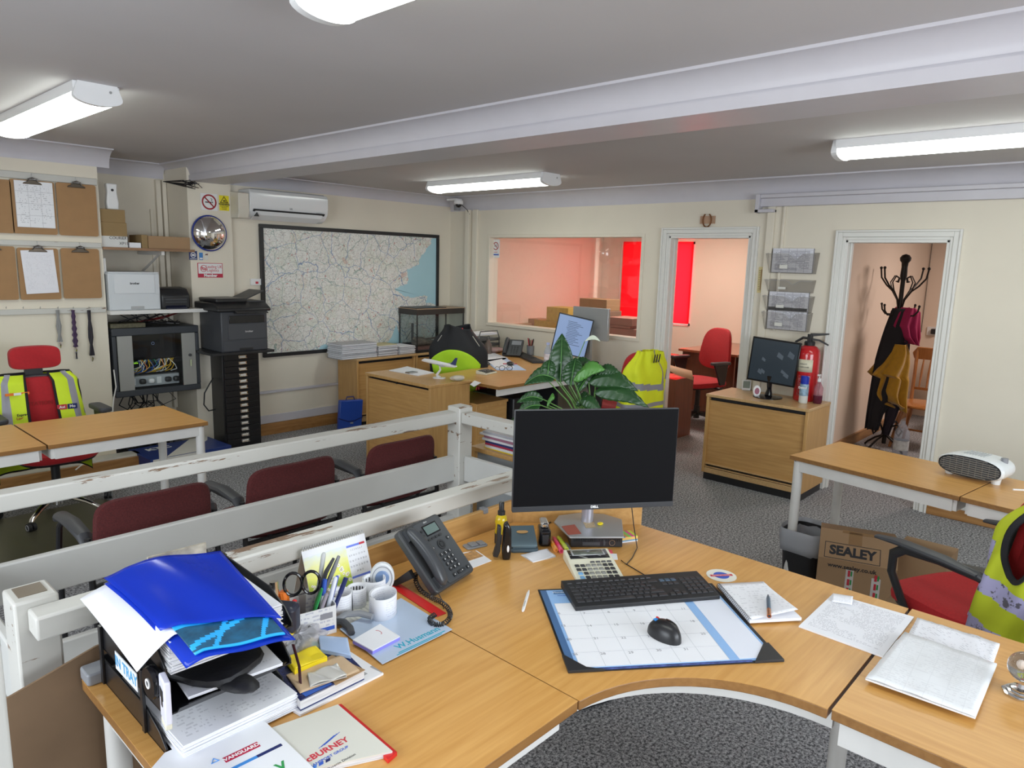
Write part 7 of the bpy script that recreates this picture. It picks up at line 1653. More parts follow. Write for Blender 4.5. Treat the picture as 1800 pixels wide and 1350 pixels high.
t = thing('peace_lily', 'peace lily with long glossy dark leaves behind the large monitor', 'potted plant', (3.02, 2.17, UZ))
B().lathe([(.07, 0), (.10, .12), (.105, .16), (.095, .16), (.09, .14), (.01, .14)], n=28).build('pot', mat('cream_pot', (.6, .58, .52), .5), t)
def leaf(base, tip, wd, bend=.10, m=leaf_m, twist=0.0, face=None):
    """petiole from the pot then a pointed blade; base and tip local"""
    Bs, Tp = Vector(base), Vector(tip); d = Tp-Bs
    side = d.cross(Vector((0, 0, 1)))
    if side.length < .02: side = Vector((.68, -.73, 0))
    side.normalize()
    up_ = abs(d.z)/d.length
    if up_ > .75: side = Vector((.68, -.73, 0))
    else: side = (side*.55*(1 if side.dot(Vector((.727, .666, 0))) > 0 else -1)+Vector((0, 0, .85))).normalized()
    def cen(s): p = Bs+d*s; p.z += bend*math.sin(PI*s); return p
    pts = []
    def fn(u, v):
        w_ = wd*math.sin(PI*min(1, v**.75))**.85 if 0 < v < 1 else 0
        x = (u-.5)*2; p = cen(v); tg = (cen(min(1, v+.02))-cen(max(0, v-.02))).normalized(); nn = side.cross(tg).normalized()
        rib = .004*math.sin(v*50+abs(x)*6)*abs(x)
        return p+side*x*w_+nn*(-.28*w_*(1-abs(x))+.22*w_*math.sin(v*7)*abs(x)*.5+rib)
    lf = B().grid(fn, 8, 26).build('leaf', m, t, solid=.0008)
    B().tube([tuple(cen(s/8)-Vector((0, 0, .001))) for s in range(9)], [.0028, .0026, .0024, .0022, .002, .0016, .0012, .0008, .0004], 5).build('midrib', leafl, lf)
    st0 = Vector((Bs.x*.12, Bs.y*.12, .14)); B().tube([st0, st0*.5+Bs*.5+Vector((0, 0, .03)), Bs], [.005, .0045, .003], 6).build('stalk', stem_m, t)
OL = Vector((3.02, 2.17, UZ))
def lp(px, py, dist=0.0):      # a point of the plant on the upright plane through its pot, dist nearer the camera
    n_ = Vector((.727, .666, 0)); d = _ray(px, py); tt_ = (n_.dot(OL)-dist)/n_.dot(d); return (Vector((0, 0, HC))+d*tt_)-OL
for (b0, t0, wd, bend, dist, m_, fc) in (
    ((985, 672), (988, 586), .052, .0, .0, leaf_m, 1), ((1003, 678), (1012, 628), .045, .01, .03, leaf_m, 1), ((975, 665), (921, 677), .040, .045, .04, leaf_m, .6),
    ((962, 668), (966, 632), .032, .02, .02, leaf_m, 1), ((1008, 668), (1064, 650), .040, .04, .05, leafl, .5), ((1015, 690), (1050, 652), .028, .03, .02, leaf_m, .7),
    ((1035, 672), (1122, 688), .046, .055, .06, leaf_m, .4), ((1045, 690), (1140, 716), .045, .045, .10, leaf_m, .4), ((1020, 705), (1060, 728), .035, .03, .10, leaf_m, .5),
    ((950, 712), (900, 742), .040, .04, .06, leaf_m, .4), ((955, 702), (908, 708), .028, .03, .04, leaf_m, .5), ((962, 712), (975, 700), .028, .02, .04, leafl, .5),
    ((1048, 655), (1090, 655), .030, .02, .03, leaf_m, .5), ((1000, 650), (1042, 638), .026, .03, -.04, leaf_m, .5), ((1012, 712), (1040, 700), .03, .03, .0, leaf_m, .5), ((930, 735), (886, 760), .032, .03, .08, leaf_m, .4)):
    leaf(lp(*b0, dist*.5), lp(*t0, dist), wd*(1.25 if fc == 1 else 1.15), bend*.8, m_, face=fc)
fs = lp(1028, 600, -.05); st0 = Vector((.01, 0, .14))
B().tube([st0, lp(1000, 680), lp(1012, 640, -.03), fs], .0025, 6).build('flower_stalk', stem_m, t)
def spa(u, v): p = fs+Vector((.68, -.73, 0))*(.085*v)+Vector((0, 0, .022*math.sin(v*PI))); w_ = .012*math.sin(PI*min(1, v+.02)); return p+Vector((0, 0, 1))*(u-.5)*2*w_
B().grid(spa, 5, 10).build('white_spathe', mat('pale_spathe', (.60, .66, .52), .5), t, solid=.001)

# ================================================================== SCREEN CABINET BY THE DOORWAYS
KZ = .7005
a, c, d_ = PX(1320, 586, 5.38), PX(1403, 602, 5.38), PX(1310, 665, 5.38)
t = thing('monitor', 'black flat screen showing dim camera images between the doorways', 'monitor', (5.36, 2.20, KZ), R_(-83))
W_, H_ = .365, .345; zb_ = .11
T_ = Matrix.Rotation(R_(4), 4, 'Y')
b = B(); b.T = T_.copy(); b.bx(-W_/2, W_/2, 0, .025, zb_, zb_+H_).build('casing', blackg, t, bevel=.004)
b = B(); b.T = T_.copy(); b.bx(-W_/2+.012, W_/2-.012, -.0015, 0, zb_+.014, zb_+H_-.012).build('screen', mat('dim_cctv_picture', (.02, .03, .04), .2, var=0, emis=(.03, .045, .06), es=.2), t)
rr = random.Random(4); b = B(); b.T = T_.copy()
for i in range(9): x_, z_ = rr.uniform(-.15, .12), rr.uniform(zb_+.06, zb_+H_-.07); s_ = rr.uniform(.02, .05); b.add([(x_, -.0022, z_), (x_+s_, -.0022, z_-s_*.5), (x_+s_*1.1, -.0022, z_+s_*.2), (x_+s_*.2, -.0022, z_+s_*.8)], [(0, 1, 2, 3)])
b.build('camera_picture', mat('pale_cctv_patch', (.03, .04, .05), .3, var=0, emis=(.14, .18, .22), es=.3), t)
B().tube([(0, .01, zb_+.06), (.0, .03, .06), (-.0, .02, .012)], [.022, .018, .03], 10).build('stand_neck', blackg, t)
B().lathe([(.11, 0), (.11, .006), (.03, .012), (.001, .012)], n=32).build('stand_base', blackg, t)
p = PZ(1307, 684, KZ)
t = thing('thermometer_clock', 'small white digital thermometer on the screen cabinet', 'thermometer', (p.x-.04, p.y-.04, KZ), R_(-62)); B().prism([(-.035, 0), (.035, 0), (.035, .085), (-.035, .085)], -.006, .006, ax='y').build('case', white_pl, t, bevel=.004); B().bx(-.027, .027, -.0075, -.006, .02, .078).build('display', mat('lcd_grey', (.22, .26, .22), .3, var=0), t); B().bx(-.02, .02, .006, .03, 0, .02).build('foot', black_pl, t)
p = PZ(1338, 692, KZ)
t = thing('oval_badge', 'small white oval stand with a purple print in front of the dim screen', 'ornament', (p.x-.16, p.y-.03, KZ), R_(-50)); b = B(); b.prism([(.030*math.cos(q), .045+.045*math.sin(q)) for q in [2*PI*i/28 for i in range(28)]], -.008, .008, ax='y').build('oval', white_pl, t, bevel=.003); b = B(); b.prism([(.018*math.cos(q), .045+.026*math.sin(q)) for q in [2*PI*i/24 for i in range(24)]], -.0095, -.008, ax='y').build('print', mat('plum_print', (.35, .12, .18), .5), t)
# extinguisher
t = thing('fire_extinguisher', 'red fire extinguisher with a cream label standing on the cabinet', 'fire extinguisher', (5.49, 1.965, KZ), R_(180))
ered = mat('extinguisher_red', (.55, .015, .02), .2, var=0, coat=.4)
B().lathe([(.080, 0), (.085, .01), (.085, .355), (.078, .39), (.055, .415), (.030, .425)], n=32).build('cylinder', ered, t)
B().lathe([(.038, .42), (.040, .445), (.034, .455)], n=18).build('collar', black_pl, t)
B().prism([(-.02, .45), (.02, .45), (.02, .51), (-.02, .50)], -.016, .016, ax='y').build('valve', black_pl, t, bevel=.004)
B().at((0, 0, .49), R_(115)).prism([(0, 0), (.13, .02), (.13, .03), (0, .025)], -.009, .009, ax='y').build('top_lever', black_pl, t, bevel=.002)
B().at((0, 0, .47), R_(115)).prism([(0, .01), (.07, .0), (.135, -.035), (.13, -.045), (.06, -.012), (0, -.008)], -.008, .008, ax='y').build('carry_handle', black_pl, t, bevel=.002)
B().tube([(0, 0, .475), (-.02, -.06, .475), (-.02, -.11, .44), (-.01, -.115, .36), (0, -.11, .20), (0, -.105, .10)], .010, 8).build('hose', black_pl, t)
def cpatch(r, a0, a1, z0, z1): return lambda u, v: (r*math.cos(R_(a0+(a1-a0)*u)), r*math.sin(R_(a0+(a1-a0)*u)), z0+(z1-z0)*v)
B().grid(cpatch(.0857, -30, 45, .225, .32), 14, 2).build('cream_label', mat('cream_label', (.70, .66, .50), .5, var=0), t, solid=.0004)
m_ = Matrix.Rotation(R_(8), 4, 'Z'); text('FOAM', .018, inkm, t, (.0868, .0, .285), (PI/2, 0, R_(98))); text('EXTINGUISHER', .012, inkm, t, (.0868, .0, .262), (PI/2, 0, R_(98)))
B().grid(cpatch(.0858, -25, 40, .04, .20), 14, 2).build('instruction_label', printed('red_instruction_print', paper=(.5, .02, .03), ink=(.75, .6, .55), lines=14, words=14, amount=.5, weight=.5, axis=2, margin=.02), t, solid=.0004)
p = PZ(1411, 706, KZ)
t = thing('spray_can', 'disinfectant spray can with a dark blue cap', 'spray can', (5.355, 1.925, KZ)); B().lathe([(.030, 0), (.032, .004), (.032, .055), (.032, .056)], n=22).build('can_base', mat('white_can', (.65, .66, .64), .3, var=0), t); B().lathe([(.032, .056), (.032, .135), (.029, .145)], n=22).build('blue_print', mat('blue_can_print', (.25, .38, .70), .35, var=.5, scale=40), t); B().lathe([(.030, .145), (.030, .20), (.026, .205), (.001, .205)], n=22).build('cap', mat('deep_blue_cap', (.01, .03, .40), .3, var=0), t)
text('Dettol', .022, inkwhite, t, (-.034, -.0, .118), (PI/2, 0, R_(-78)), bold=.0008)
p = PZ(1432, 707, KZ)
t = thing('soap_bottle', 'clear pump bottle of dark red soap beside the spray can', 'bottle', (5.42, 1.842, KZ)); B().lathe([(.028, 0), (.033, .01), (.033, .06), (.033, .061)], n=22).build('liquid', mat('dark_red_liquid', (.10, .012, .03), .15, var=0), t); B().lathe([(.033, .061), (.033, .12), (.012, .16), (.012, .17)], n=22, cap=False).build('bottle', film('pink_clear_plastic', (.6, .3, .35), (.9, .72, .74), .3, .08), t); B().lathe([(.013, .165), (.013, .19), (.004, .192), (.004, .215)], n=14).bx(-.035, .006, -.006, .006, .212, .222).build('pump', white_pl, t)

# ================================================================== ON THE PARTITION WALL
def xplate(name, label, x0, y0, x1, y1, m, th=.003, cat='sign', X=XP):
    a = PX(x0, y0, X-th); c = PX(x1, y1, X-th); w_, h_ = a.y-c.y, a.z-c.z
    t = thing(name, label, cat, (X-.0005, (a.y+c.y)/2, c.z), -PI/2)
    B().bx(-w_/2, w_/2, -th, 0, 0, h_).build('plate', m, t, bevel=.0008); return t, w_, h_
t, w_, h_ = xplate('no_smoking_sign', 'small no-smoking notice stuck on the interior window pane', 865, 421, 878, 453, white_pl, .0015, X=XP+.054); nosmoke(t, w_, h_, h_*.64, w_*.36, -.002)
text('NO SMOKING', .010, inkred, t, (0, -.0017, h_*.30), (PI/2, 0, 0), bold=.0004, sx=.85); B().bx(-w_*.4, w_*.4, -.0022, -.0017, h_*.13, h_*.20).build('blue_line', inkblue, t)
t, w_, h_ = xplate('horseshoe_plaque', 'brown horseshoe on a small wooden plaque above the first doorway', 1231, 380, 1256, 393, mat('pinkish_wood', (.45, .28, .18), .5), .012, 'horseshoe')
B().tube([(w_*.28*math.sin(R_(a)), -.018, h_*.45-w_*.42*math.cos(R_(a))) for a in range(-150, 151, 20)], [.009]*16, 8, flat=.6).build('horseshoe', mat('rusty_brown', (.22, .09, .03), .5, .4), t)
t, w_, h_ = xplate('wall_thermometer', 'tall narrow yellow thermometer strip beside the first doorway', 1334, 469, 1341, 515, mat('pale_yellow_card', (.72, .60, .30), .5), .006, 'thermometer')
B().bx(-.003, .003, -.008, -.006, h_*.1, h_*.9).build('glass_tube', mat('brown_tube', (.25, .12, .05), .3), t)
b = B()
for i in range(12): b.bx(-w_*.4, -w_*.15, -.0068, -.006, h_*(.1+i*.068), h_*(.115+i*.068)).bx(w_*.15, w_*.4, -.0068, -.006, h_*(.1+i*.068), h_*(.115+i*.068))
b.build('scale_marks', inkm, t)
rack_m = smoke_m
def rack(label, x0, y0, x1, y1, papers):
    a = PX(x0, y0, XP-.06); c = PX(x1, y1, XP-.06); w_ = a.y-c.y; h_ = max(.10, a.z-c.z)
    t = thing('document_rack', label, 'document rack', (XP-.0005, (a.y+c.y)/2, c.z), -PI/2, 'clear document racks on the partition wall')
    pr_ = lambda k: [(-w_/2*k, 0)]
    B().add([(-w_*.46, 0, 0), (w_*.46, 0, 0), (w_*.5, -.002, h_), (-w_*.5, -.002, h_), (-w_*.46, -.035, 0), (w_*.46, -.035, 0), (w_*.5, -.085, h_*.92), (-w_*.5, -.085, h_*.92)], [(0, 1, 5, 4), (0, 3, 2, 1), (0, 4, 7, 3), (1, 2, 6, 5)]).build('pocket', rack_m, t, solid=.0015)
    f = B(); n = 20; vs = []
    for i in range(n+1):
        u = i/n; notch = .30*math.exp(-((u-.6)/.09)**2); x_ = (u-.5)*w_; vs += [(x_*.92, -.036, 0), (x_, -.036-.05*(.92-notch), h_*(.92-notch))]
    f.add(vs, [(2*i, 2*i+2, 2*i+3, 2*i+1) for i in range(n)]).build('front_panel', rack_m, t, solid=.0015)
    B().tube([(x, -.036-.05*(.92-.30*math.exp(-(((x/w_)+.5-.6)/.09)**2)), h_*(.92-.30*math.exp(-(((x/w_)+.5-.6)/.09)**2))) for x in [(-.5+i/24)*w_ for i in range(25)]], .0018, 5).build('front_rim', mat('grey_clear_rim', (.42, .41, .42), .2, var=0), t)
    B().bx(-w_*.22, -w_*.06, -.064, -.060, h_*.22, h_*.40).build('name_label', paperc, t)
    return t, w_, h_, c.z, (a.y+c.y)/2
for (lab, x0, y0, x1, y1, pp) in (('topmost clear document rack, filled with printed pages', 1349, 443, 1433, 482, (.03, 'printed pages filling the topmost document rack')), ('second clear document rack from the top, empty', 1346, 493, 1428, 516, None),
                                  ('third clear document rack from the top, pages showing', 1343, 517, 1425, 551, (.025, 'printed pages in the third document rack')), ('lowest clear document rack, holding a thick bundle', 1341, 545, 1421, 585, (.03, 'thick bundle of pages in the lowest document rack'))):
    t, w_, h_, z_, y_ = rack(lab, x0, y0, x1, y1, pp)
    if pp: tag(B().bx(-w_*.42, w_*.40, -.030, -.008, .006, h_+pp[0]).build('document', p_formz2, None, loc=(XP-.001, y_, z_), rz=-PI/2), pp[1], 'documents')
b = B()

# ================================================================== HI-VIS CLOTHES ON THE CHAIRS
def sm(x, a, b_): x = max(0, min(1, (x-a)/(b_-a))); return x*x*(3-2*x)
def in_ell(u, v, cu, cv, ru, rv): return ((u-cu)/ru)**2+((v-cv)/rv)**2 < 1
# left chair: sleeveless vest buttoned round the backrest, open at the front
CX, CY = 1.26, 5.12
t = thing('hi_vis_vest', 'yellow hi-vis vest with grey stripes hanging over the left red office chair', 'vest', (CX, CY, 0), PI)
def on_surf(fn, x, z, side):
    best = None
    for i in range(161):
        for j in range(0, 41):
            p = fn(i/160, j/40)
            if p[1]*side < -.255*side: continue
            d = (p[0]-x)**2+(p[2]-z)**2
            if best is None or d < best[0]: best = (d, p)
    return best[1]
def vestL(u, v, off=0.0):
    """u 0..1 from the right front edge round the back to the left front edge; v 0 bottom .. 1 top"""
    a = PI/2-.30+(2*PI-.0-.9*0)*0+ (2*PI-.60)*(-u)      # open gap at local +y
    a = PI/2+.20+(2*PI-.40)*u
    z = (.20 if math.sin(a) < .25 else .47)+0
    z = z+(.885-z)*v
    top = sm(v, .86, 1.0); rx = .268+off-.035*top-.03*v; ry = .085+off+.10*(1-v)**1.5-.045*top
    zz = z
    yc = -.255-.12*(z-.50)*(1 if z > .5 else .2)
    s_ = math.sin(a)
    return (rx*math.copysign(abs(math.cos(a))**.75, math.cos(a))*(1+.015*math.sin(9*a+6*v)), yc+ry*math.copysign(abs(s_)**.6, s_)+.006*math.sin(8*a+5*v), zz)
def vl_m(u, v):
    f = min(u, 1-u)
    if .075 < f < .125: return 1
    if .16 < f < .5 and .30 < v < .38: return 1
    if f < .008 or v < .012 or v > .988: return 2
    d_ = ((f-.235)/.055)**2+((v-.74)/.24)**2
    if d_ < 1.08: return 2
    return 0
def vl_skip(u, v): f = min(u, 1-u); return ((f-.235)/.055)**2+((v-.74)/.24)**2 < 1.0
B().grid(vestL, 200, 60, mf=vl_m, skip=vl_skip).build('fabric', [hiviz, reflect_m, blackf], t, solid=.002)
for c_ in (.235, .765): B().tube([vestL(c_+.0555*math.cos(q), .74+.243*math.sin(q), .001) for q in [2*PI*i/40 for i in range(40)]], .006, 6, True).build('armhole_trim', blackf, t)
q_ = on_surf(vestL, .13, .77, 1); B().at((q_[0], q_[1]+.002, .77)).bx(-.065, .065, 0, .006, -.008, .008).build('orange_strap', orange_m, t); B().at((q_[0], q_[1]+.008, .77)).bx(-.02, .02, 0, .002, -.008, .008).build('white_tab', white_pl, t)
for x0, s_, mm in ((-.105, 'Avi', inkred), (-.165, 'Mo', navy)):
    q_ = on_surf(vestL, x0, .66, 1); B().at((q_[0], q_[1]+.004, .66)).bx(-.028, .028, 0, .003, -.017, .017).build('badge', mm, t)
    text(s_, .026, inkwhite, t, (q_[0], q_[1]+.008, .66), (PI/2, 0, PI), bold=.0006)
for k, (s_, mm) in enumerate((('Express', inkm), ('Logistics', inkred))): q_ = on_surf(vestL, .115, .64, 1); text(s_, .022, mm, t, (q_[0], q_[1]+.006, .64-.022*k), (PI/2, 0, PI), bold=.0005)
# chair backrest lettering seen through the open front
text('STATION', .034, mat('dull_red_print', (.30, .01, .01), .7, var=0), t, (0, -.215, .69), (PI/2, 0, PI), bold=.001)

# right chair with worn vest
rc = office_chair('bright red mesh office chair with loop arms at the right edge of the photo', 3.10, .40, R_(-27), sz=.475, fab=redmesh, w=.50, bz0=.54, bz1=.99, bw0=.44, bw1=.38, arms='loop', loopback=True, a0=.5, head=1.03)
t = thing('hi_vis_vest', 'worn yellow hi-vis vest with purple-grey bands draped over the right red chair', 'vest', (3.10, .40, 0), R_(-27))
def vestR(u, v, off=0.0):
    a = 2*PI*u; z = .40+.60*v; top = sm(v, .72, 1.0)
    rx = .285+off-.14*top*top; ry = .125+off+.06*(1-v)-.07*top; yc = -.275-.12*(z-.5)
    wob = .012*math.sin(7*a+4*v)+.008*math.sin(13*a-7*v)
    return ((rx+wob)*math.copysign(abs(math.cos(a))**.8, math.cos(a)), yc+(ry+wob*.6)*math.copysign(abs(math.sin(a))**.8, math.sin(a)), z+.008*math.sin(3*a))
HU, HV, RU, RV = .507, .73, .042, .215
def vr_m(u, v):
    if ((u-HU)/RU)**2+((v-HV)/RV)**2 < 1.1: return 2
    w_ = .03*math.sin(14*u)
    if .36 < v+w_ < .47 or .08 < v+w_ < .20: return 1
    if (.385 < u < .415 and .45 < v < .66) or (.60 < u < .65 and v > .6) or (.50 < u < .56 and v > .93): return 1
    if v < .012: return 2
    return 0
B().grid(vestR, 260, 110, mf=vr_m, skip=lambda u, v: ((u-HU)/RU)**2+((v-HV)/RV)**2 < 1.0).build('fabric', [hiviz3, reflect_worn, blackf], t, solid=.002)
B().tube([vestR(HU+RU*1.02*math.cos(q), HV+RV*1.02*math.sin(q), .002) for q in [2*PI*i/48 for i in range(48)]], .011, 8, True, flat=.5).build('armhole_trim', blackf, t)

# jacket on the chair behind the lily
t = thing('hi_vis_jacket', 'bright yellow long-sleeved hi-vis jacket with grey bands, on the chair beside the lily', 'jacket', (5.13, 3.46, 0), R_(-4))
def jk(u, v):
    a = 2*PI*u; z = .47+.52*v; top = sm(v, .6, 1.0); rx = .245-.13*top**1.4; ry = .085-.05*top+.04*(1-v); yc = -.27-.10*(z-.55); wob = .012*math.sin(6*a+5*v)
    return ((rx+wob)*math.copysign(abs(math.cos(a))**.8, math.cos(a)), yc+(ry+wob)*math.copysign(abs(math.sin(a))**.8, math.sin(a)), z)
jm = lambda u, v: 1 if (.38 < v+.04*math.sin(9*u) < .48 or .08 < v < .17 or (abs((u % .5)-.32) < .022 and v > .45)) else 0
jy = mat('vivid_yellow_fabric', (.78, .85, .02), .7, var=.05, scale=8, bump=.2, bscale=20)
B().grid(jk, 110, 44, mf=jm).build('body', [jy, reflect_m], t, solid=.003)
for s_ in (1,):
    pts = [(s_*.16, -.30, .97), (s_*.24, -.29, .86), (s_*.265, -.26, .70), (s_*.26, -.25, .52), (s_*.255, -.25, .36)]
    def sl(u, v):
        i = min(int(v*4), 3); f = v*4-i; P0 = Vector(pts[i]); P1 = Vector(pts[i+1]); p = P0*(1-f)+P1*f; a = 2*PI*u; r_ = .055+.006*math.sin(9*v+3*a)
        return (p.x+r_*math.cos(a), p.y+r_*math.sin(a)*.9, p.z)
    B().grid(sl, 24, 30, mf=lambda u, v: 1 if (.34 < v < .46 or .66 < v < .76) else 0).build('sleeve', [jy, reflect_m], t, solid=.003)
for k in range(3): B().at((-.02+.035*k, -.398, .93), ry=R_(15)).bx(-.006, .008, -.002, .0, -.035, .035).build('black_logo_bar', inkm, t)
# black jacket with lime lining over the far desk chair
t = thing('jacket', 'black jacket with a lime hi-vis panel hanging over the far desk chair', 'jacket', (4.65, 4.92, 0), R_(-50))
def bj(u, v):
    a = 2*PI*u; z = .50+.60*v; top = sm(v, .55, 1.0); rx = .265-.15*top**1.5; ry = .11-.05*top+.02*(1-v); yc = -.28-.10*(z-.55); wob = .010*math.sin(5*a+4*v)
    return ((rx+wob)*math.copysign(abs(math.cos(a))**.8, math.cos(a)), yc+(ry+wob)*math.copysign(abs(math.sin(a))**.8, math.sin(a)), z+.02*math.sin(2*a))
B().grid(bj, 100, 40, mf=lambda u, v: 1 if (v < .14 or v > 2) else 0, skip=lambda u, v: v < .30 and .62 < u < .88).build('black_body', [mat('matt_black_nylon', (.012, .013, .016), .75, var=.1, bump=.1, bscale=20), redf], t, solid=.003)
def lime(u, v):
    uu = .60+.30*u; top_ = .66-.26*abs(u-.5)**1.6*2.2; vv = -.06+(top_+.06)*v
    sq = 1-.55*(1-v)**1.3; uu = .75+(uu-.75)*sq
    p_ = bj(uu, max(0, vv)); q_ = Vector(p_); out = Vector((p_[0]*.15, -1, 0)).normalized()*.016
    return (q_.x+out.x, q_.y+out.y, q_.z+(0 if vv > 0 else vv*.6))
B().grid(lime, 40, 34).build('lime_panel', hiviz2, t, solid=.003)
for s_ in (-1, 1): B().tube([(s_*.14, -.40, 1.02), (s_*.22, -.37, .90), (s_*.27, -.33, .78), (s_*.24, -.36, .70)], .0035, 5).build('white_piping', mat('grey_piping', (.5, .5, .45), .5), t)
for x_ in (-.20, .19): B().tube([(x_, -.40, .74), (x_*1.02, -.395, .52)], .006, 6).build('red_white_cord', inkred, t)
B().at((.03, -.385, 1.085)).bx(-.02, .02, -.002, .0, -.006, .006).build('red_logo', inkred, t)

# ================================================================== BACK OFFICE THROUGH THE WINDOW AND DOORWAY
rdm = mat('reddish_desk', (.30, .10, .05), .25, var=.05, coat=.3)  # even reddish brown desktop colour under a thin gloss coat
t = thing('storage_table', 'table along the back office wall, piled with cartons and papers', 'table', (6.55, 4.08, 0))
B().bx(0, .75, 0, 1.85, .66, .69).build('tabletop', redwood, t); 
for x, y in ((.03, .03), (.70, .03), (.03, 1.78), (.70, 1.78)): B().bx(x, x+.04, y, y+.04, 0, .66).build('leg', redwood, t)
def rb(name, label, px0, py0, px1, py1, X, D, m, cat='box', group=None, zbase=None):
    a = PX(px0, py0, X); c = PX(px1, py1, X); z0 = c.z if zbase is None else zbase
    return tag(B().bx(0, D, 0, a.y-c.y, 0, a.z-z0).build(name, m, None, loc=(X, c.y, z0), bevel=.003), label, cat, group)
yc_ = mat('yellow_brown_carton', (.55, .36, .07), .7, var=.12, scale=30)
TZ = .69
b1 = rb('carton', 'yellow-brown carton at the bottom of the pair seen through the window', 939, 562, 978, 578, 6.62, .3, yc_, zbase=TZ)
z1_ = b1.location.z+b1.dimensions.z
b2 = rb('carton', 'yellow-brown carton on top of the pair seen through the window', 961, 539, 998, 562, 6.64, .28, yc_, zbase=PX(939, 562, 6.62).z)
rb('open_carton', 'low open brown carton left of the yellow-brown pair', 922, 559, 962, 576, 7.0, .25, cardl, zbase=TZ)
rb('carton', 'flattened brown carton low at the left of the window view', 872, 566, 908, 572, 6.7, .3, cardl, zbase=TZ)
k_ = rb('carton_pile', 'dark pile of magazines under the tall brown carton in the back office', 1004, 543, 1066, 580, 7.0, .3, mat('grey_brown_carton', (.26, .17, .12), .7), 'pile', zbase=TZ)
rb('carton', 'tall brown carton on the dark pile, seen above the silver monitor', 1019, 524, 1066, 543, 7.02, .28, cardm, zbase=PX(1004, 543, 7.0).z+.002)
for i, (x0, y0, x1, y1, lb) in enumerate(((1068, 557, 1111, 570, 'top reddish flat carton in the pile by the blind'), (1070, 570, 1108, 575, 'narrow flat carton second in the pile by the blind'), (1072, 575, 1117, 585, 'wide reddish flat carton low in the pile by the blind'))):
    rb('flat_carton', lb, x0, y0, x1, y1, 6.62+.01*i, .35, mat('reddish_carton', (.38, .19, .15), .7), 'box', zbase=(PX(1070, 570, 6.62).z, PX(1072, 575, 6.62).z, TZ)[i])
t = thing('office_desk', 'reddish wooden desk behind the chair in the back office', 'desk', (6.75, 3.42, 0))
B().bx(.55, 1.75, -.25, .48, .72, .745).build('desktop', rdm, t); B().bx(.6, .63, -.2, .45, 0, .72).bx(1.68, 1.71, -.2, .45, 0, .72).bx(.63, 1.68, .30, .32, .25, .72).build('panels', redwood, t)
t.location = (6.60, 3.82, 0)
t.location = (6.84, 3.66, 0)
q_ = PX(1190, 640, 6.35)
tag(B().add([(0, .0, .0), (.02, -.32, -.03), (.05, -.15, .16), (.03, .1, .18)], [(0, 1, 2, 3)]).build('cardboard_flap', cardl, None, loc=(6.35, q_.y+.10, q_.z-.02)), 'pale cardboard flap jutting behind the door jamb', 'cardboard') if False else None
t = thing('open_carton', 'pale cardboard box with an open flap behind the left door jamb', 'box', (6.10, 3.47, 0))
B().bx(0, .35, -.05, .30, 0, .60).build('carton', redwood, t); B().add([(-.02, -.05, .66), (.12, -.17, .60), (.30, -.05, .66), (.0, .25, .76)], [(0, 1, 2, 3)]).build('flap', cardl, t, solid=.005)
q_ = PX(1181, 610, 6.6)
tag(B().prism([(0, 0), (.07, 0), (.10, .16), (.05, .18), (-.02, .17)], -.01, .01, ax='x').build('chair_back', chairwood, None, loc=(6.45, q_.y+.02, q_.z-.12)), 'brown wooden chair post peeping behind the door jamb', 'chair') if False else None

# ================================================================== COAT ROOM
t = thing('coat_stand', 'dark metal coat stand with curled hooks in the coat room', 'coat stand', (7.35, 1.84, 0))
iron = mat('dark_iron', (.02, .016, .014), .4, .5, var=0)
B().tube([(0, 0, .06), (0, 0, 1.70)], .020, 12).build('pole', iron, t)
B().lathe([(.022, 1.62), (.030, 1.66), (.026, 1.74), (.03, 1.78), (.045, 1.80), (.048, 1.825), (.03, 1.85), (.002, 1.86)], n=18).build('finial', iron, t)
for k in range(4):
    a = PI/4+PI/2*k+.35; c, s_ = math.cos(a), math.sin(a)
    P_ = lambda r, z: (c*r, s_*r, z)
    B().tube([P_(.02, 1.36), P_(.04, 1.44), P_(.10, 1.52), P_(.17, 1.57), P_(.235, 1.64), P_(.25, 1.72)], .008, 7).ell(P_(.25, 1.73), (.014, .014, .014), 8, 6).build('upper_hook', iron, t)
    B().tube([P_(.10, 1.52), P_(.13, 1.60), P_(.09, 1.66), P_(.045, 1.64), P_(.055, 1.60), P_(.075, 1.61)], .006, 6).build('scroll', iron, t)
    B().tube([P_(.02, 1.34), P_(.08, 1.30), P_(.15, 1.30), P_(.19, 1.34), P_(.20, 1.385)], .008, 7).ell(P_(.20, 1.39), (.012, .012, .012), 8, 6).build('lower_hook', iron, t)
    B().tube([P_(.02, .16), P_(.06, .24), P_(.13, .27), P_(.18, .22), P_(.15, .17), P_(.12, .19), P_(.13, .21)], .009, 7).build('foot_scroll', iron, t)
    B().tube([P_(.02, .14), P_(.10, .10), P_(.18, .04), P_(.21, .008)], .010, 7).build('foot', iron, t)
O7 = Vector((7.35, 1.84, 0)); RT = Vector((.68, -.73, 0)); TW_ = Vector((-.73, -.68, 0))   # image right, towards the viewer
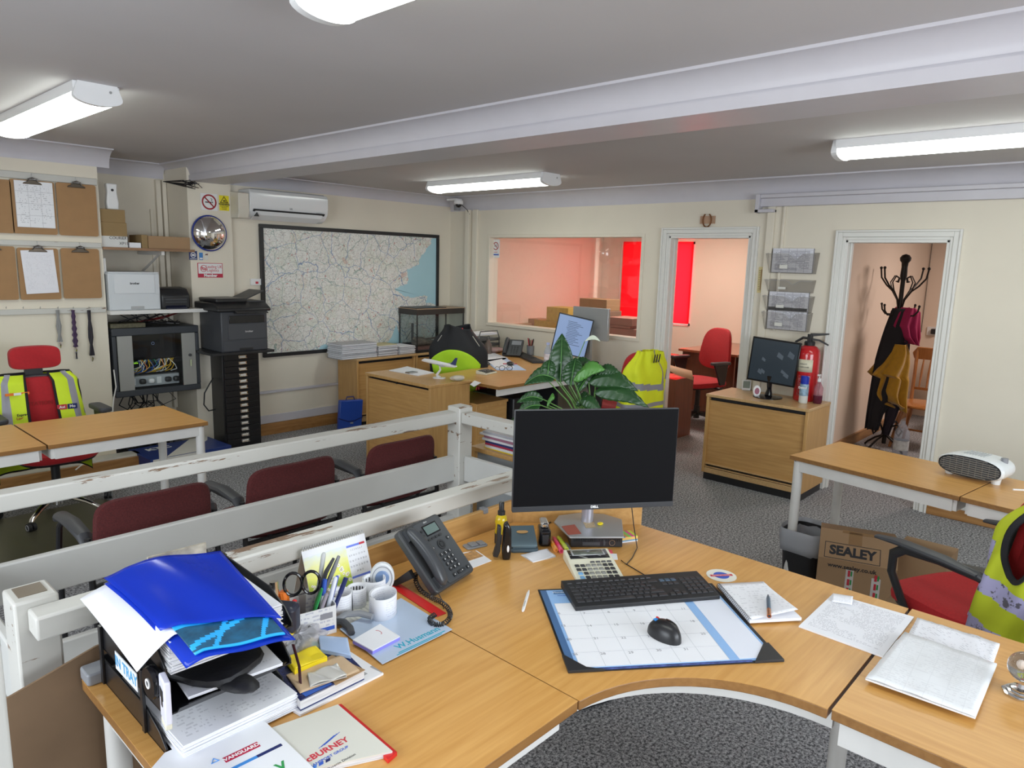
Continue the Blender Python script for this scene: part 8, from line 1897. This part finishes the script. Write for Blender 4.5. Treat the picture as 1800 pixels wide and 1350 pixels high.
def hang(name, label, cat, cols, m, folds=3, amp=.02, th=.004, depth=.06):
    """cloth hanging in front of the stand; cols = [(z, left, right)] from top to bottom in metres along the view's width"""
    def fn(u, v):
        s_ = v*(len(cols)-1); i = min(int(s_), len(cols)-2); f = s_-i
        z = cols[i][0]*(1-f)+cols[i+1][0]*f; l = cols[i][1]*(1-f)+cols[i+1][1]*f; r = cols[i][2]*(1-f)+cols[i+1][2]*f
        x = l*(1-u)+r*u; d_ = depth*math.sin(PI*u)*.8+amp*math.sin(folds*2*PI*u+2*v)*(.3+v)+.03
        p = RT*x+TW_*d_; return (p.x, p.y, z+.03*math.sin(PI*u*2)*v*(1 if cat == 'towel' else .2))
    b = B(); b.grid(fn, 40, 30)
    def bk(u, v): p = fn(1-u, v); q = Vector(p)-TW_*(depth*.9); return (q.x, q.y, p[2])
    b.grid(bk, 12, 12); return tag(b.build(name, m, None, loc=tuple(O7), solid=th), label, cat)
dk = mat('black_wool', (.015, .014, .018), .95, var=.1)
hang('coat', 'long black coat hanging behind the yellow towel on the coat stand', 'coat', [(1.36, -.06, .06), (1.15, -.12, .10), (.90, -.17, .12), (.60, -.19, .08), (.35, -.20, -.06), (.20, -.20, -.09)], dk, 2, .01, .006, .05)
hang('trousers', 'dark garment strip hanging low beside the coat stand pole', 'coat', [(1.30, .0, .10), (1.0, .02, .12), (.7, .0, .12), (.45, -.01, .10), (.15, -.04, .02)], mat('black_plum_cloth', (.025, .018, .028), .95), 2, .008, .005, .03)
hang('scarf', 'deep pink scarf on a lower hook of the coat stand', 'scarf', [(1.37, .0, .12), (1.33, -.05, .18), (1.20, -.08, .19), (1.10, -.02, .20), (1.03, .09, .19)], mat('deep_pink_cloth', (.30, .01, .07), .9, var=.08), 3, .02, .005, .10)
hang('towel', 'mustard yellow towel hanging on the coat stand', 'towel', [(1.03, -.05, .08), (.95, -.07, .12), (.85, -.12, .14), (.735, -.215, .15), (.70, -.13, .155), (.55, -.16, .16), (.46, -.09, .16), (.42, .03, .13)], mat('mustard_towel', (.42, .22, .012), .95, var=.12, scale=25, bump=.5, bscale=90, sheen=.3), 2.5, .035, .008, .12)
p = PZ(1568, 797, 0)
t = thing('water_bottle', 'large clear water bottle on the floor beside the coat stand', 'bottle', (7.22, 1.66, 0)); B().lathe([(.06, 0), (.065, .02), (.065, .22), (.03, .29), (.018, .31), (.018, .33)], n=18).build('bottle', bottle_m, t); B().lathe([(.066, .06), (.066, .15), (.066, .1501)], n=18, cap=False).build('label', mat('pale_label', (.6, .65, .7), .4, var=.3, scale=30), t)
# wooden chairs
def wchair(label, x, y, rz):
    t = thing('wooden_chair', label, 'chair', (x, y, 0), rz)
    seat_pad(B(), .44, .42, .45, .035).build('seat', chairwood, t)
    for sx, sy in ((-1, 1), (1, 1), (-1, -1), (1, -1)): B().tube([(sx*.15, sy*.14, .42), (sx*.18, sy*.17, .28), (sx*.19, sy*.18, .22), (sx*.22, sy*.21, 0)], [.016, .024, .016, .014], 10).build('leg', chairwood, t)
    for s_ in (-1, 1): B().tube([(s_*.18, -.17, .44), (s_*.19, -.22, .70), (s_*.20, -.26, .93)], [.018, .016, .018], 10).build('back_post', chairwood, t)
    B().prism([(-.22, .84), (.22, .84), (.24, .90), (.20, .96), (-.20, .96), (-.24, .90)], -.27, -.245, ax='y').build('crest_rail', chairwood, t, bevel=.006)
    B().bx(-.20, .20, -.205, -.185, .54, .565).build('lower_rail', chairwood, t)
    for k in range(5): B().tube([(-.13+.065*k, -.195, .56), (-.13+.065*k, -.22, .70), (-.13+.065*k, -.25, .85)], [.007, .013, .007], 8).build('spindle', chairwood, t)
    for s_ in (-1, 1): B().tube([(s_*.20, -.19, .16), (s_*.20, .19, .16)], .010, 8).build('stretcher', chairwood, t)
    B().tube([(-.20, 0, .16), (.20, 0, .16)], .010, 8).build('stretcher', chairwood, t)
wchair('orange pine spindle-back chair right behind the coat stand', 7.72, 1.60, R_(88))
wchair('orange pine spindle-back chair behind, holding the black bag', 8.60, 1.45, R_(95))
t = thing('handbag', 'black handbag hanging on the pine chair under the wall socket', 'bag', (8.88, 1.50, .93), R_(95)); B().prism([(-.16, 0), (.16, 0), (.12, .26), (-.12, .26)], -.05, .05, ax='y').build('body', blackf, t, bevel=.02); B().tube([(-.08, 0, .26), (-.05, 0, .36), (.05, 0, .36), (.08, 0, .26)], .008, 6).build('strap', black_pl, t)
t = thing('wall_socket', 'white socket with a black plug in the coat room', 'socket', (9.499, PX(1643, 582, 9.49).y, PX(1643, 590, 9.49).z), -PI/2); B().bx(-.08, .08, -.02, 0, 0, .10).build('plate', white_pl, t, bevel=.003); B().bx(-.03, .03, -.07, -.02, .02, .08).build('plug', black_pl, t, bevel=.008)
tag(B().tube([(9.49, 2.115, 1.0), (9.49, 2.115, 2.3)], .003, 5).build('wall_cable', black_pl, None), 'thin dark cable up the corner of the coat room', 'cable')

# ================================================================== RIGHT SIDE
p = PZ(1700, 850, ZT)
t = thing('fan_heater', 'white oval fan heater with dark slatted grille on the right tables', 'heater', (3.83, .585, ZT+.0005), ar+PI/2+R_(-180-4))
hs_ = lambda k: [(.145*k*math.copysign(abs(math.cos(a))**.75, math.cos(a)), .062+.052*k*math.copysign(abs(math.sin(a))**.85, math.sin(a))) for a in [2*PI*i/36 for i in range(36)]]
b = B()
prev = None
for i in range(8):
    f = i/7; k = [.93, 1.0, 1.0, .99, .97, .93, .84, .55][i]; y_ = [0, .012, .04, .08, .12, .155, .185, .20][i]
    pts = hs_(k); base = len(b.v); b.v += [(x, y_, z) for x, z in pts]
    if prev is not None:
        for j in range(36): b.f.append((prev+j, prev+(j+1) % 36, base+(j+1) % 36, base+j)); b.m.append(0)
    prev = base
b.f.append(tuple(range(prev+35, prev-1, -1))); b.m.append(0)
b.build('shell', mat('heater_white', (.74, .77, .78), .35, var=0), t)
b = B(); pts = [(x*.93, (z-.062)*.86+.060) for x, z in hs_(.97)]; b.prism(pts, .004, .02, ax='y'); b.build('grille_recess', dark_pl, t)
b = B()
for i in range(9):
    z_ = .062+(i-4)*.010; hw_ = .128*math.sqrt(max(.05, 1-((i-4)/4.9)**2)); b.bx(-hw_, hw_, -.001, .006, z_-.0022, z_+.0022)
for i in range(9): x_ = (i-4)*.028; b.bx(x_-.001, x_+.001, 0, .007, .062-.040*math.sqrt(1-(x_/.135)**2), .062+.040*math.sqrt(1-(x_/.135)**2))
b.build('grille', mat('silver_grey_grille', (.22, .22, .21), .35, .3, var=0), t)
for x_ in (-.10, .10): B().cyl((x_, .05, 0), (x_, .05, .03), .018, .022).build('foot', MATS['heater_white'], t)
b = B(); [b.bx(-.05+i*.012, -.046+i*.012, .05, .14, .1135, .116) for i in range(8)]; b.build('top_vents', mat('vent_grey', (.5, .52, .53), .4, var=0), t)
B().cyl((.105, .10, .095), (.105, .10, .118), .015).build('dial', grey_pl, t)
tag(B().tube([(3.78, .40, ZT+.01), (3.88, .30, ZT+.006), (3.95, .10, ZT+.006), (3.98, -.1, ZT+.006)], .004, 6).build('heater_cable', white_pl, None), 'white heater cable trailing over the right tables', 'cable')
# waste bin with liner
t = thing('waste_bin', 'black waste bin with a clear liner under the right table', 'bin', (3.745, 1.255, 0), ar+.1)
def sq(k, z): return [(k*.122*math.copysign(abs(math.cos(a))**.55, math.cos(a)), k*.11*math.copysign(abs(math.sin(a))**.55, math.sin(a)), z) for a in [2*PI*i/28 for i in range(28)]]
def loftb(rings, flip=False):
    b = B(); 
    for r_ in rings: b.v += r_
    for i in range(len(rings)-1):
        for j in range(28): b.f.append((i*28+j, i*28+(j+1) % 28, (i+1)*28+(j+1) % 28, (i+1)*28+j)); b.m.append(0)
    return b
b = loftb([sq(.80, 0), sq(1.0, .315), sq(.97, .315), sq(.78, .01)]); b.f.append(tuple(range(27, -1, -1))); b.m.append(0); b.f.append(tuple(3*28+j for j in range(28))); b.m.append(0); b.build('bin', black_pl, t)
rr = random.Random(5)
def wsq(k, z, w): return [(x*(1+rr.uniform(-w, w)), y*(1+rr.uniform(-w, w)), z_+rr.uniform(-w, w)*.12) for x, y, z_ in sq(k, z)]
loftb([wsq(.75, .10, .02), wsq(.92, .28, .02), wsq(1.05, .335, .02), wsq(1.10, .31, .03), wsq(1.06, .25, .03), wsq(1.04, .215, .05)]).build('bin_liner', binbag_m, t, solid=.001)
# big carton with brand lettering, other boxes, floor trays
a_ = az((3.47, 1.10), (3.56, .80))
t = thing('tool_carton', 'brown cardboard carton printed SEALEY under the right table', 'box', (3.52, 1.115, 0), R_(-72))
L_, D_, H_ = .35, .30, .375
B().prism([(0, 0), (D_, 0), (D_, H_-.02), (.10, H_+.02), (.0, H_-.10)], 0, L_, ax='x').build('carton', cardm, t, bevel=.002)
sl_ = math.atan2(.12, .10); FM = Matrix.Translation((0, 0, H_-.10)) @ Matrix.Rotation(sl_, 4, 'X')
b = B(); b.T = FM.copy(); b.bx(-.0, L_, -.0, .156, .0, .002).build('top_flap', mat('carton_flap', (.38, .24, .13), .8, var=.04), t)
FT = lambda x, y: (FM @ Matrix.Translation((x, y, .0024)))
m_ = FT(L_*.43, .047); text('SEALEY', .064, inkm, t, m_.to_translation(), m_.to_euler(), bold=.003, sx=1.0)
b = B(); b.T = FM.copy()
for x0, x1, y0, y1 in ((.025, L_-.075, .005, .008), (.025, L_-.075, .085, .088), (.025, .028, .005, .088), (L_-.078, L_-.075, .005, .088)): b.bx(x0, x1, y0, y1, .002, .0026)
b.build('logo_frame', inkm, t)
text('www.sealey.co.uk', .030, inkm, t, (L_*.44, -.0008, H_-.13), (PI/2, 0, 0), bold=.0006)
b = B(); b.bx(.13, .165, -.001, 0, .0, H_-.14).bx(.245, .285, -.001, 0, .0, H_-.16).build('tape_strips', mat('white_printed_tape', (.62, .58, .55), .4, var=.1, scale=30), t)
for i in range(5):
    for x_ in (.147, .265): B().bx(x_-.008, x_+.003, -.0018, -.001, .02+i*.045, .052+i*.045).build('red_tape_print', inkred, t); B().bx(x_+.005, x_+.012, -.0018, -.001, .024+i*.045, .050+i*.045).build('green_tape_print', green_m, t)
b = B(); b.T = FM.copy(); b.bx(.13, .19, .09, .155, .002, .003).bx(.10, L_, .145, .16, .002, .003).build('parcel_tape', mat('brown_parcel_tape', (.30, .17, .07), .2, var=0), t)
carton('open_carton', 'brown carton standing behind the SEALEY carton', 3.86, 4.10, .62, .86, 0, .30, cardm)
carton('open_carton', 'tall brown carton between the SEALEY carton and the red chair', 3.28, 3.46, .40, .74, 0, .26, mat('deep_brown_card', (.24, .15, .08), .8))
t = thing('letter_tray', 'loose stack of black plastic trays on the floor behind the red chair', 'letter tray', (3.86, .36, 0), R_(8))
for k in range(4): B().bx(0, .34, 0, .26, .02+k*.06, .024+k*.06).bx(0, .34, 0, .004, .02+k*.06, .055+k*.06).bx(0, .004, 0, .26, .02+k*.06, .055+k*.06).build('tray', tray_m, t)
B().bx(0, .02, 0, .02, 0, .24).bx(.32, .34, .0, .02, 0, .24).bx(0, .02, .24, .26, 0, .24).build('riser', tray_m, t)
tag(B().tube([PX(1715, 893, XP-.05), PX(1735, 905, XP-.06), PX(1765, 908, XP-.05), PX(1790, 915, XP-.05)], [.004, .012, .008, .004], 7).build('floor_cable', black_pl, None), 'black cable lying on the ledge below the right tables', 'cable')
